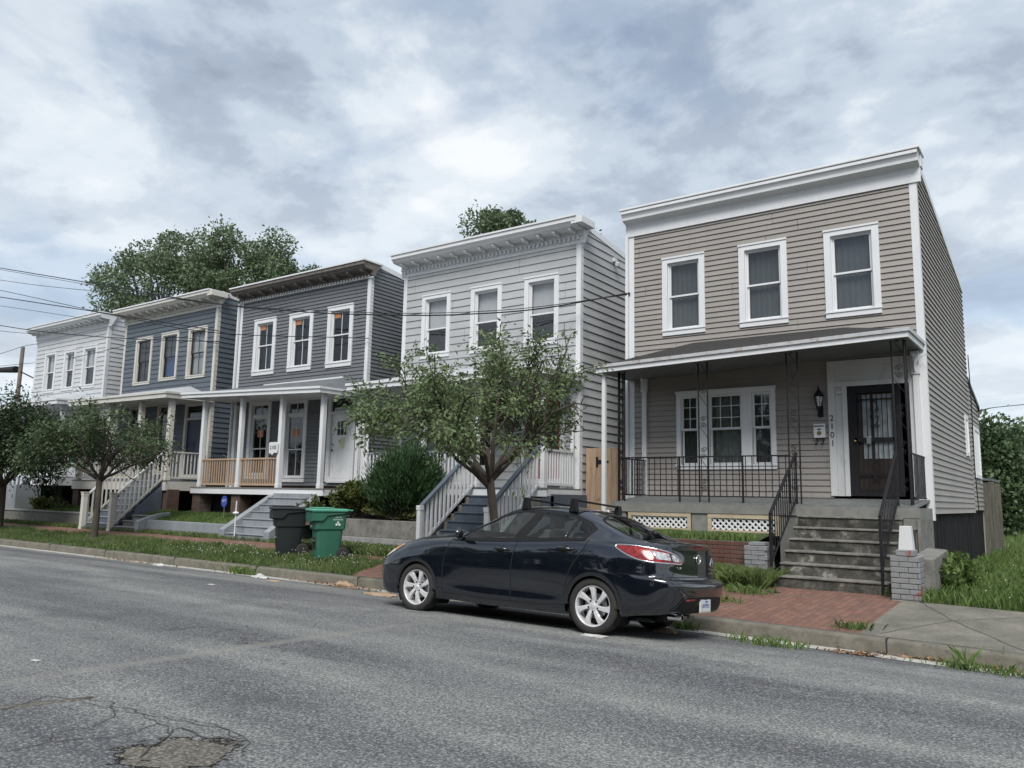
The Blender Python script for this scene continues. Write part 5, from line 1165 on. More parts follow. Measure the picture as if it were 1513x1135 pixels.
# wheel arch lips and liners
def circ(cx, cz, r, a0=-32, a1=212, n=48): return [Vector((cx+r*math.cos(R(a0+(a1-a0)*k/n)), cz+r*math.sin(R(a0+(a1-a0)*k/n)))) for k in range(n+1)]
for cx in (WF, WR):
    a_, b_ = circ(cx, WZ, AR-.022), circ(cx, WZ, AR+.028)
    mb = MB(); n = len(a_)
    for P, o_ in ((a_, .010), (b_, .0015)):
        for p in P:
            h, nn = cast('side', p.x, max(p.y, .31)); mb.v.append(tuple(h+nn*o_))
    for p in a_: h, nn = cast('side', p.x, max(p.y, .31)); mb.v.append((h.x, h.y+.05, h.z))
    for k in range(n-1): mb.f.append((k, k+1, n+k+1, n+k)); mb.f.append((k, 2*n+k, 2*n+k+1, k+1))
    m2 = MB(); m2.v = [(x, -y, z) for x, y, z in mb.v]; m2.f = [tuple(reversed(f)) for f in mb.f]; cbuild(m2, 'wheel_arch', 'carpaint', smooth=True)
    cbuild(mb, 'wheel_arch', 'carpaint', smooth=True)
    for s in (-1, 1):
        mb = MB(); c0 = circ(cx, WZ, AR-.018, -35, 215, 30)
        for p, q in zip(c0, c0[1:]): mb.q((p.x, s*.84, p.y), (q.x, s*.84, q.y), (q.x, s*.5, q.y), (p.x, s*.5, p.y))
        mb.q(*[(p.x, s*.5, p.y) for p in c0]); cbuild(mb, 'wheel_well', 'seam')
# glass, trim
ring('side', dlo, grow(dlo, .014), .004, 'window_trim', 'plastic')
def band_patch():
    # black frame area between glass panes: outline minus glass openings
    allp = dlo+g1_+g2_+g3_; n0, n1, n2, n3 = len(dlo), len(g1_), len(g2_), len(g3_)
    loops = [list(range(n0)), list(range(n0, n0+n1)), list(range(n0+n1, n0+n1+n2)), list(range(n0+n1+n2, len(allp)))]
    gp = [Vector((x, y)) for x in np.arange(1.55, 3.55, .03) for y in np.arange(.96, 1.38, .03) if inside(dlo, x, y) and not any(inside(g, x, y) for g in (g1_, g2_, g3_))]
    edges = [(l[k], l[(k+1) % len(l)]) for l in loops for k in range(len(l))]
    vs, es, fs, *_ = geometry.delaunay_2d_cdt([Vector(p[:2]) for p in allp]+gp, edges, [], 0, 1e-5)
    mb = MB()
    for v in vs: h, n = cast('side', v.x, v.y); mb.v.append(tuple(h+n*.004))
    for f in fs:
        c = sum((vs[k] for k in f), Vector((0, 0)))/len(f)
        if inside(dlo, c.x, c.y) and not any(inside(g, c.x, c.y) for g in (g1_, g2_, g3_)): mb.f.append(tuple(f))
    m2 = MB(); m2.v = [(x, -y, z) for x, y, z in mb.v]; m2.f = [tuple(reversed(f)) for f in mb.f]; cbuild(m2, 'window_frame', 'plastic', smooth=True)
    cbuild(mb, 'window_frame', 'plastic', smooth=True)
band_patch()
for g in (g1_, g2_, g3_): patch('side', grow(g, .008), .0015, 'side_window', 'carglass')
ring('top', rg_, grow(rg_, .03), .003, 'rear_window_trim', 'plastic', mirror=False); patch('top', grow(rg_, .02), .0015, 'rear_window', 'carglass', mirror=False)
ring('top', ws_, grow(ws_, .03), .003, 'windscreen_trim', 'plastic', mirror=False); patch('top', grow(ws_, .02), .0015, 'windscreen', 'carglass', mirror=False)
# seams, handles
sm = lambda P: smooth_poly(P, 6, closed=False)
for pts in ([(1.46, .955), (1.40, .80), (1.37, .60), (1.38, .30)], [(2.52, 1.0), (2.47, .85), (2.45, .60), (2.46, .28)], [(3.50, 1.05), (3.44, .92), (3.30, .72), (3.235, .55), (3.20, .40)], [(1.38, .285), (2.0, .27), (2.7, .275), (3.22, .30)]):
    strip('side', sm(pts), .012, .0016, 'door_gap', 'seam')
strip('side', sm([(1.47, .955), (2.0, .962), (2.7, .995), (3.46, 1.04)]), .014, .005, 'belt_strip', 'plastic')
strip('side', sm([(3.9, .70), (4.1, .690), (4.3, .69)]), .006, .0015, 'bumper_gap', 'seam')
strip('side', sm([(.60, .66), (.45, .60), (.30, .55)]), .006, .0015, 'bumper_gap', 'seam')
strip('rear', sm([(-.70, .685), (-.4, .692), (0, .695), (.4, .692), (.70, .685)]), .009, .0015, 'boot_gap', 'seam', mirror=False)
strip('rear', sm([(-.60, .70), (-.55, .80), (-.53, .9), (-.56, .98)]), .007, .0015, 'boot_gap', 'seam', mirror=False); strip('rear', sm([(.60, .70), (.55, .80), (.53, .9), (.56, .98)]), .007, .0015, 'boot_gap', 'seam', mirror=False)
strip('top', sm([(4.14, -.62), (4.3, -.60), (4.40, -.57)]), .007, .0015, 'boot_gap', 'seam', mirror=False)
strip('top', sm([(.50, -.66), (.9, -.68), (1.2, -.70), (1.42, -.70)]), .007, .0015, 'bonnet_gap', 'seam', mirror=False)
for u, z in ((2.29, .875), (3.20, .925)):
    for s in (-1, 1):
        mb = MB(); h, n = cast('side', u, z, s); mb.tube([(u-.11, h.y+s*.006, z+.005), (u-.08, h.y+s*.036, z+.014), (u, h.y+s*.042, z+.012), (u+.08, h.y+s*.036, z+.004), (u+.11, h.y+s*.006, z-.002)], [.009, .013, .015, .013, .009], 8)
        cbuild(mb, 'door_handle', 'carpaint', smooth=True)
    patch('side', smooth_poly([(u-.10, z), (u-.05, z+.032), (u+.04, z+.028), (u+.06, z), (u+.03, z-.032), (u-.05, z-.034)], 4), .001, 'handle_recess', 'seam')
# mirror
for s in (-1, 1):
    mb = MB(); prof = []
    for k in range(9):
        a = k/8*math.pi; prof.append((.085*math.sin(a), -.11*math.cos(a)))
    b0 = len(mb.v); mb.lathe([(max(.001, r_), h_) for r_, h_ in prof], (0, 0, 0), 'Y', 14)
    for k in range(b0, len(mb.v)): x, y, z = mb.v[k]; mb.v[k] = (1.66+x*.80+max(0, -x)*.5+y*s*.25, s*.955+y*.90, 1.04+z*.82)
    mb.tube([(1.64, s*.80, .985), (1.65, s*.90, 1.0)], .028, 8)
    cbuild(mb, 'door_mirror', 'carpaint', smooth=True)
# rear lamps
tl = smooth_poly([(3.83, .985), (3.95, 1.000), (4.12, .995), (4.30, .96), (4.30, .845), (4.15, .842), (4.02, .862), (3.90, .915)], 6)
tail_poly = lambda P: [Vector(p) for p in P]
# in the oblique projection: a = distance along the corner, z
# oblique coordinates of a body point (u,v): a = (u-4.3)*.78 + (v+.62)*.62
def ob(u, v, z): return ((u-4.3)*.78+(v+.62)*.62, z)
T_out = smooth_poly([ob(3.86, -.85, .995), ob(4.0, -.83, 1.005), ob(4.18, -.77, .995), ob(4.34, -.64, .965), ob(4.42, -.52, .925), ob(4.45, -.42, .86), ob(4.45, -.43, .840), ob(4.42, -.60, .842), ob(4.30, -.74, .845), ob(4.12, -.82, .865), ob(3.96, -.855, .93)], 5)
ring('corner', T_out, grow(T_out, .012), .006, 'lamp_rim', 'chrome')
tlo = patch('corner', T_out, .004, 'tail_light', 'redlens', step=.02)
pA = line_poly([ob(4.24, -.75, .965), ob(4.385, -.60, .938), ob(4.41, -.60, .868), ob(4.30, -.73, .872)], 5); patch('corner', pA, .007, 'reverse_lens', 'clearlens', tlo, step=.02)
pB = smooth_poly([ob(4.405, -.575, .930), ob(4.43, -.50, .905), ob(4.45, -.45, .862), ob(4.43, -.575, .866)], 4); patch('corner', pB, .007, 'reverse_lens', 'clearlens', tlo, step=.02)
strip('corner', [Vector(ob(4.39, -.595, .942)), Vector(ob(4.415, -.595, .90)), Vector(ob(4.425, -.595, .85))], .016, .0085, 'lamp_gap', 'carpaint', tlo)
patch('rear', smooth_poly([(-.10, 1.045), (.10, 1.045), (.09, 1.02), (-.09, 1.02)], 4), .004, 'brake_light', 'redlens', mirror=False)
# head lamp
H_ = smooth_poly([(.20, .665), (.19, .70), (.24, .745), (.36, .80), (.50, .845), (.60, .862), (.54, .815), (.42, .745), (.30, .685)], 5)
ring('side', H_, grow(H_, .008), .004, 'lamp_rim', 'plastic'); ho = patch('side', H_, .004, 'headlight', 'headlens', step=.03)
patch('side', smooth_poly([(.43, .805), (.56, .850), (.52, .812), (.44, .775)], 4), .007, 'indicator_lens', 'amber', ho, step=.03)
# lower rear: dark diffuser, reflectors, plate, emblem, exhaust
dfp = line_poly([(-.66, .335), (-.52, .47), (-.44, .485), (.44, .485), (.52, .47), (.66, .335), (.5, .31), (-.5, .31)], 6); patch('rear', dfp, .004, 'lower_bumper', 'plastic', mirror=False)
strip('rear', sm([(-.68, .33), (-.60, .42), (-.50, .485), (-.30, .492)]), .012, .009, 'bumper_crease', 'carpaint', mirror=False)
patch('rear', line_poly([(-.50, .445), (-.50, .465), (-.30, .47), (-.30, .45)], 4), .009, 'rear_reflector', 'redlens', mirror=False)
def rtext(body_, size, v, z, name, mat, parent=None, off=.006):
    h, n = cast('rear', v, z); loc = h+n*off
    rotm = Matrix(((0, 0, 1), (1, 0, 0), (0, 1, 0)))  # text x -> +v, text y -> +z, normal -> +u
    o = text_mesh(name, body_, size, Vector((0, 0, 0)), (0, 0, 0), mat, None, .002)
    o.data.transform(CARM @ Matrix.Translation(loc) @ rotm.to_4x4()); adopt(o, parent or car); return o
h, n = cast('rear', 0, .40)
mb = MB(); mb.box(h.x+.006, h.x+.014, -.16, .16, .315, .475); pf = cbuild(mb, 'licence_plate', 'platecream', bevel=.004)
mb = MB(); mb.box(h.x+.015, h.x+.018, -.145, .145, .33, .46); cbuild(mb, 'plate_face', 'plate', pf)
o = rtext('USV9291', .062, 0, .393, 'plate_number', 'plateblue', pf, .0215); rtext('Virginia', .026, 0, .443, 'plate_state', 'plateblue', pf, .0215)
o = rtext('mazda3', .055, -.46, .795, 'model_badge', 'chrome', None, .004)
h, n = cast('rear', 0, .90); mb = MB()
pts = [(h.x+.01, .062*math.cos(a), .90+.048*math.sin(a)) for a in [k/24*2*math.pi for k in range(25)]]; mb.tube(pts, .0075, 6, cap=False)
mb.tube([(h.x+.012, -.055, .915), (h.x+.012, -.03, .925), (h.x+.014, 0, .888), (h.x+.012, .03, .925), (h.x+.012, .055, .915)], [.004, .008, .010, .008, .004], 6)
cbuild(mb, 'emblem', 'chrome', smooth=True)
mb = MB(); mb.lathe([(.03, 0), (.036, 0), (.036, .16), (.03, .16), (.028, .02)], (4.36, -.50, .265), 'X', 16); mb.lathe([(.0, .06), (.029, .06)], (4.36, -.50, .265), 'X', 16); cbuild(mb, 'exhaust_tip', 'chrome', smooth=False)
mb = MB(); mb.lathe([(0, 0), (.085, .02), (.085, .45), (0, .47)], (3.85, -.42, .27), 'X', 14); mb.box(3.9, 4.2, -.5, .5, .25, .30); cbuild(mb, 'exhaust_box', 'plastic')
mb = MB(); pts = [(4.47, -.22+.025*math.cos(a), .275+.025*math.sin(a)) for a in [k/12*2*math.pi for k in range(13)]]; mb.tube(pts, .006, 5, cap=False); cbuild(mb, 'tow_hook', 'plastic')
# front grille (hardly seen) and side skirt
patch('front', line_poly([(-.42, .28), (-.34, .45), (.34, .45), (.42, .28)], 6), .004, 'grille', 'plastic', mirror=False)
# wheels
def make_wheel(cx, s, rot):
    w_ = MB(); yo = s*.862; yi = s*.66; R_ = .315
    prof = [(.222, yo-s*.03), (.228, yo-s*.008), (.25, yo+s*.001), (.285, yo-s*.002), (.305, yo-s*.014), (.314, yo-s*.035), (.315, (yo+yi)/2), (.314, yi+s*.035), (.30, yi+s*.01), (.25, yi), (.21, yi+s*.02)]
    w_.lathe(prof, (cx, 0, WZ), 'Y', 40); root_ = cbuild(w_, 'wheel', 'rubber', smooth=True)
    r_ = MB(); r_.lathe([(.212, yo-s*.16), (.205, yo-s*.05), (.212, yo-s*.018), (.228, yo-s*.012), (.232, yo-s*.022), (.225, yo-s*.04)], (cx, 0, WZ), 'Y', 40)
    for k in range(7):
        a = rot+2*math.pi*k/7; 
        def pt(r, off, y, t_=0): aa = a+off/r+t_; return (cx+r*math.cos(aa), y, WZ+r*math.sin(aa))
        secs = [(.045, .028, yo-s*.035, 0), (.10, .026, yo-s*.022, .04), (.16, .032, yo-s*.018, .10), (.212, .046, yo-s*.02, .17)]
        for (ra, wa, ya, ta), (rb, wb, yb, tb) in zip(secs, secs[1:]):
            r_.hexa([pt(ra, -wa, ya+(-s)*.03, ta), pt(ra, wa, ya-s*.03, ta), pt(rb, wb, yb-s*.03, tb), pt(rb, -wb, yb-s*.03, tb), pt(ra, -wa*.75, ya, ta), pt(ra, wa*.75, ya, ta), pt(rb, wb*.8, yb, tb), pt(rb, -wb*.8, yb, tb)])
    r_.lathe([(.062, yo-s*.06), (.062, yo-s*.035), (.045, yo-s*.028), (.03, yo-s*.03), (.026, yo-s*.022), (0, yo-s*.020)], (cx, 0, WZ), 'Y', 20)
    cbuild(r_, 'rim', 'alloy', root_, bevel=.003)
    b_ = MB(); b_.lathe([(0, yo-s*.13), (.19, yo-s*.13)], (cx, 0, WZ), 'Y', 30); cbuild(b_, 'wheel_back', 'seam', root_)
    b_ = MB(); b_.lathe([(.07, yo-s*.10), (.14, yo-s*.10), (.14, yo-s*.115)], (cx, 0, WZ), 'Y', 30); cbuild(b_, 'brake_disc', 'silver', root_)
    b_ = MB()
    for k in range(5): a = rot+.3+2*math.pi*k/5; b_.lathe([(0, yo-s*.024), (.011, yo-s*.024), (.011, yo-s*.045)], (cx+.062*math.cos(a), 0, WZ+.062*math.sin(a)), 'Y', 6)
    cbuild(b_, 'lug_nut_set', 'plastic', root_)
    # (s = -1 is the side towards the camera)
for cx, rot in ((WF, .25), (WR, .62)):
    for s in (-1, 1): make_wheel(cx, s, rot)
# interior
mb = MB(); mb.box(1.5, 4.1, -.72, .72, .35, .62); mb.box(1.35, 1.85, -.70, .70, .6, .93); mb.box(3.45, 4.1, -.62, .62, .6, 1.03); cbuild(mb, 'cabin_floor', 'interior', bevel=.03)
for (u, hs) in ((2.55, (-.36, .36)),):
    for v in hs:
        mb = MB(); mb.hexa([(u-.02, v-.24, .6), (u+.12, v-.24, .6), (u+.12, v+.24, .6), (u-.02, v+.24, .6), (u+.13, v-.20, 1.15), (u+.24, v-.20, 1.15), (u+.24, v+.20, 1.15), (u+.13, v+.20, 1.15)]); mb.box(u-.45, u+.05, v-.24, v+.24, .5, .68)
        mb.hexa([(u+.16, v-.13, 1.17), (u+.25, v-.13, 1.17), (u+.25, v+.13, 1.17), (u+.16, v+.13, 1.17), (u+.20, v-.11, 1.32), (u+.28, v-.11, 1.32), (u+.28, v+.11, 1.32), (u+.20, v+.11, 1.32)]); cbuild(mb, 'seat', 'interior', bevel=.03)
mb = MB(); mb.hexa([(3.3, -.62, .6), (3.45, -.62, .6), (3.45, .62, .6), (3.3, .62, .6), (3.48, -.58, 1.10), (3.58, -.58, 1.10), (3.58, .58, 1.10), (3.48, .58, 1.10)]); mb.box(3.5, 3.6, -.5, -.25, 1.1, 1.2); mb.box(3.5, 3.6, .25, .5, 1.1, 1.2); cbuild(mb, 'seat', 'interior', bevel=.03)
mb = MB(); c0 = Vector((2.03, -.36, .98)); ax = Vector((-.35, 0, 1)).normalized(); e1 = Vector((0, 1, 0)); e2 = ax.cross(e1)
mb.tube([tuple(c0+(e1*math.cos(a)+e2*math.sin(a))*.18) for a in [k/20*2*math.pi for k in range(21)]], .014, 6, cap=False); mb.tube([tuple(c0-e1*.17), tuple(c0+e1*.17)], .015, 5); cbuild(mb, 'steering_wheel', 'interior')
# roof bars
for u in (2.42, 3.12):
    mb = MB(); mb.beam((u, -.60, 1.515), (u, .60, 1.515), .035, .022); rb_ = cbuild(mb, 'roof_bar', 'plastic', bevel=.005)
    for s in (-1, 1):
        h, n = cast('top', u, s*.53); mb = MB(); mb.hexa([(u-.06, s*.56-.04, h.z-.015), (u+.06, s*.56-.04, h.z-.015), (u+.06, s*.56+.03, h.z-.03), (u-.06, s*.56+.03, h.z-.03), (u-.035, s*.57-.03, 1.535), (u+.035, s*.57-.03, 1.535), (u+.03, s*.57+.03, 1.53), (u-.03, s*.57+.03, 1.53)]); cbuild(mb, 'bar_foot', 'plastic', rb_, bevel=.01)

for o_ in list(bpy.data.objects):
    if 'twin' in o_: del o_['twin']
# ---------------------------------------------------------------- wheelie bins
MT['bingreen'] = paint('green_bin_plastic', (.026, .115, .075), .45, .1, 3, (.03, .08, .05), .4); MT['bingreenlid'] = paint('faded_green_lid', (.07, .26, .185), .45, .08, 3)
MT['bindark'] = paint('charcoal_bin_plastic', (.010, .014, .015), .5, .15, 3); MT['bintext'] = flat('white_stencil', (.6, .65, .62))
def make_bin(name, lab, loc, rz_, body_m, lid_m, text):
    root = empty(name, loc, lab, 'bin', rz=rz_)
    Mx = Matrix.Translation(loc) @ Matrix.Rotation(rz_, 4, 'Z')
    def bb(mb, nm, mat, par=None, **k): mb.v = [tuple(Mx @ Vector(p)) for p in mb.v]; return mb.build(nm, mat, par or root, **k)
    # x: front(-) to back(+, hinge and wheels); y: width
    mb = MB()
    def rrect(x0, x1, hw, z, r=.07, n=4):
        pts = []
        for cx, cy, a0 in ((x1-r, hw-r, 0), (x0+r, hw-r, 90), (x0+r, -hw+r, 180), (x1-r, -hw+r, 270)):
            for k in range(n+1): a = R(a0+90*k/n); pts.append((cx+r*math.cos(a), cy+r*math.sin(a), z))
        return pts
    lv = [rrect(-.27, .22, .25, .03), rrect(-.30, .27, .275, .62), rrect(-.35, .31, .30, .645), rrect(-.37, .33, .315, .98), rrect(-.40, .36, .33, .985), rrect(-.41, .37, .34, 1.03)]
    n = len(lv[0])
    for L_ in lv: mb.v += L_
    for i in range(len(lv)-1):
        for k in range(n): mb.f.append((i*n+k, i*n+(k+1) % n, (i+1)*n+(k+1) % n, (i+1)*n+k))
    mb.f.append(tuple(range(n)))
    body = bb(mb, 'body', body_m, smooth=True)
    em = body.modifiers.new('edge', 'EDGE_SPLIT'); em.split_angle = R(35)
    mb = MB(); mb.hexa([(-.43, -.30, .80), (-.34, -.30, .80), (-.34, .30, .80), (-.43, .30, .80), (-.43, -.35, 1.0), (-.34, -.35, 1.0), (-.34, .35, 1.0), (-.43, .35, 1.0)])
    for s in (-1, 1): mb.prism([(-.43, 1.0), (-.43, .82), (-.20, .82), (-.10, .93), (.25, .97), (.30, 1.0)], 'Y', s*.325-.02, s*.325+.02)
    bb(mb, 'rim_skirt', body_m, body, bevel=.008)
    mb = MB(); lv = [rrect(-.45, .36, .365, 1.02, .06), rrect(-.46, .37, .37, 1.05, .06), rrect(-.43, .36, .345, 1.075, .06)]
    n = len(lv[0])
    for L_ in lv: mb.v += L_
    for i in range(2):
        for k in range(n): mb.f.append((i*n+k, i*n+(k+1) % n, (i+1)*n+(k+1) % n, (i+1)*n+k))
    mb.f.append(tuple(range(2*n, 3*n)))
    mb.box(-.38, .05, -.27, .27, 1.074, 1.105); mb.box(.34, .46, -.30, .30, 1.03, 1.06)
    bb(mb, 'lid', lid_m, bevel=.008)
    mb = MB(); mb.tube([(.40, -.22, .99), (.40, .22, .99)], .016, 8); bb(mb, 'handle', body_m)
    for s in (-1, 1):
        mb = MB(); mb.lathe([(0, -.03), (.10, -.03), (.135, -.02), (.135, .02), (.10, .03), (0, .03)], (.27, s*.285, .135), 'Y', 22); bb(mb, 'wheel', 'rubber')
    mb = MB(); mb.box(-.325, -.29, -.12, .12, .28, .60); mb_o = bb(mb, 'grab_recess', 'seam', body) if False else None
    mb = MB(); mb.box(-.33, -.285, -.10, .10, .38, .41); bb(mb, 'grab_bar', 'silver', body)
    mb = MB(); mb.box(-.292, -.283, -.13, .13, .22, .58); bb(mb, 'grab_recess', 'seam', body)
    for i, (tx, sz, zz) in enumerate(text):
        o = text_mesh('stencil', tx, sz, Vector((0, 0, 0)), (0, 0, 0), 'bintext', None, .001); rotm = Matrix(((1, 0, 0), (0, 0, -1), (0, 1, 0))).to_4x4()
        o.data.transform(Mx @ Matrix.Translation((.13, -.3135+(.0 if zz > .8 else .012), zz)) @ rotm); adopt(o, body)
    o = text_mesh('stencil', 'RVA', .07, Vector((0, 0, 0)), (0, 0, 0), 'bintext', None, .001); rotm = Matrix(((0, 0, -1), (-1, 0, 0), (0, 1, 0))).to_4x4()
    o.data.transform(Mx @ Matrix.Translation((-.368, 0, .70)) @ rotm); adopt(o, body)
    return root, Mx
bx, by = aty(484, 800, 11.95).x, 11.95
gb, Mx = make_bin('wheelie_bin', 'green wheelie bin with faded lid and white stencil standing in the verge', (bx, by, gz(bx, by)), R(62), 'bingreen', 'bingreenlid', [('City of', .045, .90), ('Richmond', .05, .85)])
mb = MB()   # little white stencil drawing under the lettering
for (a, z, r) in ((0, .79, .022), (-.03, .745, .026), (.03, .745, .026)): mb.lathe([(0, 0), (r, 0)], (.13+a, 0, z), 'Y', 10)
mb.v = [tuple(Mx @ (Vector(p)+Vector((0, -.3145+(.0), 0)))) for p in mb.v]; mb.build('stencil', 'bintext', gb)
bx, by = aty(427, 800, 12.0).x, 12.0
db_, Mx = make_bin('wheelie_bin', 'charcoal black wheelie bin standing left of the green one in the verge', (bx, by, gz(bx, by)), R(58), 'bindark', 'bindark', [])
# ---------------------------------------------------------------- things on and by the houses
lt = empty('wall_lantern', (-4.28, F, 3.6), 'black carriage lantern on the tan siding left of the front door', 'lantern')
lx = -4.17
mb = MB(); mb.box(lx-.05, lx+.05, F-.035, F-.012, 3.22, 3.45); mb.tube([(lx, F-.03, 3.3), (lx, F-.12, 3.25), (lx, F-.14, 3.36)], .014, 6); mb.lathe([(.0, 3.33), (.045, 3.35), (.05, 3.40), (.03, 3.42)], (lx, F-.14, 0), 'Z', 8); mb.lathe([(.10, 3.62), (.09, 3.66), (.03, 3.74), (.015, 3.78), (.02, 3.80), (0, 3.83)], (lx, F-.14, 0), 'Z', 8)
for k in range(6): a = k*math.pi/3; mb.tube([(lx+.048*math.cos(a), F-.14+.048*math.sin(a), 3.40), (lx+.088*math.cos(a), F-.14+.088*math.sin(a), 3.62)], .006, 4)
mb.build('body', 'iron', lt); MB().lathe([(.042, 3.42), (.080, 3.61)], (lx, F-.14, 0), 'Z', 8).build('lamp_glass', 'clearlens', lt)
mbx = empty('mailbox', (-4.18, F, 2.9), 'small white metal mailbox hanging under the lantern beside the tan house door', 'mailbox')
mb = MB(); mb.box(-4.30, -4.08, F-.11, F-.016, 2.80, 3.08); mb.build('box', 'white', mbx, bevel=.008); MB().box(-4.28, -4.10, F-.118, F-.111, 3.02, 3.04).build('slot', 'iron', mbx)
mb = MB(); mb.lathe([(0, 0), (.045, 0)], (-4.19, F-.113, 2.89), 'Y', 14); mb.build('crest', 'brass', mbx); mb = MB(); mb.prism([(-4.24, 2.97), (-4.19, 2.985), (-4.14, 2.97), (-4.19, 2.95)], 'Y', F-.1135, F-.1125); mb.build('crest', 'iron', mbx)
mb = MB()
for x in (-4.25, -4.13): mb.tube([(x, F-.05, 2.80), (x, F-.05, 2.70), (x-.02, F-.10, 2.66), (x-.02, F-.12, 2.70)], .01, 5)
mb.build('newspaper_hook', 'iron', mbx)
pl = empty('number_plaque', (-19.1, 14.9, 3.1), 'white house number plaque on the porch post of the mid grey house', 'sign')
p_ = aty(405, 663, 14.9)
mb = MB(); mb.prism([(p_.x+a, p_.z+b_) for a, b_ in ((-.20, .14), (-.17, .19), (.17, .19), (.20, .14), (.20, -.08), (.16, -.13), (.05, -.12), (-.04, -.19), (-.10, -.14), (-.19, -.14))], 'Y', 14.865, 14.885); mb.build('board', 'white', pl); text_mesh('number', '2105', .155, Vector((p_.x, 14.860, p_.z+.03)), (R(90), 0, 0), 'iron', pl, .002)
p_ = aty(331.5, 741, 14.2)
sg = empty('security_sign', tuple(p_), 'small blue octagonal security sign staked in the grass before the raw wood railing', 'sign')
MT['signblue'] = flat('sign_blue', (.03, .06, .28), .35)
mb = MB(); mb.prism([(p_.x+.15*math.cos(R(22.5+45*k)), p_.z+.17*math.sin(R(22.5+45*k))) for k in range(8)], 'Y', 14.19, 14.205); mb.build('sign_face', 'signblue', sg); mb = MB(); mb.vbar(p_.x, 14.215, .6, p_.z, .018); mb.build('stake', 'silver', sg)
text_mesh('sign_text', 'ADT', .10, Vector((p_.x, 14.187, p_.z+.02)), (R(90), 0, 0), 'plate', sg, .001)
p_ = aty(346.5, 788, 13.3); st_ = empty('marker_post', tuple(p_), 'thin white metal post with a round cap at the foot of the grey concrete steps', 'post')
q_ = aty(346.5, 740, 13.3); mb = MB(); mb.tube([(p_.x, 13.3, .2), (p_.x, 13.3, q_.z)], .018, 8); mb.build('pipe', 'white', st_); q2 = aty(346.5, 758, 13.3); mb = MB(); mb.lathe([(.02, .04), (.06, .03), (.085, .0), (.07, -.03), (.02, -.03)], (p_.x, 13.3, q2.z), 'Z', 12); mb.build('collar', 'white', st_)
p_ = aty(625, 762, 13.75); o = MB().box(p_.x-.13, p_.x+.13, 13.65, 13.85, .965, 1.05).build('newspaper_bundle', 'signblue', None, bevel=.02); tag(o, 'small bright blue wrapped bundle lying on the end of the block wall', 'bundle')
# door mat on the stairs of B etc.
# ---------------------------------------------------------------- utility pole, wires
pp = aty(30, 560, 17.0)
up_ = empty('utility_pole', (pp.x, 17.0, .2), 'wooden utility pole standing beyond the far left trees', 'utility pole'); pt_ = aty(34, 513, 17.0)
mb = MB(); mb.tube([(pp.x-.1, 17, .1), (pt_.x, 17, pt_.z)], [.12, .09], 10); mb.build('pole', 'pole', up_)
a_ = aty(0, 547, 17.0); b_ = aty(24, 546, 17.0); mb = MB(); mb.tube([a_, b_], [.13, .17], 10); mb.tube([b_, aty(52, 560, 17)], .03, 6); mb.build('lamp_arm', 'iron', up_)
def wire(pts, r, name='overhead_wire', lab='', sag=0.0):
    P = [Vector(p) for p in pts]; Q = smooth_poly([p for p in P], 10, closed=False); mb = MB(); mb.tube(Q, r*1.25, 5, cap=False); o = mb.build(name, 'iron', None); tag(o, lab, 'wire', 'overhead wires along the street'); return o
W_ = [
 ([(-60, 386, 14), (150, 421, 14), (300, 446, 14.3), (450, 461, 14.8), (600, 466, 15), (700, 464, 15.4), (800, 456, 15.9), (931, 433, 16.35)], .014, 'heavy overhead wire sagging across all the house fronts to the corner of the tan house'),
 ([(-60, 388, 14.2), (150, 424, 14.2), (320, 449, 14.4), (450, 458, 14.9), (600, 463, 15.1), (760, 457, 15.7), (931, 435, 16.35)], .008, 'thin overhead wire running just beside the heavy one to the corner of the tan house'),
 ([(-60, 405, 14), (60, 422, 14), (240, 440, 14), (420, 462, 14.2)], .008, 'thin wire crossing the sky above the white house roof'),
 ([(-60, 420, 14), (0, 429, 14), (180, 468, 14.4), (320, 492, 15), (545, 500, 16.3)], .010, 'wire descending from the left sky past the upper windows of the blue house'),
 ([(-60, 430, 13.8), (0, 439, 13.8), (150, 462, 14), (323, 489, 16.2)], .014, 'darker wire ending at the corner of the blue house below its cornice'),
 ([(-60, 470, 14), (0, 481, 14), (80, 492, 14.6), (200, 501, 15.5), (324, 505, 16.3)], .013, 'lower wire crossing the front of the white house to the blue house'),
 ([(-60, 478, 14), (0, 489, 14), (60, 494, 15)], .008, 'faint wire at the left end just above the white house'),
 ([(-60, 540, 17), (0, 523, 17), (34, 512, 17), (56, 508, 16.3)], .010, 'short wire from the utility pole top to the white house'),
 ([(-60, 548, 17), (0, 541, 17), (100, 530, 16.4), (240, 500, 15.5), (324, 508, 16.3)], .009, 'low wire from the left edge across the white house upper windows'),
 ([(-60, 445, 14), (0, 452, 14), (120, 470, 14.5), (158, 478, 16.3)], .007, 'faint upper wire ending at the roof corner of the white house'),
]
for pts, r_, lab in W_: wire([aty(*p) for p in pts], r_, lab=lab)
o = wire([atx(1446, 607, -2.2), aty(1480, 601, 60), aty(1600, 590, 60)], .02, lab='wire leaving the rear roof of the tan house over the right hand trees')
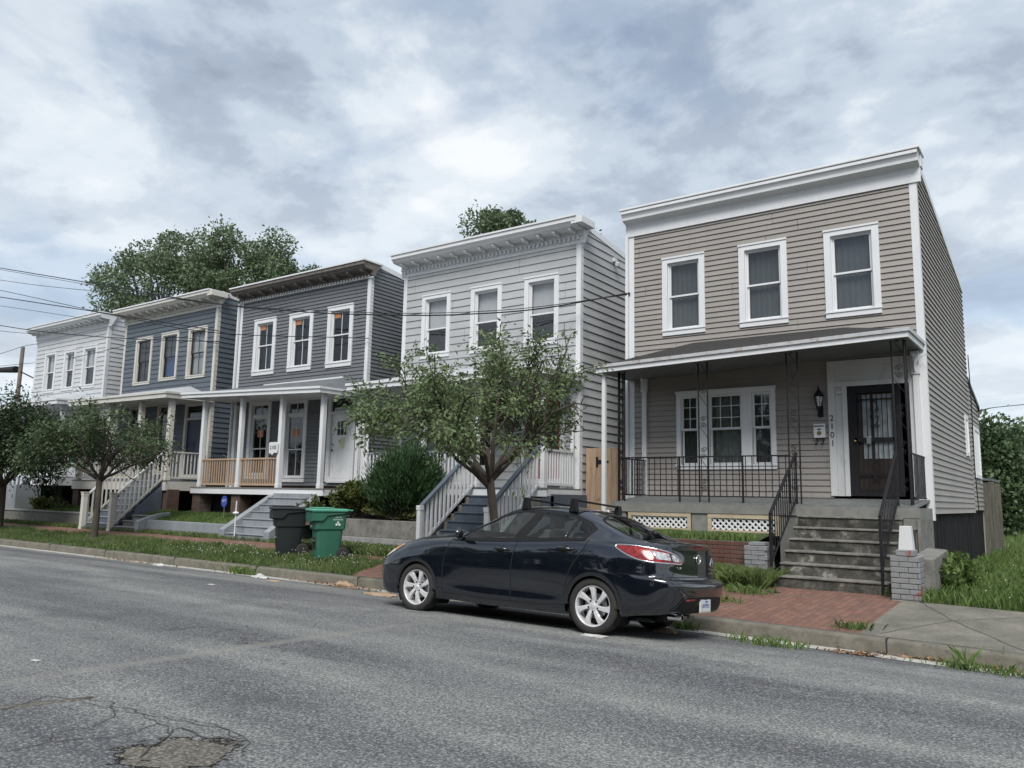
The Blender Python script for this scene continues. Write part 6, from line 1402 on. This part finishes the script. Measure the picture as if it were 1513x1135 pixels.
# ---------------------------------------------------------------- litter
MT['paper'] = flat('white_paper', (.42, .42, .40), var=.3); MT['card'] = flat('brown_cardboard', (.33, .23, .15)); MT['leafdry'] = flat('dry_leaves', (.22, .13, .07), var=.4)
def crumple(name, x, y, w_, d_, h_, mat, lab, cat, seed, z=None):
    zb = (rz(x, y) if y < yk(x) else gz(x, y)) if z is None else z
    V = []; Fc = []; n = 9
    for i in range(n):
        for j in range(n):
            u, v = i/(n-1)*2-1, j/(n-1)*2-1; r = max(abs(u), abs(v)); nn = noise.noise(Vector((u*2.3+seed, v*2.3, seed)))
            V.append((x+u*w_/2*(1+.25*nn), y+v*d_/2*(1-.25*nn), zb+.006+h_*max(0, (1-r**2)*.6+.5*nn)))
    for i in range(n-1):
        for j in range(n-1): a = i*n+j; Fc.append((a, a+n, a+n+1, a+1))
    o = np_mesh(name, V, Fc, mat); return tag(o, lab, cat)
def gp_(px, py, z=.0): p = atz(px, py, z); q = rz(p.x, p.y) if p.y < yk(p.x) else gz(p.x, p.y); return atz(px, py, q)
def lit(name, px, py, *a):
    p = gp_(px, py); crumple(name, p.x, p.y, *a)
lit('paper_napkin', 878, 941, .28, .14, .02, 'paper', 'flattened white napkin on the asphalt in front of the rear wheel', 'litter', 1)
lit('plastic_scrap', 384, 851, .42, .15, .10, 'paper', 'crumpled white plastic scrap in the gutter left of the bins', 'litter', 2)
lit('cardboard_piece', 404, 857, .30, .10, .04, 'card', 'small brown scrap of card in the gutter just right of the white plastic', 'litter', 3)
lit('cardboard_piece', 560, 877, .62, .22, .06, 'card', 'torn brown cardboard lying in the gutter at the front bumper', 'litter', 4)
lit('wood_scrap', 505, 862, .42, .26, .12, 'card', 'pile of pale torn scraps against the kerb below the green bin', 'litter', 5)
lit('plastic_scrap', 235, 833, .42, .12, .06, 'paper', 'white wrapper in the gutter further down the street', 'litter', 6)
lit('cardboard_piece', 985, 931, .32, .2, .08, 'card', 'brown crumpled bag behind the far rear wheel', 'litter', 7)
lit('paper_scrap', 312, 865, .14, .08, .015, 'paper', 'tiny white paper scrap out on the road surface', 'litter', 8)
lit('paper_scrap', 1262, 960, .14, .1, .04, 'paper', 'white crumpled scrap at the kerb joint before the tan house', 'litter', 9)
lit('black_glove', 1143, 873, .22, .14, .04, 'rubber', 'black rag on the bricks at the foot of the left painted pier', 'rag', 10)
lit('paper_scrap', 53, 977, .10, .05, .012, 'paper', 'tiny white scrap on the road at the left near the crack', 'litter', 11)
# dry leaf litter in the gutter
def leaf_scatter(name, spots, n, size, mat, lab, z=lambda x, y: rz(x, y)):
    V = []; Fc = []; k = 0
    for (cx, cy, sx_, sy_) in spots:
        for i in range(n):
            x = cx+RNG.normal()*sx_; y = min(cy+RNG.normal()*sy_, yk(x)-.01); zz = rz(x, y)+.008+abs(RNG.normal())*.012; a = RNG.random()*6.28; s_ = size*(.5+RNG.random())
            c_, s2 = math.cos(a)*s_, math.sin(a)*s_; t_ = RNG.normal()*.012
            V += [(x-c_, y-s2, zz), (x+s2*.5, y-c_*.5, zz+t_), (x+c_, y+s2, zz+.006), (x-s2*.5, y+c_*.5, zz+abs(t_))]; Fc.append((k, k+1, k+2, k+3)); k += 4
    return np_mesh(name, V, Fc, mat)
s1 = gp_(470, 858); s2_ = gp_(520, 866); s3 = gp_(1265, 962); s4 = gp_(200, 828); s5 = gp_(1400, 972)
o = leaf_scatter('leaf_litter', [(s1.x, s1.y, .45, .08), (s2_.x, s2_.y, .4, .1), (s3.x, s3.y, .15, .05), (s4.x, s4.y, .8, .06), (s5.x, s5.y, .35, .06)], 190, .022, 'leafdry', None)
tag(o, 'dry brown leaf litter gathered along the gutter', 'leaves', kind='stuff')

# ---------------------------------------------------------------- vegetation
def foliage_mat(name, dark, mid, light, rough=.55, trans=.25, sc=2.5):
    m, t, b = new_mat(name)
    geo = t.nodes.new('ShaderNodeObjectInfo'); n = tnoise(t, sc, 4, .6); n2 = tnoise(t, 28, 2, .5)
    f = t.nodes.new('ShaderNodeMath'); f.operation = 'ADD'; f.use_clamp = True
    mm = t.nodes.new('ShaderNodeMath'); mm.operation = 'MULTIPLY_ADD'; t.links.new(n2, mm.inputs[0]); mm.inputs[1].default_value = 1.2; mm.inputs[2].default_value = -.6
    t.links.new(n, f.inputs[0]); t.links.new(mm.outputs[0], f.inputs[1])
    c = tramp(t, f.outputs[0], [(.25, dark), (.5, mid), (.8, light)]); t.links.new(c, b.inputs['Base Color']); b.inputs['Roughness'].default_value = rough; b.inputs['Specular IOR Level'].default_value = .35
    tr = t.nodes.new('ShaderNodeBsdfTranslucent'); t.links.new(c, tr.inputs[0]); mi = t.nodes.new('ShaderNodeMixShader'); mi.inputs[0].default_value = trans
    t.links.new(b.outputs[0], mi.inputs[1]); t.links.new(tr.outputs[0], mi.inputs[2]); t.links.new(mi.outputs[0], t.nodes['Material Output'].inputs[0]); return m
MT['leafstreet'] = foliage_mat('street_tree_leaves', (.065, .095, .038), (.12, .17, .07), (.21, .265, .135))
MT['leafmid'] = foliage_mat('left_tree_leaves', (.036, .062, .028), (.072, .108, .048), (.14, .185, .095))
MT['leafdark'] = foliage_mat('dark_tree_leaves', (.014, .030, .013), (.028, .05, .02), (.055, .085, .032))
MT['leafbg'] = foliage_mat('haze_paled_tree_leaves', (.07, .10, .055), (.115, .16, .085), (.18, .23, .125), sc=.5)  # leaf colour lightened to imitate distance haze
MT['leafbgr'] = foliage_mat('haze_paled_horizon_leaves', (.045, .075, .035), (.085, .13, .06), (.145, .20, .10), sc=.5)  # paled as well, haze put into the colour of the horizon trees
MT['ever'] = foliage_mat('evergreen_needles', (.012, .032, .010), (.024, .058, .018), (.05, .11, .035), trans=.1)
MT['shrub'] = foliage_mat('yellow_green_leaves', (.04, .058, .014), (.085, .11, .03), (.17, .19, .06))
MT['grassm'] = foliage_mat('grass_blades', (.07, .12, .03), (.12, .185, .052), (.20, .27, .10), sc=1.2, trans=.3)
MT['grassv'] = foliage_mat('verge_grass_blades', (.065, .10, .03), (.115, .165, .055), (.20, .24, .10), sc=1.6, trans=.3)
MT['clover'] = flat('clover_flowers', (.6, .62, .55)); MT['bark'] = paint('grey_brown_bark', (.052, .043, .034), .9, .35, 9, (.095, .09, .07), .5, True, .9, 30)
def leaves_np(P, D, size, aspect=.42, droop=0., jitter=.5, curl=.25, rs=None):
    """one kite-shaped, slightly folded leaf per point P with direction D"""
    rs = rs or RNG; n = len(P); D = D+rs.normal(size=(n, 3))*jitter; D[:, 2] -= droop; D /= np.linalg.norm(D, axis=1)[:, None]+1e-9
    A = rs.normal(size=(n, 3)); Sd = np.cross(D, A); Sd /= np.linalg.norm(Sd, axis=1)[:, None]+1e-9; Nn = np.cross(Sd, D)
    L_ = size*(.65+.7*rs.random(n))[:, None]; W = L_*aspect
    v0 = P; v1 = P+D*L_*.45+Sd*W*.5+Nn*L_*.06; v2 = P+D*L_-Nn*L_*curl*.5; v3 = P+D*L_*.45-Sd*W*.5+Nn*L_*.06
    V = np.stack([v0, v1, v2, v3], 1).reshape(-1, 3); Fc = np.arange(4*n).reshape(-1, 4); return V, Fc
def branchy(base, trunk_h, r0, spread, height, nl, seed, lean=(0, 0), levels=3, upness=.5, sub=4, al=.62):
    """returns branch polylines [(pts, r0, r1)] and twig tips [(p, d)]"""
    rg = np.random.default_rng(seed); br = []; tips = []
    b_ = np.array(base, float); top = b_+np.array([lean[0], lean[1], trunk_h]); mid = (b_+top)/2+np.array([.02, .01, 0])
    br.append(([b_+[0, 0, -.1], b_+[0, 0, .06], mid, top], [r0*1.5, r0*1.1, r0*.92, r0*.9]))
    def grow_(p, d, length, r, lev):
        n = 5; pts = [p]; dd = d/np.linalg.norm(d)
        for k in range(n):
            dd = dd+rg.normal(size=3)*.13; dd[2] += (.06 if lev < 2 else -.05); dd /= np.linalg.norm(dd); p = p+dd*length/n; pts.append(p)
        br.append((pts, [r*(1-.72*k/n) for k in range(n+1)]))
        if lev >= levels:
            for k in range(1, n+1): tips.append((pts[k], dd.copy()))
            return
        m = sub+(1 if lev == 1 else 0)
        for k in range(m):
            t_ = .28+.72*(k+.5)/m; i = min(n-1, int(t_*n)); q = pts[i]+(pts[i+1]-pts[i])*(t_*n-i)
            side = rg.normal(size=3); side -= dd*side.dot(dd); side /= np.linalg.norm(side); nd = dd*al+side*(1.4-al); nd[2] += .10
            grow_(q, nd, length*(.50+.22*rg.random())*(1.1-.35*t_), r*.5, lev+1)
        for k in range(3 if lev > 1 else 5, n+1): tips.append((pts[k], dd.copy()))
    for k in range(nl):
        a = 2*math.pi*(k+.35*rg.random())/nl; e = upness+.45*rg.random() if k else 1.2
        d = np.array([math.cos(a)*spread*math.cos(e), math.sin(a)*spread*math.cos(e), math.sin(e)*height]); ln = np.linalg.norm(d)
        grow_(top-np.array([0, 0, .12*rg.random()*trunk_h]), d, ln, r0*.55, 1)
    return br, tips
def make_tree(name, lab, base, trunk_h, r0, spread, height, nl, seed, leafmat, leaf_n, leaf_size, cluster, group=None, levels=3, upness=.5, sub=4, droop=.35, keep=None, cat='tree', aspect=.42, bark='bark', minr=.006, lean=(0, 0), al=.62):
    root = empty(name, base, lab, cat, group); br, tips = branchy(base, trunk_h, r0, spread, height, nl, seed, lean=lean, al=al, levels=levels, upness=upness, sub=sub)
    mb = MB(); mb.tube(br[0][0], br[0][1], 12); tk = mb.build('trunk', bark, root, smooth=True)
    mb = MB()
    for pts, rr in br[1:]: mb.tube(pts, [max(minr, q) for q in rr], 5, cap=False)
    mb.build('branches', bark, root, smooth=True)
    T = np.array([p for p, d in tips]); Dv = np.array([d for p, d in tips]); rg = np.random.default_rng(seed+50)
    if keep is not None: ok = keep(T); T, Dv = T[ok], Dv[ok]
    idx = rg.integers(0, len(T), leaf_n); off = rg.normal(size=(leaf_n, 3))*cluster*[1, 1, .75]; P = T[idx]+off; D_ = off/(np.linalg.norm(off, axis=1)[:, None]+1e-6)*.7+Dv[idx]*.6
    V, Fc = leaves_np(P, D_, leaf_size, aspect, droop, rs=rg); np_mesh('crown', V, Fc, leafmat, root); return root, T
# the street tree in front of the pale grey house
tb = aty(738, 780, 11.6); tb = (tb.x, 11.6, gz(tb.x, 11.6))
make_tree('street_tree', 'young spreading street tree with open crown standing behind the parked car', tb, 1.80, .085, 2.15, 2.0, 11, 23, 'leafstreet', 16500, .088, .075, levels=3, upness=.5, sub=5, droop=.5, lean=(-.25, 0), al=.85, keep=lambda T: (T[:, 0] > tb[0]-2.35) & (T[:, 0] < tb[0]+1.65) & ((T[:, 0] < tb[0]+.45) | (np.random.default_rng(3).random(len(T)) < .38)))
# the street tree further left
tb = aty(139, 792, 11.8); tb = (tb.x, 11.8, gz(tb.x, 11.8))
make_tree('street_tree', 'small round street tree growing from a patch of bare soil in the left verge', tb, 1.75, .09, 1.95, 1.6, 8, 33, 'leafmid', 11500, .10, .13, levels=3, upness=.5, sub=4, droop=.4, keep=lambda T: (T[:, 0] < tb[0]+.3) | ((T[:, 2] > 2.6) & (np.random.default_rng(4).random(len(T)) < .6)))
o = np_mesh('bare_soil', *(lambda n: ([(tb[0], tb[1], tb[2]+.06)]+[(tb[0]+(.55+.12*math.sin(k*2.3))*math.cos(2*math.pi*k/n), tb[1]+(.5+.1*math.cos(k*1.7))*math.sin(2*math.pi*k/n), gz(tb[0]+.5*math.cos(2*math.pi*k/n), tb[1]+.5*math.sin(2*math.pi*k/n))+.012) for k in range(n)], [(0, k+1, (k+1) % n+1) for k in range(n)]))(20), 'soil'); tag(o, kind='structure')
tx_ = aty(12, 640, 12.0).x; tb = (tx_, 12.0, gz(tx_, 12.0)); make_tree('street_tree', 'dense dark street tree at the far left edge of the picture', tb, 1.5, .14, 2.3, 2.3, 9, 41, 'leafdark', 24000, .12, .22, levels=3, upness=.4, sub=4, droop=.4)
# big trees behind the houses: crown built from clumps on limbs
def big_tree(name, lab, base, crown_c, crown_r, nclump, clump_r, leaf_n, leaf_size, mat, seed, group=None, trunk_r=.4, flat_bottom=-.75):
    rg = np.random.default_rng(seed); root = empty(name, base, lab, 'tree', group); cc = np.array(crown_c, float); cr_ = np.array(crown_r, float)
    cl = []
    while len(cl) < nclump:
        p = rg.normal(size=3); p /= np.linalg.norm(p); rr = .45+.5*rg.random()**.6; p = p*rr
        if p[2] < flat_bottom: continue
        cl.append(cc+p*cr_)
    cl = np.array(cl); cs = clump_r*(.6+.8*rg.random(nclump))
    mb = MB(); b0 = np.array(base, float); fork = b0+(cc-b0)*[.9, .9, .55]
    mb.tube([b0, (b0+fork)/2+[.2, 0, 0], fork], [trunk_r*1.2, trunk_r, trunk_r*.8], 10); mb.build('trunk', 'bark', root, smooth=True); mb = MB()
    for c_ in cl[:60]:
        m1 = fork+(c_-fork)*.5+rg.normal(size=3)*.35; mb.tube([fork, m1, c_], [trunk_r*.34, trunk_r*.2, .04], 5, cap=False)
    mb.build('branches', 'bark', root, smooth=True)
    idx = rg.integers(0, nclump, leaf_n); dr = rg.normal(size=(leaf_n, 3)); dr /= np.linalg.norm(dr, axis=1)[:, None]
    rad = cs[idx]*(.35+.75*rg.random(leaf_n)**.5+.25*np.abs(rg.normal(size=leaf_n))*(rg.random(leaf_n) < .2)); P = cl[idx]+dr*rad[:, None]*[1, 1, .8]
    V, Fc = leaves_np(P, dr.copy(), leaf_size, .6, .2, jitter=.8, rs=rg); np_mesh('crown', V, Fc, mat, root); return root
def XY(px, py, Y): return aty(px, py, Y)
YB = 42
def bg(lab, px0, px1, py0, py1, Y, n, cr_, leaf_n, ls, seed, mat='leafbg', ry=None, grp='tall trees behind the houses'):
    a = XY(px0, (py0+py1)/2, Y); b_ = XY(px1, (py0+py1)/2, Y); t_ = XY((px0+px1)/2, py0, Y); u_ = XY((px0+px1)/2, py1, Y)
    c_ = ((a.x+b_.x)/2, Y, (t_.z+u_.z)/2); rr = ((b_.x-a.x)/2, ry or (b_.x-a.x)/2.6, (t_.z-u_.z)/2)
    big_tree('tall_tree', lab, (c_[0], Y, .2), c_, rr, n, cr_, leaf_n, ls, mat, seed, grp)
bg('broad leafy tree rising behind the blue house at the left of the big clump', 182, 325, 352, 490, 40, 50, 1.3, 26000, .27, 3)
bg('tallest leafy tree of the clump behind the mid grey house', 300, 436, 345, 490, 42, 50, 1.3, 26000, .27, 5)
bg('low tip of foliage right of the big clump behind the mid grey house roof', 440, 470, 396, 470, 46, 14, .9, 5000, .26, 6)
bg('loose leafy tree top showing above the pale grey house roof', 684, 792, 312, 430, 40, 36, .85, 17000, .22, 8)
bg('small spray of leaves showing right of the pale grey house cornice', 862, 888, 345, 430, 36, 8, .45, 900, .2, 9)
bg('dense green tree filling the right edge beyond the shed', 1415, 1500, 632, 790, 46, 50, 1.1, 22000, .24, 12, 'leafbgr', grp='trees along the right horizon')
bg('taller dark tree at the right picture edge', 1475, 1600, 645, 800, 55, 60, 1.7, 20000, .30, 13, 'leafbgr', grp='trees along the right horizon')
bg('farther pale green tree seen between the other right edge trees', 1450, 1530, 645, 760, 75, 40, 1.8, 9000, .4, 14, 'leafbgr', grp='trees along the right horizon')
# evergreen bush and yellow-green bush in B's bed
def bush(name, lab, c_, r_, n, size, mat, seed, aspect, droop, up=0., spiky=False, sprays=70):
    rg = np.random.default_rng(seed); root = empty(name, (c_[0], c_[1], c_[2]-r_[2]), lab, 'shrub')
    mb = MB(); b0 = np.array([c_[0], c_[1], c_[2]-r_[2]]); S_ = []
    for k in range(sprays):
        d = rg.normal(size=3); d[2] = abs(d[2])*1.0-.25; d /= np.linalg.norm(d); e = b0+[0, 0, r_[2]*.9]+d*np.array(r_)*(.72+.36*rg.random())*[1, 1, 1.05]; m_ = (b0+e)/2+rg.normal(size=3)*.06; mb.tube([b0+rg.normal(size=3)*.05, m_, e], [.018, .012, .004], 4, cap=False); S_.append((b0, m_, e))
    mb.build('stems', 'bark', root)
    idx = rg.integers(0, sprays, n); t_ = .35+.65*rg.random(n)**.6; M_ = np.array([s[1] for s in S_])[idx]; E_ = np.array([s[2] for s in S_])[idx]; B_ = b0[None, :]
    P = (1-t_)[:, None]**2*B_+2*(t_*(1-t_))[:, None]*M_+(t_**2)[:, None]*E_; D_ = (E_-B_); D_ /= np.linalg.norm(D_, axis=1)[:, None]; P = P+rg.normal(size=(n, 3))*np.array([.09, .09, .08])*min(r_)
    D_[:, 2] += up; V, Fc = leaves_np(P, D_, size, aspect, droop, jitter=.45, rs=rg); np_mesh('foliage', V, Fc, mat, root); return root
ce = aty(606, 712, 14.3); bush('evergreen_bush', 'large dark feathery evergreen bush in the bed before the pale grey porch', (ce.x, 14.2, ce.z-.0), (1.02, .95, 1.02), 26000, .13, 'ever', 4, .16, -.1, up=.45, sprays=130)
ce = aty(526, 738, 14.2); bush('leafy_bush', 'low yellow green leafy bush left of the dark evergreen', (ce.x, 14.2, ce.z+.05), (.75, .6, .50), 5200, .10, 'shrub', 6, .5, .2, sprays=50)
ce = aty(590, 762, 14.0); bush('leafy_bush', 'small light weedy plants at the foot of the evergreen on top of the block wall', (ce.x, 13.98, 1.10), (1.3, .14, .16), 1400, .08, 'shrub', 7, .5, .1, sprays=40)
ce = aty(478, 735, 15.0); bush('leafy_bush', 'shaded green bush under the porch corner of the mid grey house', (ce.x, 14.6, 1.05), (.45, .35, .40), 1500, .09, 'shrub', 8, .5, .2, sprays=30)
bush('leafy_bush', 'brownish ground shrubs on the bank right of the white house stairs', (-32.2, 14.5, .95), (1.5, .45, .25), 2600, .10, 'shrub', 9, .5, .2, sprays=60)
ce = aty(1385, 862, 13.6); bush('leafy_bush', 'broad-leaved weeds growing against the black foundation of the tan house', (-1.75, 14.6, .45), (.35, .8, .32), 1300, .10, 'grassm', 10, .5, .2, sprays=40)
# grass
def grass(name, lab, pts, h, w_, mat, seed, lean=.35, kind='stuff'):
    rg = np.random.default_rng(seed); P = np.array(pts, float); n = len(P); a = rg.random(n)*6.283; H = h*(.35+.9*rg.random(n)); W = w_*(.6+.8*rg.random(n)); le = H*lean*(.3+rg.random(n)*1.2); b_ = rg.random(n)*6.283
    dx, dy = np.cos(a)*W/2, np.sin(a)*W/2; lx_, ly = np.cos(b_)*le, np.sin(b_)*le; z = P[:, 2]
    V = np.stack([np.stack([P[:, 0]-dx, P[:, 1]-dy, z-.01], 1), np.stack([P[:, 0]+dx, P[:, 1]+dy, z-.01], 1), np.stack([P[:, 0]+lx_*.4+dx*.7, P[:, 1]+ly*.4+dy*.7, z+H*.6], 1), np.stack([P[:, 0]+lx_, P[:, 1]+ly, z+H*.95], 1)], 1).reshape(-1, 3)
    return np_mesh(name, V, np.arange(4*n).reshape(-1, 4), mat)
def scatter(n, xr, yf, zf, seed, clump=.0, dens=None):
    rg = np.random.default_rng(seed); out = []
    while len(out) < n:
        x = xr[0]+(xr[1]-xr[0])*rg.random(); y0, y1 = yf(x); y = y0+(y1-y0)*rg.random()
        if clump and noise.noise(Vector((x*1.9, y*1.9, seed))) < clump-1+rg.random()*.8: continue
        if dens and rg.random() > dens(x, y): continue
        out.append((x, y, zf(x, y)))
    return out
def gt(lab, *a, **k): o = grass('grass', None, *a, **k); tag(o, lab, 'grass', kind='stuff'); return o
gt('tall unmown lawn right of the tan house', scatter(52000, (-2.0, 5.5), lambda x: (13.0-.14*(x+2.2) if x > -1.75 else 12.9, 27), gz, 1, dens=lambda x, y: min(1, (13.5/y)**2.2)), .19, .014, 'grassm', 1)
gt('far part of the lawn beyond the old fence', scatter(9000, (-3, 14), lambda x: (27, 58), gz, 2, dens=lambda x, y: min(1, 27/y)), .22, .05, 'grassm', 2)
gt('weedy verge grass between kerb and brick path on the left', scatter(46000, (-40, -11.3), lambda x: (yk(x)+.14, pave_y(x)[0]+.06), gz, 3, clump=.55, dens=lambda x, y: 1 if x > -24 else .6), .10, .012, 'grassv', 3)
gt('strip of grass between brick path and retaining walls on the left', scatter(16000, (-40, -15.6), lambda x: (13.2, 13.6), gz, 4, dens=lambda x, y: 0 if (-19.3 < x < -17.3 or -26.9 < x < -25) and y > 13.3 else 1), .12, .012, 'grassv', 4)
gt('tangled clover and weeds along the foot of the block wall', scatter(14000, (-15.8, -11.2), lambda x: (12.72, 13.68), gz, 5), .16, .016, 'grassv', 5, lean=.6)
gt('tall weeds growing before the red brick planter wall behind the car', scatter(12000, (-11.2, -4.3), lambda x: (12.9 if x < -5.2 else 12.95, 13.6), gz, 6, dens=lambda x, y: 1 if x > -7.5 else .5), .30, .009, 'grassv', 6, lean=.7)
gt('grass growing on top of the red brick planter wall', scatter(3600, (-8.05, -4.7), lambda x: (13.72, 14.1), lambda x, y: .84, 7), .14, .012, 'grassm', 7)
gt('grass covering the small yard of the mid grey house', scatter(9000, (-23.9, -19.4), lambda x: (13.7, 14.9), lambda x, y: .55+.45*((y-13.7)/2.7)**.7, 8), .10, .014, 'grassm', 8)
gt('grass on the bank before the blue house', scatter(6000, (-31.5, -23.9), lambda x: (14.1, 14.9), lambda x, y: .66+.2*(y-14.1), 9, dens=lambda x, y: 0 if -26.9 < x < -24.8 else 1), .12, .016, 'grassm', 9)
def tuft(px, py, r, n, h, lab, seed):
    p = gp_(px, py); pts = []; rg = np.random.default_rng(seed)
    for k in range(n):
        x = p.x+rg.normal()*r; y = p.y+rg.normal()*r*.5; yy = yk(x)
        pts.append((x, y, gz(x, y) if y > yy+.15 else (0.0 if y > yy else rz(x, y))))
    gt(lab, pts, h, .012, 'grassm', seed, lean=.7)
tuft(1265, 930, .12, 120, .11, 'grass tuft between bricks and kerb beside the slab corner', 21); tuft(1140, 951, .18, 120, .13, 'large grass tuft growing from the gutter behind the car', 22); tuft(1090, 942, .1, 40, .09, 'thin grass tuft in the gutter nearest the rear bumper', 23)
tuft(1450, 985, .24, 200, .09, 'spreading grass tuft in the gutter at the right edge', 24); tuft(1427, 984, .03, 30, .22, 'single upright weed on the kerb near the right edge', 25); tuft(1500, 993, .2, 100, .08, 'grass tuft at the very right end of the gutter', 26)
tuft(1008, 925, .1, 110, .12, 'grass tuft just behind the far rear wheel', 27); tuft(360, 845, .22, 200, .16, 'grass tuft in the gutter left of the white plastic scrap', 28); tuft(170, 820, .3, 160, .1, 'grass tuft in the far left gutter', 29); tuft(1062, 886, .15, 120, .11, 'grass at the brick edge beside the rear bumper', 30)
tuft(1095, 872, .25, 200, .13, 'weeds at the brick edge in front of the left painted pier', 31); tuft(1345, 884, .15, 160, .16, 'weeds at the foot of the right painted pier', 32); tuft(320, 838, .2, 120, .1, 'sparse gutter grass below the grass verge', 33)
# clover heads
rg = np.random.default_rng(77); V = []; Fc = []; k = 0
for (xr, yr, n) in (((-17, -11.6), (10.8, 12.3), 120), ((-15.8, -11.4), (12.8, 13.5), 120), ((-1.5, 4), (13.2, 20), 160), ((-20, -17), (10.9, 12.2), 30)):
    for i in range(n):
        x = xr[0]+(xr[1]-xr[0])*rg.random(); y = yr[0]+(yr[1]-yr[0])*rg.random(); z = gz(x, y)+.09+.09*rg.random(); s_ = .011
        V += [(x-s_, y, z), (x, y, z-s_), (x+s_, y, z), (x, y, z+s_), (x, y-s_, z), (x, y+s_, z)]; Fc += [(k, k+1, k+4), (k+1, k+2, k+4), (k+2, k+3, k+4), (k+3, k, k+4)]; k += 6
o = np_mesh('clover_flowers', V, Fc, 'clover'); tag(o, 'scattered tiny white clover flowers in the grass', 'flowers', kind='stuff')

# trees and hedge added behind the camera, out of view, for dark reflections in glass and paint
for i, (x, y, lab) in enumerate(((-34, -17, 'added unseen tree across the street farthest left behind the camera'), (-22, -15, 'added unseen tree across the street left behind the camera'), (-9, -16, 'added unseen tree across the street behind the camera'), (3, -15, 'added unseen tree across the street just right behind the camera'), (16, -17, 'added unseen tree across the street far right behind the camera'))):
    big_tree('tall_tree', lab, (x, y, 0), (x, y, 5.2), (6.2, 3.0, 4.6), 34, 2.1, 5200, .75, 'leafdark', 60+i, 'added trees across the street')
o = MB().box(-70, 50, -20.2, -20, -.1, 2.4).build('hedge', 'leafdark', None); tag(o, 'long added unseen hedge across the street behind the camera', 'hedge')
